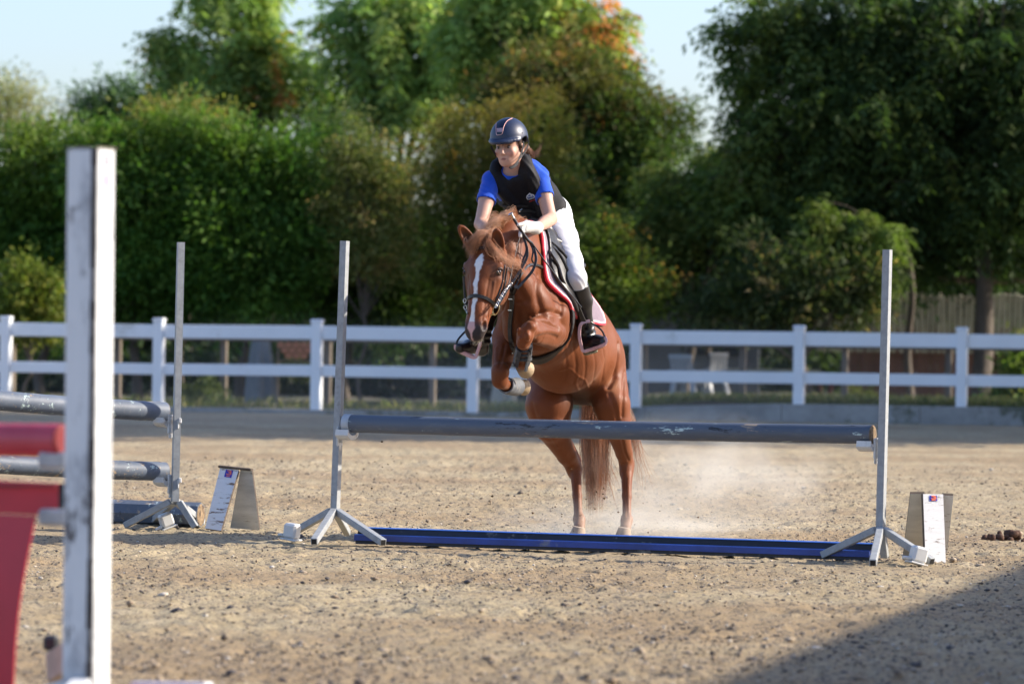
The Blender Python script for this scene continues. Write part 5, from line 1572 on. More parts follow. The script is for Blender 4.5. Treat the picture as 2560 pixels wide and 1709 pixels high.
# fine unevenness of muscle under the skin (not on head or cannons)
_g = np.clip((hv[:, 2] - 0.55) / 0.3, 0.15, 1) * np.where(hv[:, 1] < 23.98, 0.25, 1.0)
_c = np.array([0.45, 24.9, 1.0])
_d = hv - _c; _d /= np.linalg.norm(_d, axis=1)[:, None]
def vnormals(v, f):
    n = np.zeros_like(v)
    a = np.cross(v[f[:, 2]] - v[f[:, 0]], v[f[:, 3]] - v[f[:, 1]])
    for k in range(4):
        for q in range(3): n[:, q] += np.bincount(f[:, k], a[:, q], len(v))
    return n / (np.linalg.norm(n, axis=1)[:, None] + 1e-12)
_n = vnormals(hv, hf)
_T = BVHTree.FromPolygons([tuple(v) for v in hv], [tuple(int(i) for i in f) for f in hf])
_disp = 0.0052 * fbm(hv, 17, 3, 11) * _g
def carve(pts, depth, width):
    """crease (depth > 0) or raised cord (depth < 0) along a line on the near skin"""
    global _disp
    hp = []
    for q in catmull([(a, b, 0) for a, b in pts], 30):
        d = (P(q[0], q[1], 25) - Vector((0, 0, CAMZ))).normalized()
        l, n, i, ds = _T.ray_cast(Vector((0, 0, CAMZ)), d)
        if l is not None: hp.append(N(l))
    if len(hp) < 2: return
    hp = np.array(hp); lo = hp.min(0) - 4 * width; hi = hp.max(0) + 4 * width
    m = np.where(((hv > lo) & (hv < hi)).all(1))[0]
    if not len(m): return
    d = np.sqrt(((hv[m][:, None] - hp[None]) ** 2).sum(2)).min(1)
    _disp[m] -= depth * np.exp(-(d / width) ** 2)
# creases between the muscle groups
carve([(1346, 690), (1342, 730), (1350, 770), (1360, 788)], 0.012, 0.022)
carve([(1395, 690), (1402, 730), (1404, 775)], 0.009, 0.020)
carve([(1332, 792), (1352, 784), (1378, 780), (1402, 786)], 0.014, 0.014)
carve([(1345, 800), (1372, 812), (1395, 822)], 0.008, 0.012)
carve([(1345, 842), (1368, 836), (1390, 842)], 0.007, 0.012)
carve([(1290, 640), (1286, 680), (1296, 720), (1312, 750)], 0.012, 0.022)
carve([(1318, 610), (1322, 650), (1335, 690)], 0.007, 0.022)
carve([(1300, 760), (1306, 800), (1304, 850)], 0.012, 0.022)
carve([(1548, 858), (1546, 900), (1536, 940), (1520, 968)], 0.015, 0.016)
carve([(1562, 930), (1558, 985), (1556, 1040)], 0.008, 0.014)
carve([(1524, 985), (1540, 1030), (1548, 1080)], 0.008, 0.014)
carve([(1330, 1010), (1345, 1060), (1372, 1100)], 0.006, 0.014)
carve([(1352, 1040), (1372, 1082), (1396, 1116)], -0.005, 0.010)
carve([(1556, 1100), (1562, 1130), (1572, 1150)], 0.006, 0.008)
carve([(1262, 860), (1256, 890), (1248, 915)], 0.007, 0.010)
carve([(1240, 870), (1240, 905)], -0.005, 0.010)
# ribs and belly veins
for x_, y_ in ((1408, 905), (1432, 912), (1456, 915), (1480, 912), (1503, 905)):
    carve([(x_, y_ - 55), (x_ + 8, y_), (x_ + 2, y_ + 45)], 0.0028, 0.010)
carve([(1400, 925), (1425, 922), (1445, 940), (1462, 950), (1470, 968)], -0.0040, 0.0065)
carve([(1445, 940), (1440, 958), (1446, 975)], -0.0030, 0.0060)
carve([(1368, 800), (1384, 812), (1396, 806)], -0.0030, 0.0055)
# face: cheek edge, tear bone, nose cords
carve([(1262, 700), (1266, 740), (1256, 775), (1238, 790)], 0.006, 0.009)
carve([(1236, 705), (1228, 750), (1216, 790)], -0.0045, 0.008)
carve([(1222, 700), (1214, 750), (1206, 800)], 0.0040, 0.008)
carve([(1172, 690), (1176, 740), (1176, 790)], 0.0035, 0.008)
carve([(1228, 655), (1240, 650), (1250, 656)], -0.004, 0.008)
# tendons on the lower hind legs
for x_ in (1441, 1566):
    carve([(x_ - 1, 1195), (x_, 1240), (x_ + 2, 1290)], 0.004, 0.005)
hv = hv + _n * _disp[:, None]

# coat colours (markings belong to the skin; ears and groin carry painted shade)
hc = np.tile(np.array([[0.175, 0.048, 0.014]]), (len(hv), 1))
n1 = fbm(hv, 9, 3, 3)
hc *= (1 + 0.16 * n1)[:, None]
rel = hv - poll
l_, f_, s_ = rel @ Lx, rel @ Fx, rel @ Hx
inhead = (l_ > -0.05) & (l_ < 0.62) & (np.abs(s_) < 0.15) & (f_ > -0.19) & (f_ < 0.14) & (hv[:, 1] < 23.98)
hw = inhead.astype(float)
jag = 0.006 * fbm(hv, 70, 3, 5)
# dark muzzle
hc = mixc(hc, (0.040, 0.032, 0.032), hw * sstep(l_ + jag, 0.465, 0.535))
hc = mixc(hc, (0.10, 0.055, 0.04), hw * 0.7 * np.exp(-((l_ - 0.20) / 0.05) ** 2 - ((np.abs(s_) - 0.088) / 0.026) ** 2))
hc = mixc(hc, (0.13, 0.05, 0.025), hw * 0.5 * np.exp(-((l_ - 0.29) / 0.10) ** 2 - ((np.abs(s_) - 0.075) / 0.03) ** 2))
# blaze
bl = np.interp(l_, [0.105, 0.12, 0.15, 0.18, 0.215, 0.245, 0.32, 0.39, 0.46, 0.50, 0.535, 0.565], [0, 0.012, 0.016, 0.024, 0.021, 0.0125, 0.0110, 0.0105, 0.013, 0.018, 0.026, 0.006])
bc = np.interp(l_, [0.1, 0.2, 0.3, 0.5], [0.010, 0.004, 0.002, -0.006])
bw = sstep(bl - np.abs(s_ - bc) + jag * 1.9 * (l_ < 0.45), -0.002, 0.0045) * (f_ > 0) * hw
blc = np.where((l_ > 0.50)[:, None], np.array([[0.62, 0.38, 0.36]]), np.array([[0.80, 0.78, 0.76]]))
spk = sstep(fbm(hv, 120, 2, 9), 0.75, 1.1)[:, None]
hc = hc * (1 - bw[:, None]) + blc * (1 - 0.45 * spk) * bw[:, None]
nz = np.zeros(len(hv))
for q in (-1, 1):
    p = rel - (Lx * 0.513 + Fx * 0.028 + Hx * 0.068 * q)
    nz = np.maximum(nz, 1 - sstep(np.sqrt((p @ Lx / 0.026) ** 2 + (p @ Fx / 0.022) ** 2 + (p @ Hx / 0.020) ** 2), 0.7, 1.05))
hc = mixc(hc, (0.012, 0.010, 0.010), nz * hw)
# ears inside, darkened: shade in the cups put into the colour
for (c, L, f, s, n, w) in ears:
    p = hv - c
    r = np.sqrt((p @ L / (n * 0.46)) ** 2 + (p @ s / (w * 0.75)) ** 2 + (p @ f / 0.03) ** 2)
    hc = mixc(hc, (0.07, 0.035, 0.02), 0.8 * (1 - sstep(r, 0.6, 1.0)))
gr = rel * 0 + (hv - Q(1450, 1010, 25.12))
hc = mixc(hc, (0.035, 0.016, 0.010), 0.95 * np.exp(-((gr[:, 0] / 0.11) ** 2 + (gr[:, 1] / 0.30) ** 2 + (gr[:, 2] / 0.15) ** 2)))  # shade between the thighs put into the coat colour
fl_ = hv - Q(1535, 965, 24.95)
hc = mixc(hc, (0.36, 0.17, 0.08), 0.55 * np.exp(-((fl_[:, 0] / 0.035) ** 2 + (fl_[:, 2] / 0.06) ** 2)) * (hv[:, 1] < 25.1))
# dusty lower legs, paler belly line, flank fold
leg = (hv[:, 1] > 24.85) & (hv[:, 2] < 0.62)
hc = mixc(hc, (0.34, 0.23, 0.17), leg * (1 - sstep(hv[:, 2] + 0.03 * n1, 0.06, 0.30)) * 0.8)
hc = mixc(hc, (0.22, 0.075, 0.03), leg * np.exp(-((hv[:, 2] - 0.42) / 0.12) ** 2) * 0.5)
hp = np.array([proj(p) for p in hv[::1]]) if False else None
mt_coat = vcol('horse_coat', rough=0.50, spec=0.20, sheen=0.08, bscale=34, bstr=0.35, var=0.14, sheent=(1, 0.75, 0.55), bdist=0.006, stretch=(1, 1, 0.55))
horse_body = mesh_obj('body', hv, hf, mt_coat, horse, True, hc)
HB = BVHTree.FromPolygons([tuple(v) for v in hv], [tuple(int(i) for i in f) for f in hf])
CAMP = Vector((0, 0, CAMZ))
def hit(px, py, off=0.0, tree=None, fallY=None):
    t = tree or HB
    d = (P(px, py, 25) - CAMP).normalized()
    loc, nor, i, dist = t.ray_cast(CAMP, d)
    if loc is None and tree is not None:
        l2, n2, i2, d2 = t.find_nearest(P(px, py, 24.4))
        if d2 < 0.06: return (l2 + n2 * off, n2)
    if loc is None or (fallY and abs(loc.y - fallY) > 0.5):
        return (P(px, py, fallY or 24.3), Vector((0, -1, 0)))
    if nor.dot(d) > 0: nor = -nor
    return (loc + nor * off, nor)

# hooves
mt_hoof = simple('hoof_horn', (0.38, 0.28, 0.17), 0.55, 0, 0.2, 60, 0.4, (1, 1, 6))
mt_hoofd = simple('hoof_horn_dusty', (0.42, 0.33, 0.25), 0.8, 0, 0.15, 60, 0.4, (1, 1, 6))
def hoof(c, down, fwd, r, h, mat):
    c = np.array(c, float); down = np.array(down, float) / np.linalg.norm(down)
    fwd = np.array(fwd, float); fwd -= down * (fwd @ down); fwd /= np.linalg.norm(fwd)
    sd = np.cross(down, fwd)
    vs = []; fs = []; n = 20
    prof = [(-0.50, 0.60, 0), (-0.42, 0.80, 0), (-0.30, 0.84, 0), (0.40, 1.06, 0.16), (0.5, 1.04, 0.18)]
    for (t, rr, sh) in prof:
        for k in range(n):
            a = 2 * math.pi * k / n
            x = math.cos(a); y = math.sin(a)
            if x < -0.4: x = -0.4 - (x + 0.4) * -0.55
            vs.append(c + down * (t * h) + fwd * (r * rr * x + sh * r) + sd * (r * 0.93 * rr * y))
    m = len(prof)
    for i in range(m - 1):
        for k in range(n):
            fs.append((i * n + k, i * n + (k + 1) % n, (i + 1) * n + (k + 1) % n, (i + 1) * n + k))
    fs.append(tuple(range(n)))
    b = len(vs)
    for k in range(n):
        vs.append(np.array(vs[(m - 1) * n + k]) * 0.8 + (c + down * h * 0.5) * 0.2)
    for k in range(n):
        fs.append(((m - 1) * n + k, (m - 1) * n + (k + 1) % n, b + (k + 1) % n, b + k))
    b2 = len(vs)
    vs.append(c + down * h * 0.38)
    for k in range(n):
        fs.append((b + k, b + (k + 1) % n, b2))
    mb = MB(); mb.add(vs, fs)
    return mb.build('hoof', mat, horse, True)
fwd = np.array([-0.3, -0.95, 0])
hoof(np.array([*Q(1560, 1331, 25.08)[:2], 0.030]), (-0.12, 0, -1), fwd, 0.048, 0.062, mt_hoofd)
hoof(np.array([*Q(1446, 1329, 25.08)[:2], 0.030]), (-0.18, 0, -1), fwd, 0.048, 0.062, mt_hoofd)
hoof(Q(1309, 916, 24.19), (0.40, 0.86, -0.22), (0.15, -0.25, -0.95), 0.052, 0.070, mt_hoof)
hoof(Q(1300, 962, 24.43), (0.62, 0.75, 0.05), (0.10, 0.0, -1.0), 0.052, 0.070, mt_hoof)

# eyes
mt_eye = simple('eye_dark', (0.012, 0.008, 0.006), 0.06, 0, 0.05, 10, 0.0, spec=0.8)
for s_ in (-1, 1):
    v_, f_2 = uvs(H(0.196, 0.036, 0.0955 * s_), (0.022, 0.020, 0.019), eh)
    mesh_obj('eye', v_, f_2, mt_eye, horse, True)
    # lids
    mb = MB()
    arc = [H(0.178 + 0.024 * math.cos(t), 0.040 + 0.003, 0) for t in (0,)]
    top = [H(0.190 - 0.016 * math.sin(t), 0.036 + 0.024 * math.cos(t), (0.104 + 0.008 * math.sin(t)) * s_) for t in np.linspace(0, math.pi, 9)]
    mb.tube(top, [0.002, 0.005, 0.007, 0.008, 0.008, 0.008, 0.007, 0.005, 0.002], 6)
    bot = [H(0.196 + 0.014 * math.sin(t), 0.036 + 0.023 * math.cos(t), (0.103 + 0.005 * math.sin(t)) * s_) for t in np.linspace(0, math.pi, 9)]
    mb.tube(bot, [0.002, 0.003, 0.004, 0.005, 0.005, 0.005, 0.004, 0.003, 0.002], 6)
    mb.build('eyelid', simple('eyelid_skin', (0.09, 0.045, 0.03), 0.45), horse, True)
# ------------------------------------------------------------------ hair helper: many thin tapered strands in one mesh
def strands(name, paths, rad, mat, parent, col=None, sides=3):
    """paths: list of (n,3) arrays with the same n; rad: root radius (array or number)"""
    A = np.array(paths)                     # m,n,3
    m, n, _ = A.shape
    T = np.gradient(A, axis=1)
    T /= np.linalg.norm(T, axis=2)[..., None] + 1e-9
    ref = np.tile(np.array([0.31, -0.8, 0.5]), (m, n, 1))
    U = np.cross(T, ref); U /= np.linalg.norm(U, axis=2)[..., None] + 1e-9
    W = np.cross(T, U)
    t = np.linspace(0, 1, n)
    pr = (0.35 + 0.65 * np.sin(np.clip(t * 1.6 + 0.35, 0, math.pi)) ) * (1 - t ** 3 * 0.9)
    R_ = np.array(rad).reshape(-1, 1) * pr[None, :] if hasattr(rad, '__len__') else np.full((m, 1), rad) * pr[None, :]
    vs = []
    for k in range(sides):
        a = 2 * math.pi * k / sides
        vs.append(A + (U * math.cos(a) + W * math.sin(a)) * R_[..., None])
    Vv = np.stack(vs, 2).reshape(-1, 3)     # m,n,s
    i = np.arange(m)[:, None, None]; j = np.arange(n - 1)[None, :, None]; k = np.arange(sides)[None, None, :]
    b = (i * n + j) * sides
    k2 = (k + 1) % sides
    Fq = np.stack([b + k, b + k2, b + sides + k2, b + sides + k], -1).reshape(-1, 4)
    c = None
    if col is not None:
        c = np.repeat(np.array(col), n * sides, axis=0)
    return mesh_obj(name, Vv, Fq, mat, parent, True, c)
mt_mane = vcol('mane_hair', rough=0.45, spec=0.35, sheen=0.2, bscale=40, bstr=0.0, var=0.1)
def lock(ctrl, m, spread0, spread1, rad, base, var=0.35, n=14, wave=0.003, wf=6):
    """a lock of m strands following ctrl points"""
    c = np.array(catmull(ctrl, 6))
    idx = np.linspace(0, len(c) - 1, n)
    c = np.stack([np.interp(idx, np.arange(len(c)), c[:, q]) for q in range(3)], 1)
    out = []; cols = []; rads = []
    t = np.linspace(0, 1, n)[:, None]
    for _ in range(m):
        o0 = rng.normal(size=3) * spread0; o1 = rng.normal(size=3) * spread1
        ph = rng.random() * 6.28
        L = 0.75 + 0.35 * rng.random()
        cc = c[0] + (c - c[0]) * (1 + (L - 1) * t)
        w = wave * np.sin(t * wf + ph) * t
        out.append(cc + o0 * (1 - t) + o1 * t + w * np.array([1, 0.3, 0.4]))
        f = 1 + var * (rng.random() - 0.5) * 2
        cols.append(np.array(base) * f)
        rads.append(rad * (0.6 + 0.8 * rng.random()))
    return out, cols, rads
class Hair:
    def __init__(s): s.p = []; s.c = []; s.r = []
    def add(s, *a, **k):
        p, c, r = lock(*a, **k); s.p += p; s.c += c; s.r += r
    def build(s, name, parent, mat=None): return strands(name, s.p, s.r, mat or mt_mane, parent, s.c)

MANE = (0.52, 0.245, 0.11)
h_ = Hair()
# crest mane, tossed up and to the far side
for i in range(46):
    t = i / 45
    x = 1236 + 96 * t
    y = np.interp(x, [1236, 1262, 1296, 1332], [600, 563, 556, 588])
    Y = np.interp(x, [1236, 1262, 1296, 1332], [23.90, 24.03, 24.16, 24.42])
    a = Q(x, y + 5, Y)
    j = rng.normal(size=6)
    lift = 22 + 12 * rng.random()
    h_.add([a, Q(x - 4 + 4 * j[0], y - lift * 0.45, Y - 0.02), Q(x - 22 + 8 * j[1], y - lift * 0.55 + 9 * j[2], Y - 0.07 + 0.02 * j[3]),
            Q(x - 42 + 7 * j[4], y + 16 + 9 * j[5], Y - 0.10)], 48, 0.008, 0.015, 0.0007, MANE)
# forelock and bridle path: from between the ears, swept to the horse's left across the cheek
for i in range(7):
    j = rng.normal(size=6)
    a = Q(1205 + 34 * rng.random(), 598 + 5 * j[0], 23.83)
    h_.add([a, Q(1215 + 6 * j[1], 606 + 4 * j[2], 23.74), Q(1236 + 7 * j[3], 632 + 6 * j[4], 23.71), Q(1260 + 8 * j[0], 648 + 8 * j[5], 23.75), Q(1286 + 8 * j[1], 668 + 9 * j[2], 23.82)],
           30, 0.010, 0.014, 0.0007, (0.44, 0.18, 0.075))
for i in range(14):
    j = rng.normal(size=6)
    a = Q(1222 + 20 * rng.random(), 590 + 5 * j[0], 23.85)
    h_.add([a, Q(1205 + 5 * j[1], 588 + 5 * j[2], 23.76), Q(1188 + 6 * j[3], 603 + 5 * j[4], 23.74), Q(1176 + 5 * j[0], 628 + 7 * j[5], 23.76)],
           40, 0.010, 0.013, 0.0007, (0.46, 0.20, 0.085))
for i in range(7):
    j = rng.normal(size=6)
    a = Q(1262 + 20 * rng.random(), 600 + 12 * rng.random(), 23.95)
    h_.add([a, Q(1262 + 6 * j[1], 622 + 6 * j[2], 23.85), Q(1276 + 8 * j[3], 650 + 8 * j[4], 23.86), Q(1304 + 9 * j[0], 674 + 9 * j[5], 23.94)],
           30, 0.010, 0.012, 0.0007, (0.42, 0.16, 0.06))
h_.build('mane', horse)
# ear and chin whiskers
w_ = Hair()
for i in range(10):
    j = rng.normal(size=4)
    w_.add([Q(1165 + 2 * i, 594 + 3 * i, 23.77), Q(1163 + 2 * i + 2 * j[0], 600 + 3.2 * i, 23.74), Q(1158 + 2 * i + 3 * j[1], 612 + 3.2 * i + 3 * j[2], 23.74)], 12, 0.004, 0.006, 0.0008, (0.42, 0.18, 0.08))
for i in range(12):
    a = N(H(0.575, -0.05 + 0.004 * i, rng.normal() * 0.02))
    w_.add([a, a + Lx * 0.012 + rng.normal(size=3) * 0.004, a + Lx * 0.026 - Fx * 0.012 + rng.normal(size=3) * 0.006], 5, 0.006, 0.006, 0.0005, (0.50, 0.42, 0.30))
_w = w_.build('whiskers', horse); _w['kind'] = 'stuff'
# tail
t_ = Hair()
TC = (0.42, 0.20, 0.105)
for i in range(40):
    u = rng.random(); j = rng.normal(size=6)
    x1 = 1459 + 58 * u
    yb = 1215 + 45 * math.sin(math.pi * u) + 12 * j[0]
    x2 = x1 + (1490 - x1) * 0.25 + 5 * j[1]
    col = tuple(np.array(TC) * (0.45 + 1.1 * rng.random()))
    t_.add([Q(1480 + 4 * j[2], 850, 25.52), Q(1480 + (x1 - 1480) * 0.5, 925, 25.62), Q(x1, 1010, 25.66 + 0.02 * j[3]), Q(x1 + 3 * j[4], 1110, 25.66 + 0.02 * j[5]), Q(x2, yb, 25.64 + 0.03 * j[2])],
           44, 0.008, 0.014, 0.0009, col, n=16, wave=0.012, wf=8)
for i in range(12):
    u = rng.random(); j = rng.normal(size=6)
    t_.add([Q(1485, 855, 25.52), Q(1535, 960, 25.66), Q(1575 + 4 * j[0], 1050, 25.68), Q(1585 + 14 * u + 4 * j[1], 1130, 25.68), Q(1596 + 40 * u * u + 4 * j[2], 1215 - 20 * u + 9 * j[3], 25.68)],
           9, 0.005, 0.022, 0.0010, TC, n=16, wave=0.01)
for i in range(4):
    j = rng.normal(size=4)
    t_.add([Q(1485, 860, 25.52), Q(1520, 1000, 25.68), Q(1510, 1130, 25.70), Q(1530 + 9 * j[0], 1215, 25.72), Q(1545 + 10 * j[1], 1255 + 5 * j[2], 25.72)], 9, 0.006, 0.02, 0.001, TC, n=16, wave=0.01)
tail = t_.build('tail', horse)

# ------------------------------------------------------------------ saddle cloth, saddle, girth
C0 = Q(1380, 815, 24.72)
def AU(px, py, s0=0.25):
    d = N(P(px, py, 25)) - N(CAMP)
    t = (s0 - (N(CAMP) - C0) @ Sx) / (d @ Sx)
    p = N(CAMP) + d * t - C0
    return float(p @ Ax), float(p @ Ux)
def shell(name, poly, off, th, mat, parent, col=None, side=0, h=0.006, edge=0.0, lo=(-0.1, 24.0, 0.9), hi=(0.75, 25.6, 1.9), base=None):
    src = Vbar if base is None else base
    sl = src.box(lo, hi)
    W = Vol.__new__(Vol)
    W.h = src.h
    W.lo = np.array([src.ax[i][sl[i]][0] for i in range(3)], float)
    W.ax = [src.ax[i][sl[i]] for i in range(3)]
    W.n = np.array([len(a) for a in W.ax])
    X, Y, Z = [a.astype(float) for a in W.ax]
    X = X[:, None, None]; Y = Y[None, :, None]; Z = Z[None, None, :]
    a = (X - C0[0]) * Ax[0] + (Y - C0[1]) * Ax[1] + (Z - C0[2]) * Ax[2]
    u = (X - C0[0]) * Ux[0] + (Y - C0[1]) * Ux[1] + (Z - C0[2]) * Ux[2]
    s = (X - C0[0]) * Sx[0] + (Y - C0[1]) * Sx[1] + (Z - C0[2]) * Sx[2]
    near = np.abs(src.f[sl] - off) < th + 0.05
    d2 = np.full(near.shape, 0.2)
    d2[near] = poly2d(a[near], u[near], poly)
    f = np.maximum(np.abs(src.f[sl] - off) - th, d2)
    if side: f = np.maximum(f, 0.01 - s * side)
    W.f = f.astype(np.float32)
    v, fc = W.mesh(relax=3)
    c = None
    if col is not None:
        r = v - C0
        c = col(r @ Ax, r @ Ux, r @ Sx, poly2d(r @ Ax, r @ Ux, poly), v)
    return mesh_obj(name, v, fc, mat, parent, True, c), W
def AUH(px, py):
    d = (P(px, py, 25) - CAMP).normalized()
    loc, nor, i, dist = HB.ray_cast(CAMP, d)
    if loc is None or loc.y < 24.05: return AU(px, py, 0.10)
    p = N(loc) - C0
    return float(p @ Ax), float(p @ Ux)
def utop(a, s=0.0):
    o = Vector(C0 + Ax * a + Ux * 0.62 + Sx * s)
    loc, nor, i, dist = HB.ray_cast(o, Vector(-Ux))
    return 0.62 - dist if loc is not None else 0.3
PADF = [(1322, 588), (1337, 618), (1352, 645), (1370, 678), (1388, 718), (1402, 752), (1414, 778)]
PADR = [(1440, 800), (1470, 806), (1500, 812), (1516, 806), (1521, 790), (1512, 762), (1496, 730), (1478, 696)]
_v, _f = Vb0.mesh(relax=1)
BB = BVHTree.FromPolygons([tuple(v) for v in _v], [tuple(int(i) for i in f) for f in _f])
def AUB(px, py):
    d = (P(px, py, 25) - CAMP).normalized()
    loc, nor, i, dist = BB.ray_cast(CAMP, d)
    if loc is None:
        best = None
        for t in np.arange(23.9, 25.7, 0.02):
            p = CAMP + d * t
            l, n, i, ds = BB.find_nearest(p)
            if best is None or ds < best[0]: best = (ds, l)
        loc = best[1]
    p = N(loc) - C0
    return float(p @ Ax), float(p @ Ux)
pf = [AUB(*p) for p in PADF]; pr_ = [AUB(*p) for p in PADR]
pf = [(0.64, 0.40), (0.65, 0.30), (0.65, 0.20), (0.62, 0.12), (0.555, 0.04), (0.46, -0.02), (0.36, -0.05)]
pr_ = [(0.13, -0.02), (-0.05, 0.04), (-0.15, 0.07), (-0.215, 0.10), (-0.245, 0.135), (-0.22, 0.19), (-0.12, 0.25)]
top_f = (0.50, 0.7); top_r = (-0.10, 0.7)
padpoly = pf + pr_ + [top_r, top_f]
def padcol(a, u, s, d, v):
    c = np.tile(np.array([[0.25, 0.19, 0.23]]), (len(a), 1))
    w = sstep(d, -0.026, -0.0235)
    c = mixc(c, (0.80, 0.78, 0.78), w)
    w = sstep(d, -0.0175, -0.015)
    c = mixc(c, (0.66, 0.035, 0.060), w)
    # embroidered badge near the rear corner
    ca, cu = AUB(1494, 772)
    r = np.sqrt(((a - ca) / 0.042) ** 2 + ((u - cu) / 0.050) ** 2)
    c = mixc(c, (0.60, 0.56, 0.58), 0.9 * ((r < 1.05) & (r > 0.9)))
    q = (np.abs(np.sin((a - ca) * 150 + 2.2 * np.sin((u - cu) * 90))) < 0.4) & (r < 0.75)
    c = mixc(c, (0.62, 0.08, 0.14), 0.9 * (q & (u > cu)))
    c = mixc(c, (0.78, 0.74, 0.76), 0.9 * (q & (u <= cu)))
    return c
pad, _ = shell('saddle_cloth', padpoly, 0.012, 0.009, vcol('quilted_cloth', rough=0.85, spec=0.2, bscale=160, bstr=0.4, var=0.15, sheen=0.2), horse, padcol)
mt_leather = simple('black_leather', (0.014, 0.013, 0.014), 0.36, 0, 0.35, 25, 0.25, spec=0.5)
mt_leather2 = simple('black_leather_worn', (0.022, 0.020, 0.020), 0.5, 0, 0.35, 40, 0.35, spec=0.4, dirt=(0.10, 0.085, 0.07), dfac=0.62)
mt_steel = simple('polished_steel', (0.62, 0.60, 0.56), 0.22, 1.0, 0.1, 20, 0.05)
mt_brass = simple('brass_buckle', (0.62, 0.50, 0.26), 0.25, 1.0, 0.1, 20, 0.05)
saddle_f = [(1345, 592), (1362, 622), (1376, 652), (1392, 686), (1406, 720), (1416, 756), (1424, 784), (1440, 796), (1458, 786), (1468, 760), (1472, 735), (1472, 712)]
sf = [(0.59, 0.40), (0.59, 0.28), (0.595, 0.20), (0.565, 0.13), (0.50, 0.06), (0.40, 0.0), (0.28, -0.03), (0.12, -0.01), (0.04, 0.06), (-0.02, 0.14), (-0.03, 0.25)]
flappoly = sf + [(sf[-1][0] - 0.05, sf[-1][1] + 0.3), (sf[0][0] + 0.01, sf[0][1] + 0.3)]
# saddle: flaps (a shell over both flanks) with the seat grown on top
src = Vbar.clone()
e3s = (Ax, Sx, Ux)
flap, Wf = shell('saddle_flap', flappoly, 0.031, 0.009, mt_leather, horse)
Vs = Vol((0.0, 24.25, 1.35), (0.62, 25.25, 1.95), 0.0066)
def B(a, u, s): return C0 + Ax * a + Ux * u + Sx * s
# top of the back in this frame
pa = 0.47; ca_ = pa - 0.42
pm = B(pa, utop(pa) + 0.005, 0); ct = B(ca_, utop(ca_) + 0.065, 0)
mid = (pm + ct) / 2; mid = B(pa - 0.21, utop(pa - 0.21) + 0.03, 0)
print('SADDLE', proj(pm), pm, proj(ct), ct, proj(mid))
Vs.ell(pm, (0.06, 0.10, 0.055), e3s, k=0)
Vs.ell(mid, (0.20, 0.10, 0.05), e3s, k=0.05)
Vs.ell(ct, (0.09, 0.155, 0.045), e3s, k=0.05)
Vs.ell(ct - Ax * 0.045 + Ux * 0.025, (0.035, 0.15, 0.035), e3s, k=0.04)
Vs.ell(mid - Ux * 0.06 , (0.22, 0.16, 0.06), e3s, k=0.04)
sv, sf_ = Vs.mesh(relax=2)
saddle_seat = mesh_obj('saddle_seat', sv, sf_, mt_leather, horse, True)
# knee roll piping on the near flap
def surf_off(px, py, off):
    return hit(px, py, off)
flap_t = BVHTree.FromPolygons([v.co[:] for v in flap.data.vertices], [tuple(p.vertices) for p in flap.data.polygons])
mb = MB()
for pts in ([(1352, 602), (1374, 628), (1394, 664), (1408, 704), (1416, 740)], [(1372, 608), (1398, 636), (1418, 676), (1430, 716)], [(1380, 606), (1408, 634), (1430, 672), (1440, 712)]):
    pp = [hit(*p, 0.003, flap_t) for p in pts]
    pp = [q for q in pp if q[0].y > 24.1 and q[0].y < 25.2]
    if len(pp) > 2:
        c = catmull([q[0] for q in pp], 5)
        mb.tube(c, [0.004 + 0.005 * math.sin(math.pi * i / (len(c) - 1)) for i in range(len(c))], 8)
mb.build('knee_roll', mt_leather, horse, True)
# girth round the barrel
ga, gu = AUB(1412, 790); gb, gub = AUB(1345, 892)
print('GIRTH', ga, gu, gb, gub)
gs = (gb - ga) / (gub - gu) if abs(gub - gu) > 0.05 else 0
gp = [(ga - 0.035 + gs * 0.1, gu + 0.1), (ga + 0.045 + gs * 0.1, gu + 0.1), (ga + 0.045 - gs * 0.5, gu - 0.5), (ga - 0.035 - gs * 0.5, gu - 0.5)]
girth, _ = shell('girth', gp, 0.012, 0.008, mt_leather2, horse, lo=(-0.3, 24.0, 0.6))

# ------------------------------------------------------------------ straps laid on the skin
def strap(name, pts, w, t=0.004, off=0.002, mat=None, parent=None, fallY=23.8, lift=None, n=5, mb=None):
    pp = [hit(p[0], p[1], off + (p[2] if len(p) > 2 else 0), None, fallY) for p in pts]
    c = catmull([q[0] for q in pp], n)
    nn = catmull([q[1] for q in pp], n)
    own = mb is None
    mb = mb or MB()
    mb.ribbon(c, nn, w, t)
    if own: return mb.build(name, mat or mt_leather, parent or horse, False)
def C5(x, y): return (1120 + x * 0.2041, 560 + y * 0.2041)
def C2(x, y): return (1100 + x * 0.33165, 520 + y * 0.33165)
bridle = strap('bridle', [C5(300, 335), C5(330, 318), C5(400, 298), C5(470, 300), C5(540, 325), C5(600, 365), C5(660, 430), C5(700, 500)], 0.020, 0.006, 0.004)
def bpart(*a, **k):
    return strap(*a, parent=bridle, **k)
bpart('noseband', [C5(222, 985), C5(238, 930), C5(270, 895), C5(330, 878), C5(400, 888), C5(480, 918), C5(545, 965), C5(590, 1010)], 0.022, 0.008, 0.003)
bpart('cheekpiece', [C5(685, 500), C5(680, 560), C5(668, 640), C5(650, 740), C5(618, 840), C5(580, 930), C5(575, 990)], 0.012, 0.005, 0.003)
bpart('cheekpiece', [C5(712, 540), C5(700, 640), C5(682, 760), C5(650, 860), C5(610, 950)], 0.010, 0.005, 0.003)
bpart('throatlatch', [C5(705, 480), C5(745, 540), C5(765, 640), C5(760, 720), C5(790, 800)], 0.012, 0.005, 0.006)
bpart('flash_strap', [C5(210, 1010), C5(225, 1060), C5(250, 1095)], 0.012, 0.004, 0.003)
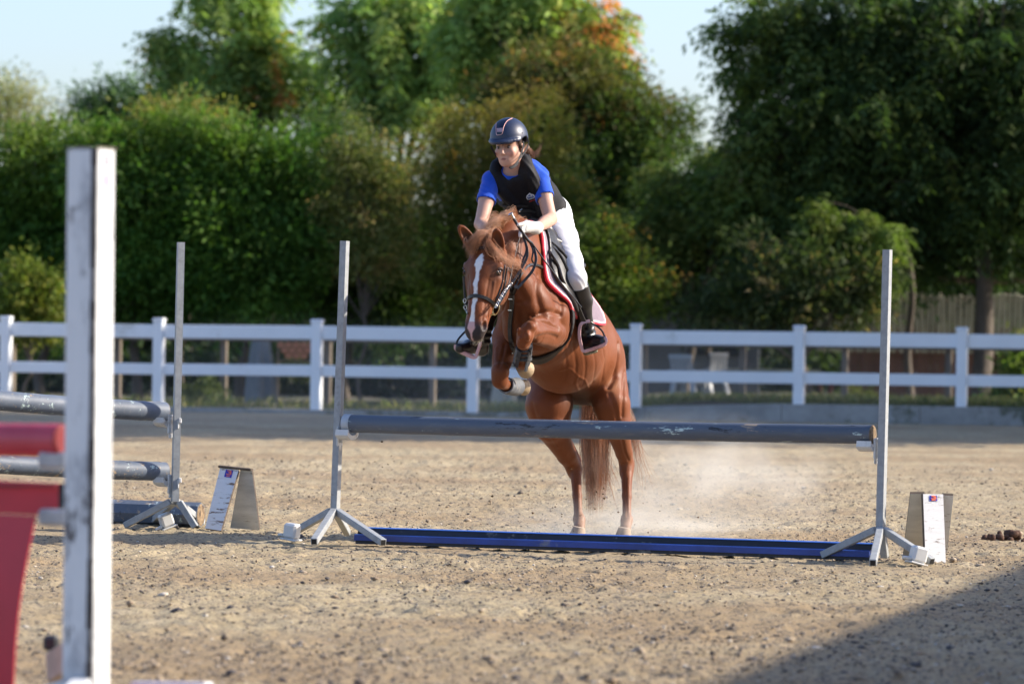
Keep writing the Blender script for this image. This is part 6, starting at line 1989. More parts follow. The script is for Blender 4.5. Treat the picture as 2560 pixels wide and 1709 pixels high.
bpart('cheekpiece', [C5(192, 640), C5(198, 760), C5(206, 880), C5(214, 985)], 0.012, 0.005, 0.003)
mb = MB()
def ringm(c, r, t, axis=(0, 1, 0), ell=1.0, up_=(0, 0, 1), seg=22, mb=mb):
    c = Vector(c); ax_ = Vector(axis).normalized(); u = Vector(up_); u = (u - ax_ * u.dot(ax_)).normalized(); w = ax_.cross(u)
    pts = [c + u * (math.cos(a) * r * ell) + w * (math.sin(a) * r) for a in np.linspace(0, 2 * math.pi, seg)]
    mb.tube(pts, t, 6, cap=False)
bc_, bn_ = hit(*C5(588, 1045), 0.012, None, 23.7)
ringm(bc_, 0.016, 0.0035, bn_, 2.0, (0.35, 0, 1))
p1, _n = hit(*C5(545, 1110), 0.008, None, 23.7)
mb.tube([p1 + Vector((-0.012, 0, -0.004)), p1 + Vector((0.012, 0, 0.008))], 0.005, 6)
mb.build('bit_ring', mt_brass, bridle, True)
mb = MB()
for q in (C5(685, 520), C5(715, 545), C5(738, 550), C5(588, 985), C5(205, 940), C5(212, 1020)):
    c, n = hit(*q, 0.007, None, 23.75)
    ringm(c, 0.008, 0.0022, n, 1.5, mb=mb)
mb.build('buckle', mt_steel, bridle, True)

# reins, martingale and breastplate
reins_pts = {}
mb = MB()
def free(pts, w, t, mat_, name, parent=horse, facing=(-0.1, -1, 0.1), mb=None):
    c = catmull([P(*p) for p in pts], 7)
    own = mb is None
    mb = mb or MB()
    mb.ribbon(c, [Vector(facing)] * len(c), w, t)
    if own: return mb.build(name, mat_, parent)
HAND = (1312, 590, 24.02)
free([(1241, 768, 23.66), (1256, 745, 23.72), (1268, 724, 23.78), (1284, 702, 23.84), (1305, 668, 23.90), (1318, 640, 23.94), (1316, 615, 23.97), (1309, 592, 23.98)], 0.015, 0.003, mt_leather, 'rein')
free([(1308, 590, 24.02), (1330, 612, 23.99), (1340, 645, 23.95), (1332, 675, 23.92), (1312, 700, 23.92), (1292, 722, 23.90)], 0.016, 0.003, mt_leather, 'rein')
free([(1312, 592, 24.00), (1316, 625, 23.96), (1306, 655, 23.93), (1300, 690, 23.91), (1287, 718, 23.89)], 0.012, 0.003, mt_leather, 'rein')
free([(1318, 596, 23.99), (1332, 624, 23.97), (1330, 650, 23.96), (1340, 662, 24.0)], 0.010, 0.003, mt_leather, 'rein')
mb = MB(); mb.tube(catmull([P(*p) for p in [(1301, 588, 23.98), (1292, 620, 23.90), (1283, 660, 23.86), (1275, 697, 23.82), (1262, 740, 23.75)]], 6), 0.0028, 6)
mb.build('draw_cord', simple('grey_cord', (0.16, 0.14, 0.13), 0.6, 0, 0.2, 60, 0.3), horse, True)
# chain-like buckled rein from the bit
mb = MB()
for i in range(13):
    t = i / 12
    c = P(1240 + 37 * t, 766 - 56 * t - 6 * math.sin(t * 3.1), 23.655 + 0.15 * t)
    ringm(c, 0.0055, 0.0024, (0.3 if i % 2 else -0.6, -1, 0.4), 1.7, (0.6, 0, 0.8), 10, mb=mb)
mb.build('curb_chain', mt_steel, bridle, True)
breast = strap('breastplate', [(1281, 735), (1281, 770), (1277, 815), (1279, 850), (1283, 884)], 0.028, 0.005, 0.012, fallY=24.1)
mb = MB(); mb.tube(catmull([P(*p) for p in [(1272, 716, 23.86), (1279, 728, 23.93), (1282, 738, 23.99)]], 5), [0.012] * 11, 8)
mb.tube(catmull([P(*p) for p in [(1290, 716, 23.88), (1285, 728, 23.93), (1280, 741, 23.99)]], 5), [0.012] * 11, 8)
mb.build('martingale_knot', mt_leather, breast, True)
mb = MB()
for yy, ww in ((772, 0.031), (884, 0.030), (744, 0.03)):
    c = hit(1280, yy, 0.018, None, 24.05)[0]
    mb.box(c, (ww, 0.004, 0.006))
mb.build('keeper', mt_steel, breast)
s1 = [(1285, 722), (1300, 690), (1318, 665, 0.004), (1340, 662, 0.003), (1362, 672, 0.003), (1385, 684, 0.006), (1402, 696, 0.02), (1414, 705, 0.035)]
strap('breast_strap', s1, 0.014, 0.004, 0.003, parent=breast, fallY=24.1)

# boots on the forelegs
mt_boot = simple('tendon_boot_dark', (0.030, 0.034, 0.042), 0.6, 0, 0.3, 30, 0.4, dirt=(0.12, 0.11, 0.10), dfac=0.58)
mt_bootg = simple('tendon_boot_grey', (0.115, 0.125, 0.14), 0.6, 0, 0.35, 30, 0.4, dirt=(0.30, 0.27, 0.23), dfac=0.55)
def tendon_boot(pts, rads, open_dir, mat, gap=0.9, th=0.008):
    c = catmull([Q(*p) for p in pts], 4)
    r = np.interp(np.linspace(0, 1, len(c)), np.linspace(0, 1, len(rads)), rads)
    vs = []; fs = []; n = 20
    od = np.array(open_dir, float)
    for i, p in enumerate(c):
        d = c[min(i + 1, len(c) - 1)] - c[max(i - 1, 0)]; d /= np.linalg.norm(d)
        u = od - d * (od @ d); u /= np.linalg.norm(u); w = np.cross(d, u)
        for k in range(n):
            a = gap / 2 + (2 * math.pi - gap) * k / (n - 1)
            q = u * math.cos(a) + w * math.sin(a)
            vs.append(p + q * r[i])
        for k in range(n):
            a = gap / 2 + (2 * math.pi - gap) * k / (n - 1)
            q = u * math.cos(a) + w * math.sin(a)
            vs.append(p + q * (r[i] + th))
    m = len(c)
    def ix(i, l, k): return i * 2 * n + l * n + k
    for i in range(m - 1):
        for k in range(n - 1):
            fs.append((ix(i, 0, k), ix(i + 1, 0, k), ix(i + 1, 0, k + 1), ix(i, 0, k + 1)))
            fs.append((ix(i, 1, k), ix(i, 1, k + 1), ix(i + 1, 1, k + 1), ix(i + 1, 1, k)))
        for k in (0, n - 1):
            fs.append((ix(i, 0, k), ix(i, 1, k), ix(i + 1, 1, k), ix(i + 1, 0, k)))
    for i in (0, m - 1):
        for k in range(n - 1):
            fs.append((ix(i, 0, k), ix(i, 0, k + 1), ix(i, 1, k + 1), ix(i, 1, k)))
    b = MB(); b.add(vs, fs)
    return b.build('leg_boot', mat, horse, True)
tb = tendon_boot([(1311, 864, 23.91), (1309, 880, 23.98), (1304, 904, 24.07)], [0.040, 0.040, 0.042], (0.2, -1, -0.2), mt_boot, 1.3)
mb = MB()
for q in (0, 1, 2):
    c = [P(1309 + 20 * math.cos(a) , 874 + 11 * q + 3 * math.sin(a), 23.95 + 0.035 * q - 0.045 * math.sin(a)) for a in np.linspace(0.2, math.pi - 0.2, 9)]
    mb.ribbon(c, [Vector((math.cos(a), -math.sin(a), 0)) for a in np.linspace(0.2, math.pi - 0.2, 9)], 0.020, 0.004)
mb.build('boot_strap', mt_boot, tb)
mb = MB()
mb.ribbon([P(1324, 862, 23.90), P(1323, 885, 23.95), P(1318, 905, 24.00), P(1314, 926, 24.04)], [Vector((0.5, -0.8, 0))] * 4, 0.020, 0.008)
mb.ribbon([P(1294, 872, 23.91), P(1289, 890, 23.98), P(1287, 905, 24.03)], [Vector((-0.5, -0.8, 0))] * 3, 0.020, 0.007)
mb.build('boot_shell', mt_bootg, tb)
tendon_boot([(1264, 962, 24.17), (1274, 966, 24.24), (1290, 966, 24.38)], [0.040, 0.040, 0.046], (-0.4, 0.2, 1), mt_bootg, 0.9)
mb = MB()
mb.tube(catmull([P(1266, 950, 24.16), P(1275, 956, 24.2), P(1283, 975, 24.26), P(1276, 985, 24.24)], 4), 0.004, 6)
mb.build('boot_piping', simple('piping_white', (0.5, 0.48, 0.45), 0.6), horse, True)
# ================================================================== RIDER
person = thing('person', 'rider in navy helmet, blue shirt, black air vest and white breeches, leaning over the pony', 'person', (0.3, 24.7, 1.5))
def rc(col, n): return np.tile(np.array([col]), (n, 1))
RV = Vol((-0.40, 23.95, 1.02), (0.62, 25.22, 2.50), 0.0056)
SH_L = Q(1348, 438, 24.58); SH_R = Q(1228, 450, 24.52)
EL_L = Q(1376, 548, 24.44); EL_R = Q(1202, 560, 24.36)
WR_L = Q(1340, 571, 24.03); WR_R = Q(1240, 592, 24.12)
HIP_L = Q(1380, 545, 24.86); HIP_R = Q(1328, 548, 24.84)
KN_L = Q(1441, 692, 24.46); KN_R = Q(1236, 700, 24.40)
AN_L = Q(1466, 830, 24.60); AN_R = Q(1205, 846, 24.50)
hipc = (HIP_L + HIP_R) / 2; neck0 = Q(1288, 442, 24.55); shc = (SH_L + SH_R) / 2; neck0 = hipc + (shc - hipc) / 0.88 + np.array([0, 0, 0.01])
tS = SH_L - SH_R; tS /= np.linalg.norm(tS)
tU = neck0 - hipc; tU /= np.linalg.norm(tU)
tF = np.cross(tU, tS)
if tF[1] > 0: tF = -tF
tF /= np.linalg.norm(tF); tS = np.cross(tU, tF); tS = tS if tS[0] > 0 else -tS
tx = (tS, tF, tU)
L_t = np.linalg.norm(neck0 - hipc)
def T(s, f, u): return hipc + tS * s + tF * f + tU * u * L_t
# torso
def torso(v, g=0.0, low=True):
    v.ell(T(0, 0.0, 0.02), (0.155 + g, 0.105 + g, 0.11 + g), tx, k=0)
    v.ell(T(0, 0.0, 0.36), (0.125 + g, 0.090 + g, 0.13 + g), tx, k=0.05)
    v.ell(T(0, 0.0, 0.68), (0.150 + g, 0.100 + g, 0.13 + g), tx, k=0.05)
    v.ell(T(0, -0.005, 0.86), (0.150 + g, 0.075 + g, 0.085 + g), tx, k=0.05)
torso(RV)
RV.cap(SH_R, SH_L, 0.042, 0.042, k=0.03)
RV.ell((hipc + T(0, -0.05, -0.02)) / 2, (0.15, 0.12, 0.11), tx, k=0.05)
# neck and head
HC = Q(1271, 367, 24.42)
RV.cap(T(0, 0.0, 0.90), HC + np.array([0.03, 0.05, -0.06]), 0.058, 0.050, k=0.03)
fh = np.array([-0.42, -0.90, -0.10]); fh /= np.linalg.norm(fh)
uh = np.array([-0.03, 0.03, 1.0]); uh -= fh * (uh @ fh); uh /= np.linalg.norm(uh)
sh = np.cross(uh, fh); sh = sh if sh[0] > 0 else -sh
def HD(s, f, u): return HC + sh * s + fh * f + uh * u
hx3 = (sh, fh, uh)
RV.ell(HD(0, -0.015, 0.045), (0.074, 0.092, 0.085), hx3, k=0.0)
RV.ell(HD(0, 0.008, -0.022), (0.066, 0.070, 0.070), hx3, k=0.02)
RV.ell(HD(0, 0.030, -0.075), (0.040, 0.040, 0.036), hx3, k=0.03)
RV.ell(HD(0, 0.052, -0.094), (0.020, 0.020, 0.017), hx3, k=0.02)              # chin
RV.cap(HD(0.054, -0.012, -0.050), HD(0.022, 0.036, -0.088), 0.017, 0.015, k=0.02)
RV.cap(HD(-0.054, -0.012, -0.050), HD(-0.022, 0.036, -0.088), 0.017, 0.015, k=0.02)
for q in (-1, 1):
    RV.ell(HD(0.040 * q, 0.052, -0.030), (0.022, 0.018, 0.020), hx3, k=0.02)    # cheekbone
    RV.ell(HD(0.030 * q, 0.082, -0.002), (0.019, 0.012, 0.012), hx3, k=0.014, op='sub')
    RV.ell(HD(0.077 * q, -0.022, -0.012), (0.010, 0.017, 0.030), hx3, k=0.005)    # ear
    RV.ell(HD(0.084 * q, -0.016, -0.010), (0.005, 0.009, 0.017), hx3, k=0.004, op='sub')
RV.cap(HD(0, 0.078, 0.010), HD(0, 0.093, -0.031), 0.007, 0.0090, k=0.012)       # nose
RV.ell(HD(0.010, 0.086, -0.037), (0.008, 0.009, 0.007), hx3, k=0.006)
RV.ell(HD(-0.010, 0.086, -0.037), (0.008, 0.009, 0.007), hx3, k=0.006)
RV.ell(HD(0, 0.058, -0.066), (0.030, 0.017, 0.020), hx3, k=0.015)
RV.ell(HD(0, 0.069, -0.0625), (0.020, 0.0095, 0.0050), hx3, k=0.005)
RV.ell(HD(0, 0.068, -0.0705), (0.016, 0.0095, 0.0058), hx3, k=0.005)
RV.cap(HD(-0.017, 0.080, -0.0685), HD(0, 0.082, -0.0660), 0.0016, k=0.004, op='sub')
RV.cap(HD(0.017, 0.080, -0.0685), HD(0, 0.082, -0.0660), 0.0016, k=0.004, op='sub')
# arms
RV.chain([SH_L, (SH_L * 0.55 + EL_L * 0.45), EL_L], [0.045, 0.044, 0.038], k=0.02)
RV.chain([EL_L, (EL_L * 0.65 + WR_L * 0.35), WR_L], [0.038, 0.038, 0.025], k=0.012)
RV.chain([SH_R, (SH_R * 0.55 + EL_R * 0.45), EL_R], [0.045, 0.044, 0.037], k=0.02)
RV.chain([EL_R, (EL_R * 0.65 + WR_R * 0.35), WR_R], [0.037, 0.037, 0.025], k=0.012)
RV.ell(WR_L + (WR_L - EL_L) / np.linalg.norm(WR_L - EL_L) * 0.025, (0.016, 0.016, 0.016), k=0.02)
RV.ell(WR_R + (WR_R - EL_R) / np.linalg.norm(WR_R - EL_R) * 0.025, (0.016, 0.016, 0.016), k=0.02)
# legs
TH_L = [HIP_L + np.array([0.0, 0.03, 0.0]), Q(1398, 602, 24.64), Q(1424, 652, 24.46), Q(1441, 694, 24.36)]
KN_L = TH_L[-1]
def legs(v, g=0.0):
    v.chain(TH_L, [0.112 + g, 0.102 + g, 0.066 + g, 0.052 + g], k=0.03)
    v.chain([HIP_R, HIP_R * 0.5 + KN_R * 0.5, KN_R], [0.108 + g, 0.086 + g, 0.056 + g], k=0.03)
legs(RV)
RV.chain([KN_L, KN_L * 0.62 + AN_L * 0.38 + np.array([0.01, 0.02, 0]), AN_L], [0.048, 0.046, 0.028], k=0.02)
RV.chain([KN_R, KN_R * 0.62 + AN_R * 0.38, AN_R], [0.048, 0.046, 0.028], k=0.02)
TOE_L = Q(1506, 853, 24.46); TOE_R = Q(1150, 870, 24.34)
RV.chain([AN_L + np.array([-0.005, 0.01, -0.05]), TOE_L * 0.8 + AN_L * 0.2], [0.024, 0.018], k=0.02)
RV.chain([AN_R + np.array([0, 0, -0.04]), TOE_R * 0.8 + AN_R * 0.2], [0.024, 0.018], k=0.02)
rv, rf = RV.mesh(relax=1)
SKIN = (0.56, 0.325, 0.235)
c = rc(SKIN, len(rv))
rel = rv - HC
s_, f_, u_ = rel @ sh, rel @ fh, rel @ uh
hz = (np.abs(s_) < 0.10) & (u_ > -0.13) & (f_ > 0.0)
def spot(c, s0, f0, u0, rs, ru, col, w):
    m = np.exp(-((s_ - s0) / rs) ** 2 - ((u_ - u0) / ru) ** 2) * (f_ > 0.02) * (rel @ rel.T if False else 1)
    return mixc(c, col, m * w * hz)
c = spot(c, 0.046, 0, -0.035, 0.020, 0.020, (0.55, 0.22, 0.17), 0.5)
c = spot(c, -0.046, 0, -0.035, 0.020, 0.020, (0.55, 0.22, 0.17), 0.5)
uu_ = u_ + 6.0 * s_ ** 2 * 1.6
m = ((np.abs(s_) / 0.0185) ** 2 + ((uu_ + 0.0660) / 0.0068) ** 2) < 1
c = mixc(c, (0.42, 0.17, 0.14), 0.8 * (m & (f_ > 0.05)))
m = ((np.abs(s_) / 0.019) ** 2 + ((uu_ + 0.0662) / 0.0020) ** 2) < 1
c = mixc(c, (0.12, 0.03, 0.03), 0.8 * (m & (f_ > 0.05)))
for q in (-1, 1):
    m = (np.abs(u_ - (0.0185 - 0.10 * np.maximum(0, np.abs(s_) - 0.035))) < 0.0034) & (s_ * q > 0.013) & (s_ * q < 0.050) & (f_ > 0.04)
    c = mixc(c, (0.07, 0.035, 0.02), 0.85 * m)
    m = np.exp(-((s_ - 0.030 * q) / 0.018) ** 2 - ((u_ - 0.002) / 0.009) ** 2) * (f_ > 0.04)
    c = mixc(c, (0.14, 0.065, 0.045), 0.85 * m)
# hair on the skull, under the helmet
m = ((u_ > 0.028) | (f_ < 0.0) & (u_ > -0.035)) & (np.abs(s_) < 0.1) & (u_ > -0.06) & (f_ < 0.062) & (rv[:, 2] > Q(0, 400, 24.5)[2])
m &= ~((np.abs(s_) > 0.069) & (u_ < 0.02))
c = mixc(c, (0.045, 0.02, 0.012), m.astype(float))
mt_skin = vcol('skin', rough=0.5, spec=0.35, bscale=120, bstr=0.1, var=0.07, sub=0.08, bdist=0.001)
rider_body = mesh_obj('body', rv, rf, mt_skin, person, True, c)
# eyes
for q in (-1, 1):
    v_, f2 = uvs(HD(0.030 * q, 0.0575, -0.001), (0.0125, 0.0125, 0.0125), hx3, 14, 10)
    cc = np.tile(np.array([[0.24, 0.20, 0.19]]), (len(v_), 1))
    r = np.array(v_) - HD(0.030 * q - 0.0022, 0.0575 + 0.0125, -0.003)
    cc[np.linalg.norm(r, axis=1) < 0.0074] = (0.035, 0.017, 0.010)
    mesh_obj('eye', v_, f2, vcol('rider_eye', 0.12, 0.6, bstr=0.0, var=0.0), person, True, cc)
    mb = MB()
    mb.tube([HD(0.030 * q + 0.0155 * math.cos(t), 0.0685 - 0.005 * abs(math.cos(t)), 0.0005 + 0.0065 * math.sin(t)) for t in np.linspace(0.05, math.pi - 0.05, 9)], [0.0008, 0.0014, 0.0018, 0.002, 0.002, 0.002, 0.0018, 0.0014, 0.0008], 5)
    mb.build('eyelash', simple('lash', (0.02, 0.012, 0.01), 0.6), person, True)

# helmet
mt_helm = simple('navy_matt_shell', (0.016, 0.026, 0.060), 0.42, 0, 0.05, 30, 0.04, spec=0.5)
HV = Vol(HC - 0.19, HC + 0.21, 0.0045)
hu = uh * math.cos(0.10) + fh * math.sin(0.10) * 0
HV.ell(HD(0, -0.018, 0.050), (0.105, 0.128, 0.117), hx3, k=0)
HV.ell(HD(0, -0.018, 0.045), (0.094, 0.117, 0.104), hx3, k=0, op='sub')
# open below a slanted line (brow low in front, higher over the ears, low at the back)
X, Y, Z = HV.grid((slice(None),) * 3)
S = (X - HC[0]) * sh[0] + (Y - HC[1]) * sh[1] + (Z - HC[2]) * sh[2]
FF = (X - HC[0]) * fh[0] + (Y - HC[1]) * fh[1] + (Z - HC[2]) * fh[2]
UU = (X - HC[0]) * uh[0] + (Y - HC[1]) * uh[1] + (Z - HC[2]) * uh[2]
cut = 0.033 + 0.020 * np.exp(-((FF + 0.02) / 0.045) ** 2) - 0.020 * np.clip((-FF - 0.05) / 0.06, 0, 1)
HV.f = np.maximum(HV.f, (cut - UU).astype(np.float32))
# peak
for i in range(15):
    a = -1.15 + 2.3 * i / 14
    if i:
        HV.cap(prev, HD(0.100 * math.sin(a) * 1.0, -0.018 + 0.128 * math.cos(a) + 0.012 * math.cos(a), 0.036 + 0.006 * (1 - math.cos(a))), 0.008, 0.008, k=0.012)
    prev = HD(0.100 * math.sin(a) * 1.0, -0.018 + 0.128 * math.cos(a) + 0.012 * math.cos(a), 0.036 + 0.006 * (1 - math.cos(a)))
for i in range(11):
    a = -0.75 + 1.5 * i / 10
    p = HD(0.088 * math.sin(a), -0.010 + 0.128 * math.cos(a) + 0.016 * math.cos(a), 0.030)
    if i: HV.cap(pv, p, 0.0065, 0.0065, k=0.012)
    pv = p
v_, f2 = HV.mesh(relax=2)
helmet = mesh_obj('helmet', v_, f2, mt_helm, person, True)
HT = BVHTree.FromPolygons([tuple(v) for v in v_], [tuple(int(i) for i in f) for f in f2])
def C4(x, y): return (1190 + x * 0.1148, 280 + y * 0.1148)
mt_rose = simple('rose_metal', (0.62, 0.36, 0.33), 0.35, 0.8, 0.1, 40, 0.1)
mt_glossnavy = simple('navy_gloss_panel', (0.006, 0.012, 0.035), 0.18, 0, 0.1, 40, 0.02)
def hs(pts, off): return [hit(*C4(*p), off, HT) for p in pts]
# glossy front panel with its rose frame and vent
mb = MB()
lft = [(500, 205), (458, 300), (450, 400), (455, 490)]
rgt = [(770, 150), (660, 215), (600, 320), (565, 480)]
L_ = catmull([q[0] for q in hs(lft, 0.0025)], 5); R2 = catmull([q[0] for q in hs(rgt, 0.0025)], 5)
vs = []; fs = []
k = 6
for a_, b_ in zip(L_, R2):
    for j in range(k):
        t = j / (k - 1); p = a_ * (1 - t) + b_ * t
        pj = proj(p); h0, n0 = hit(pj[0], pj[1], 0.0022, HT)
        vs.append(h0)
for i in range(len(L_) - 1):
    for j in range(k - 1):
        fs.append((i * k + j, i * k + j + 1, (i + 1) * k + j + 1, (i + 1) * k + j))
mb.add(vs, fs); mb.build('helmet_panel', mt_glossnavy, helmet, True)
mb = MB()
fr = [(790, 146), (690, 195), (630, 270), (598, 350), (585, 420), (560, 490), (500, 505), (456, 498), (445, 420), (440, 320), (450, 250)]
mb.tube(catmull([q[0] for q in hs(fr, 0.003)], 5), 0.0020, 6)
mb.build('helmet_trim', mt_rose, helmet, True)
mb = MB()
q = [h0[0] for h0 in hs([(462, 365), (598, 355), (572, 440), (462, 440)], 0.005)]
mb.add([*q, *[h0[0] for h0 in hs([(462, 365), (598, 355), (572, 440), (462, 440)], -0.002)]], [(0, 1, 2, 3), (0, 4, 5, 1), (1, 5, 6, 2), (2, 6, 7, 3), (3, 7, 4, 0)])
mb.build('helmet_badge', mt_rose, helmet)
mb = MB()
q = [h0[0] for h0 in hs([(464, 450), (562, 448), (552, 482), (470, 486)], 0.0035)]
mb.add(q, [(0, 1, 2, 3)]); mb.build('helmet_vent', mt_eye, helmet)
mb = MB()
c0, n0 = hit(*C4(1012, 460), 0.0, HT)
ringm(c0, 0.0035, 0.0015, n0, mb=mb); mb.build('rivet', mt_helm, helmet, True)
# harness straps
mt_web = simple('black_webbing', (0.010, 0.010, 0.012), 0.7, 0, 0.3, 80, 0.4)
mb = MB()
def wst(pts, Y, w=0.010, wv=None):
    c = catmull([P(*C4(p[0], p[1]), Y + (p[2] if len(p) > 2 else 0)) for p in pts], 5)
    mb.ribbon(c, [Vector((0.35, -0.9, 0.1))] * len(c), w, 0.002)
_w = 24.355
wst([(1030, 640, 0.06), (1035, 740, 0.045), (1010, 830, 0.03), (975, 930, 0.01), (940, 1020, -0.01), (890, 1100, -0.03), (820, 1170, -0.055), (720, 1215, -0.068)], _w, 0.010)
wst([(1150, 620, 0.09), (1130, 740, 0.085), (1070, 860, 0.06), (1000, 960, 0.03), (950, 1020, 0.0)], _w, 0.008)
wst([(325, 750, -0.02), (370, 830, 0.0), (415, 910, 0.02), (440, 960, 0.04)], _w, 0.012)
wst([(915, 1080, -0.03), (870, 1150, -0.045), (800, 1205, -0.06), (740, 1215, -0.067)], _w - 0.005, 0.017)
mb.build('chin_strap', mt_web, helmet)
# hair: dark over the temples, lit brown bun at the nape
hh = Hair()
mt_hair = vcol('brown_hair', rough=0.4, spec=0.4, sheen=0.1, bstr=0.0, var=0.1)
for i in range(20):
    j = rng.normal(size=8)
    a = Q(1306 + 6 * j[0], 374 + 8 * rng.random(), 24.52)
    hh.add([a, Q(1318 + 3 * j[1], 374 + 5 * j[2], 24.56), Q(1327 + 3 * j[3], 384 + 4 * j[4], 24.56 + 0.01 * j[7]), Q(1328 + 5 * j[5], 392 + 3 * j[6], 24.54)], 60, 0.006, 0.005, 0.0005, (0.30, 0.14, 0.075), n=10, wave=0.004)
for i in range(10):
    j = rng.normal(size=5)
    hh.add([Q(1326, 384, 24.55), Q(1340 + 3 * j[0], 384 + 4 * j[1], 24.55), Q(1352 + 6 * j[2], 376 + 10 * j[3], 24.55)], 4, 0.004, 0.010, 0.0006, (0.28, 0.14, 0.08), n=10, wave=0.006)
for i in range(10):
    j = rng.normal(size=4)
    a = HD(0.073 + 0.002 * j[0], 0.012 + 0.01 * rng.random(), 0.045)
    hh.add([a, HD(0.0765, 0.006 + 0.004 * j[1], 0.015), HD(0.078, -0.010 + 0.006 * j[2], -0.012)], 16, 0.003, 0.003, 0.0007, (0.05, 0.024, 0.014), n=10, wave=0.002)
hh.build('hair', person, mt_hair)

# shirt: sleeves and collar
def Vl(lo, hi, h=0.0052): return Vol(lo, hi, h)
mt_shirt = simple('royal_blue_cotton', (0.008, 0.075, 0.50), 0.85, 0, 0.10, 18, 0.35, spec=0.2, sheen=0.3)
SVv = Vl((-0.40, 24.10, 1.72), (0.55, 25.05, 2.25))
def sleeve(v, a, b, e):
    a = np.array(a); b = np.array(b)
    v.cap(a, a + (b - a) * 0.52, 0.050, 0.058, k=0.02)
torso(SVv, 0.007)
SVv.cap(SH_R, SH_L, 0.050, 0.050, k=0.03)
sleeve(SVv, SH_L, EL_L, 1); sleeve(SVv, SH_R, EL_R, 1)
SVv.cap(T(0, 0, 0.93), T(0, 0.02, 1.0), 0.066, 0.060, k=0.02)
# hollow and cut hems
def vcut(v, pt, nrm):
    X, Y, Z = v.grid((slice(None),) * 3)
    nrm = np.array(nrm, float); nrm /= np.linalg.norm(nrm)
    d = (X - pt[0]) * nrm[0] + (Y - pt[1]) * nrm[1] + (Z - pt[2]) * nrm[2]
    return d.astype(np.float32)
for S_, E_ in ((SH_L, EL_L), (SH_R, EL_R)):
    d = E_ - S_
    X, Y, Z = SVv.grid((slice(None),) * 3)
    ax_ = d / np.linalg.norm(d)
    hem = vcut(SVv, S_ + d * 0.50, ax_)
    # only near the arm
    t = ((X - S_[0]) ** 2 + (Y - S_[1]) ** 2 + (Z - S_[2]) ** 2)
    arm = vcut(SVv, S_ + d * 0.18, ax_) > 0
    xr = (X - shc[0]) * tS[0] + (Y - shc[1]) * tS[1] + (Z - shc[2]) * tS[2]
    side = (xr * np.sign((S_ - shc) @ tS)) > 0.105
    SVv.f = np.where(arm & side, np.maximum(SVv.f, hem), SVv.f)
    SVv.cap(S_ + d * 0.36, S_ + d * 0.60, 0.045, 0.053, k=0.004, op='sub')
SVv.cap(T(0, 0.02, 0.97), HD(0, 0.0, -0.06), 0.052, 0.062, k=0.008, op='sub')
SVv.f = np.maximum(SVv.f, -vcut(SVv, T(0, 0, 0.15), tU))
v_, f2 = SVv.mesh(relax=2)
nn = 0.0022 * np.sin(v_ @ np.array([60, 30, 95]) + 3 * np.sin(v_ @ np.array([22, 9, 30])))
d_ = v_ - (SH_L + SH_R) / 2; d_ /= np.linalg.norm(d_, axis=1)[:, None] + 1e-6
shirt = mesh_obj('shirt', v_ + d_ * nn[:, None], f2, mt_shirt, person, True)

# air vest with padded collar tubes
mt_vest = simple('black_vest_fabric', (0.009, 0.009, 0.011), 0.65, 0, 0.3, 14, 0.5, spec=0.22, bdist=0.004)
VV = Vl((-0.36, 24.00, 1.62), (0.58, 25.20, 2.35))
torso(VV, 0.026)
VV.ell(T(0, -0.02, 0.30), (0.165, 0.125, 0.16), tx, k=0.04)
VV.f = np.maximum(VV.f, -vcut(VV, T(0, 0, 0.08), tU))
VV.cap(T(-0.085, 0.0, 0.90), T(0.085, 0.0, 0.90), 0.074, 0.074, k=0.04)
X, Y, Z = VV.grid((slice(None),) * 3)
_s = np.abs((X - hipc[0]) * tS[0] + (Y - hipc[1]) * tS[1] + (Z - hipc[2]) * tS[2])
_u = ((X - hipc[0]) * tU[0] + (Y - hipc[1]) * tU[1] + (Z - hipc[2]) * tU[2]) / L_t
lim = 0.128 + 0.09 * np.clip((0.72 - _u) / 0.25, 0, 1)
VV.f = np.maximum(VV.f, (_s - lim).astype(np.float32))                          # armholes
VV.ell(T(0, 0.085, 1.08), (0.036, 0.06, 0.085), tx, k=0.01, op='sub')            # open neck
VV.cap(T(0, 0.0, 1.0), T(0, 0.02, 1.25), 0.058, 0.062, k=0.008, op='sub')
VV.ell(T(0, 0.078, 0.86), (0.070, 0.036, 0.085), tx, k=0.012)                    # stretch insert across the chest
# padded collar tubes, from behind the neck down each side of the front
for sd in (-1, 1):
    pts = [T(0.0, -0.085, 1.00), T(0.062 * sd, -0.060, 1.06), T(0.088 * sd, 0.005, 1.05), T(0.088 * sd, 0.075, 0.92), T(0.072 * sd, 0.110, 0.70), T(0.048 * sd, 0.112, 0.46), T(0.022 * sd, 0.108, 0.28)]
    cc = catmull(pts, 4)
    rr = np.interp(np.linspace(0, 1, len(cc)), [0, .2, .5, .75, 1], [0.034, 0.034, 0.036, 0.030, 0.020])
    VV.chain(cc, rr, k=0.007)
VV.ell(T(0.05, -0.125, 0.86), (0.05, 0.035, 0.05), tx, k=0.01)                  # rear canister cover
v_, f2 = VV.mesh(relax=2)
nn = 0.0028 * np.sin(v_ @ np.array([55, 20, 40]) + 3.5 * np.sin(v_ @ np.array([17, 12, 21])))
d_ = v_ - T(0, 0, 0.5); d_ /= np.linalg.norm(d_, axis=1)[:, None] + 1e-6
v_ = v_ + d_ * nn[:, None]
vest = mesh_obj('vest', v_, f2, mt_vest, person, True)
VT = BVHTree.FromPolygons([tuple(v) for v in v_], [tuple(int(i) for i in f) for f in f2])
def C1(x, y): return (1100 + x * 0.28066, 260 + y * 0.28066)
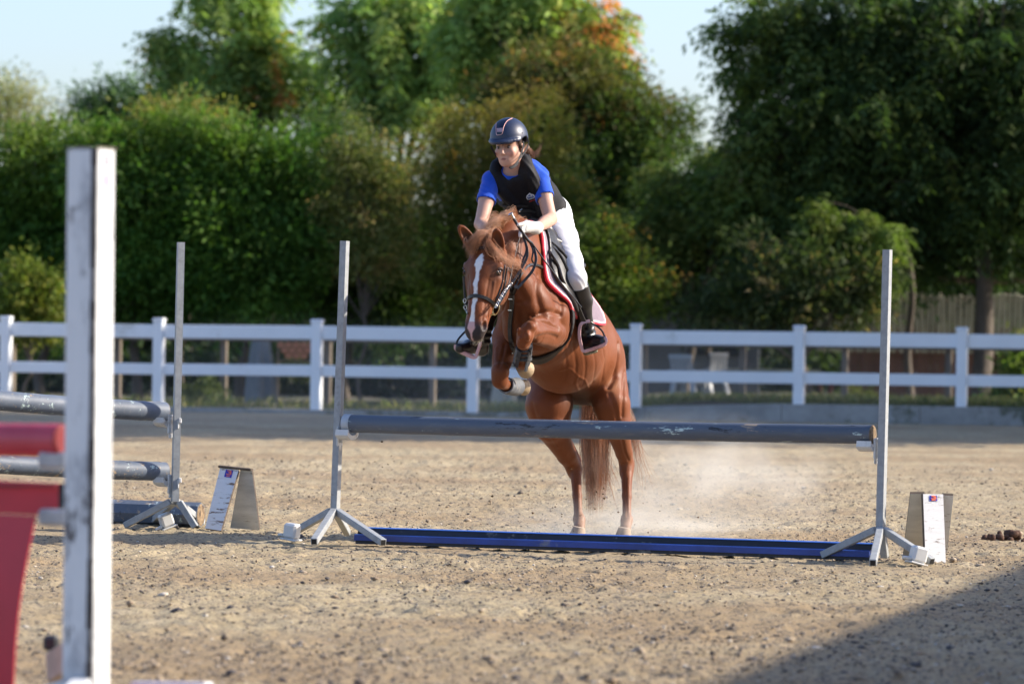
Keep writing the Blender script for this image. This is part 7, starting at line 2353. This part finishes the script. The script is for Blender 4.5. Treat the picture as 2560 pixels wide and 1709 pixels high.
# chest badge: rounded lozenge with a peak, white with a blue centre and blue border line
def flat_patch(name, pts, off, mat, parent, tree=VT):
    hsx = [hit(*p, off, tree) for p in pts]
    c = sum((q[0] for q in hsx), Vector()) / len(hsx)
    n = sum((q[1] for q in hsx), Vector()).normalized()
    vs = [q[0] for q in hsx] + [q[0] - n * 0.002 for q in hsx] + [c]
    m = len(hsx)
    fs = [(i, (i + 1) % m, 2 * m) for i in range(m)] + [(i, m + i, m + (i + 1) % m, (i + 1) % m) for i in range(m)]
    mb = MB(); mb.add(vs, fs)
    return mb.build(name, mat, parent)
mt_white = simple('badge_white', (0.62, 0.66, 0.66), 0.6)
mt_bblue = simple('badge_blue', (0.05, 0.13, 0.36), 0.6)
mt_red = simple('red_piping', (0.42, 0.03, 0.03), 0.6)
bd = [(800, 786), (815, 796), (838, 802), (848, 818), (842, 834), (820, 842), (795, 848), (775, 846), (766, 832), (768, 815), (784, 800)]
badge = flat_patch('chest_badge', [C1(*p) for p in bd], 0.006, mt_white, vest)
bdc = (806, 824)
flat_patch('badge_mark', [C1(bdc[0] + (p[0] - bdc[0]) * 0.80, bdc[1] + (p[1] - bdc[1]) * 0.78) for p in bd], 0.0075, mt_bblue, badge)
flat_patch('badge_mark', [C1(bdc[0] + (p[0] - bdc[0]) * 0.68, bdc[1] + (p[1] - bdc[1]) * 0.62) for p in bd], 0.0088, mt_white, badge)
flat_patch('badge_mark', [C1(*p) for p in [(780, 826), (832, 816), (834, 824), (782, 835)]], 0.0105, mt_bblue, badge)
flat_patch('badge_mark', [C1(*p) for p in [(786, 812), (800, 795), (818, 808)]], 0.0105, mt_bblue, badge)
mb = MB()
for pts in ([(792, 866), (820, 856), (850, 848)], [(865, 1022), (905, 1014), (940, 1000)]):
    mb.tube(catmull([hit(*C1(*p), 0.005, VT, 24.4)[0] for p in pts], 4), 0.0028, 6)
mb.build('vest_piping', mt_red, vest, True)
mb = MB()
def vr(pts, w): 
    q = [hit(*C1(*p), 0.004, VT, 24.4) for p in pts]
    mb.ribbon(catmull([a[0] for a in q], 4), catmull([a[1] for a in q], 4), w, 0.003)
vr([(560, 905), (640, 915), (700, 905), (780, 905)], 0.012)
vr([(800, 1010), (860, 1020), (930, 1005)], 0.016)
vr([(600, 950), (680, 948), (760, 948), (850, 958)], 0.016)
mb.build('vest_strap', mt_web, vest)
mb = MB()
c0, n0 = hit(*C1(714, 941), 0.009, VT, 24.4)
ringm(c0, 0.0055, 0.0018, n0, 2.2, tS, mb=mb)
for dx in (-38, 38):
    c1, n1_ = hit(*C1(714 + dx, 941), 0.009, VT, 24.4); mb.tube([c1 - Vector(tS) * 0.006, c1 + Vector(tS) * 0.006], 0.0022, 6)
c1, n1_ = hit(*C1(660, 912), 0.009, VT, 24.4); mb.tube([c1 - Vector(tS) * 0.003, c1 + Vector(tS) * 0.003], 0.003, 6)
c1, n1_ = hit(*C1(858, 1018), 0.010, VT, 24.4); mb.tube([c1 - Vector(tS) * 0.004, c1 + Vector(tS) * 0.004], 0.004, 6)
mb.build('vest_buckle', mt_steel, vest, True)

# breeches
mt_breech = simple('white_breeches', (0.70, 0.71, 0.74), 0.75, 0, 0.05, 10, 0.18, spec=0.25)
BV = Vl((-0.20, 24.18, 1.25), (0.62, 25.22, 2.05))
legs(BV, 0.006)
BV.ell(T(0, 0.0, 0.02), (0.162, 0.112, 0.118), tx, k=0.05)
BV.ell((hipc + T(0, -0.05, -0.02)) / 2, (0.157, 0.127, 0.117), tx, k=0.05)
BV.cap(KN_L, KN_L + (AN_L - KN_L) * 0.22, 0.058, 0.054, k=0.02)
v_, f2 = BV.mesh(relax=2)
nn = 0.0016 * np.sin(v_ @ np.array([50, 25, 80]) + 3 * np.sin(v_ @ np.array([22, 19, 30])))
breeches = mesh_obj('breeches', v_ + nn[:, None] * np.array([[0.6, -0.6, 0]]), f2, mt_breech, person, True)

# riding boots
mt_bt = simple('riding_boot_leather', (0.012, 0.012, 0.014), 0.30, 0, 0.3, 18, 0.25, spec=0.5, dirt=(0.10, 0.09, 0.07), dfac=0.66)
mt_suede = simple('boot_shaft_matt', (0.014, 0.014, 0.016), 0.62, 0, 0.3, 18, 0.3, spec=0.3)
mt_sole = simple('boot_sole', (0.20, 0.19, 0.13), 0.8, 0, 0.3, 40, 0.5)
def boot(KN, AN, TOE, heel):
    lo = np.minimum(np.minimum(KN, AN), np.minimum(TOE, heel)) - 0.12
    hi = np.maximum(np.maximum(KN, AN), np.maximum(TOE, heel)) + 0.12
    v = Vl(lo, hi, 0.005)
    d = AN - KN
    v.chain([KN + d * 0.10, KN + d * 0.42 + np.array([0.006, 0.015, 0]), KN + d * 0.8, AN], [0.060, 0.061, 0.046, 0.044], k=0.02)
    v.f = np.maximum(v.f, -vcut(v, KN + d * 0.13, d))
    v.chain([AN, heel], [0.044, 0.036], k=0.03)
    ft = TOE - heel
    v.chain([heel, heel + ft * 0.55 + np.array([0, 0, 0.010]), TOE], [0.036, 0.037, 0.030], k=0.03)
    a_, b_ = v.mesh(relax=2)
    dn = d / np.linalg.norm(d)
    u = (a_ - AN) @ dn
    wr = 0.005 * np.sin(u * 150) * np.exp(-((u + 0.02) / 0.05) ** 2)
    out = a_ - (AN + dn * u[:, None]); out /= np.linalg.norm(out, axis=1)[:, None] + 1e-6
    return a_ + out * wr[:, None], b_
heelL = Q(1474, 866, 24.56); heelR = Q(1203, 872, 24.54)
a_, b_ = boot(KN_L, AN_L, TOE_L, heelL)
mesh_obj('boot', a_, b_, mt_bt, person, True)
a_, b_ = boot(KN_R, AN_R, TOE_R, heelR)
mesh_obj('boot', a_, b_, mt_bt, person, True)
mb = MB(); mb.beam(Q(1462, 884, 24.55), Q(1490, 876, 24.58), 0.055, 0.020, bev=0.006); mb.build('boot_sole', mt_sole, person)

# gloves: fist round the reins and the crop
mt_glove = simple('white_glove', (0.66, 0.64, 0.60), 0.75, 0, 0.08, 60, 0.35, spec=0.2)
def glove(WR, EL, knuck, fdir, thumb_to, curl, mir=1):
    """WR wrist; knuck = centre of the knuckle row; fdir = direction from index to little finger; curl = direction fingers bend to"""
    WR = np.array(WR); ar = (WR - EL) / np.linalg.norm(WR - EL)
    v = Vl(WR - 0.21, WR + 0.21, 0.0036)
    v.cap(WR - ar * 0.035, WR + ar * 0.01, 0.036, 0.031, k=0)
    fd = np.array(fdir, float); fd /= np.linalg.norm(fd)
    pd_ = knuck - WR; pd = pd_ / np.linalg.norm(pd_)
    cu = np.array(curl, float); cu /= np.linalg.norm(cu)
    v.cap(WR, knuck - fd * 0.020 - pd * 0.012, 0.026, 0.019, k=0.02)
    v.cap(WR, knuck + fd * 0.022 - pd * 0.012, 0.025, 0.017, k=0.02)
    v.cap(WR + pd * 0.02, knuck - pd * 0.01, 0.026, 0.020, k=0.02)
    for i, (r, ln) in enumerate(((0.0100, 0.98), (0.0104, 1.06), (0.0100, 1.0), (0.0088, 0.84))):
        o = fd * (-0.031 + 0.0205 * i)
        k0 = knuck + o
        p1 = k0 + (pd * 0.55 + cu * 0.65) * 0.036 * ln
        p2 = p1 + (-pd * 0.35 + cu * 0.8) * 0.024 * ln
        p3 = p2 + (-pd * 0.95 + cu * 0.0) * 0.020 * ln
        v.chain([k0, p1, p2, p3], [r + 0.0012, r, r * 0.95, r * 0.85], k=0.0035)
    for i in range(3):
        o = fd * (-0.031 + 0.0205 * (i + 0.5)); k0 = knuck + o; sf2 = cu * -0.006 + pd * 0.006
        for a_2, b_2 in ((k0 - pd * 0.012 - cu * 0.012, k0 + (pd * 0.55 + cu * 0.65) * 0.034 + pd * 0.009), (k0 + (pd * 0.55 + cu * 0.65) * 0.034 + pd * 0.009, k0 + (pd * 0.2 + cu * 0.9) * 0.055 + pd * 0.006)):
            v.cap(a_2, b_2, 0.0024, 0.0024, k=0.002, op='sub')
    t0 = WR + pd * 0.018 - fd * 0.026
    th = np.array(thumb_to, float)
    v.chain([t0, t0 * 0.45 + th * 0.55 - fd * 0.012, th], [0.0145, 0.0115, 0.0095], k=0.006)
    return v
kL = Q(1311, 566, 23.94)
gl = glove(WR_L, EL_L, kL, Q(1302, 588, 23.92) - Q(1312, 562, 23.95), Q(1296, 562, 23.88), (-0.25, -0.45, -0.80))
a_, b_ = gl.mesh(relax=1); gloveL = mesh_obj('glove', a_, b_, mt_glove, person, True)
kR = Q(1258, 594, 24.07)
gr = glove(WR_R, EL_R, kR, (0.1, 0.1, -1), Q(1268, 588, 24.02), (0.7, -0.4, -0.2))
a_, b_ = gr.mesh(relax=1); mesh_obj('glove', a_, b_, mt_glove, person, True)
# raised glove tab at the wrist
mb = MB(); mb.tube(catmull([Q(1328, 570, 24.00), Q(1323, 560, 23.99), Q(1320, 553, 23.99)], 4), [0.012, 0.0125, 0.012, 0.0115, 0.011, 0.010, 0.009, 0.007, 0.004], 10)
mb.build('glove_cuff', mt_glove, gloveL, True)

# crop
crop = thing('riding_crop', 'black riding crop with a silver knob held in the white glove', 'riding crop', tuple(P(1300, 570, 24.1)))
cp = [P(1277, 536, 23.88), P(1285, 548, 23.885), P(1300, 572, 23.895), P(1318, 598, 23.93), P(1333, 612, 23.97), P(1360, 650, 24.04), P(1386, 684, 24.10), P(1405, 710, 24.15), P(1437, 748, 24.24), P(1453, 768, 24.30)]
mb = MB(); c = catmull(cp, 5); n_ = len(c)
mb.tube(c, [0.0085 if i < n_ * 0.42 else 0.0045 for i in range(n_)], 8); shaft = mb.build('shaft', mt_leather, crop, True)
mb = MB(); d0 = (cp[0] - cp[1]).normalized()
mb.tube([cp[0] - d0 * 0.028, cp[0] - d0 * 0.008, cp[0] + d0 * 0.004, cp[0] + d0 * 0.008], [0.0095, 0.0105, 0.0155, 0.011], 12); mb.build('knob', mt_steel, crop, True)

# stirrups hang from the saddle
mt_pink = simple('rose_stirrup', (0.60, 0.36, 0.36), 0.38, 0.35, 0.12, 50, 0.1)
def C6(x, y): return (1380 + x * 0.15306, 680 + y * 0.15306)
def stirrup(pts, foot, w, label=None):
    mb = MB(); c = catmull([P(*p) for p in pts], 5)
    mb.ribbon(c, [Vector((-0.15, -1, 0.05))] * len(c), 0.020, 0.010)
    o = mb.build('stirrup', mt_pink, horse)
    mb = MB(); a, b = P(*foot[0]), P(*foot[1])
    mb.beam(a, b, 0.055, 0.010, bev=0.003)
    mb.build('tread', mt_pink, o)
    return o
yS = 24.46
st1 = stirrup([(*C6(625, 800), yS), (*C6(550, 812), yS), (*C6(475, 850), yS), (*C6(448, 960), yS), (*C6(452, 1080), yS), (*C6(480, 1210), yS), (*C6(515, 1290), yS), (*C6(640, 1265), yS - .01), (*C6(780, 1215), yS - .03), (*C6(872, 1175), yS - .04)],
        ((*C6(520, 1290), yS + 0.03), (*C6(872, 1180), yS - 0.01)), 0.06)
mb = MB(); c = catmull([P(*C6(872, 1180), yS - .04), P(*C6(888, 1120), yS - .04), P(*C6(870, 1060), yS - .03)], 4); mb.ribbon(c, [Vector((0, -1, 0))] * len(c), 0.014, 0.008); mb.build('stirrup_tip', mt_pink, st1)
mb = MB(); c = catmull([P(*C6(868, 1070), yS - .03), P(*C6(830, 980), yS - .01), P(*C6(780, 920), yS), P(*C6(700, 860), yS + .01), P(*C6(635, 815), yS)], 5)
mb.tube(c, 0.0055, 8); mb.build('stirrup_band', mt_leather, st1, True)
mb = MB(); c = catmull([P(1430, 735, 24.36), P(1445, 768, 24.40), P(1460, 803, yS - 0.005), P(1466, 806, yS - 0.005)], 5); mb.ribbon(c, [Vector((-0.3, -1, 0))] * len(c), 0.028, 0.005); mb.build('stirrup_leather', mt_leather, horse)
yR = 24.34
def R5(x, y): return (1100 + x * 0.33165, 520 + y * 0.33165)
st2 = stirrup([(*R5(185, 935), yR + .05), (*R5(150, 985), yR), (*R5(135, 1010), yR), (*R5(118, 1030), yR), (*R5(125, 1065), yR), (*R5(200, 1105), yR), (*R5(262, 1125), yR), (*R5(285, 1080), yR), (*R5(305, 1000), yR), (*R5(290, 900), yR + .03)][3:],
        ((*R5(122, 1058), yR + .01), (*R5(262, 1120), yR + .04)), 0.06)
mb = MB(); c = catmull([P(*R5(120, 1030), yR), P(*R5(140, 985), yR), P(*R5(185, 935), yR + .02), P(*R5(240, 880), yR + .03)], 5)
mb.tube(c, 0.0060, 8); mb.build('stirrup_band', mt_leather, st2, True)
mb = MB(); mb.ribbon([P(1215, 700, 24.3), P(1205, 780, 24.32), P(1196, 820, yR + .03)], [Vector((0.2, -1, 0))] * 3, 0.028, 0.005); mb.build('stirrup_leather', mt_leather, horse)
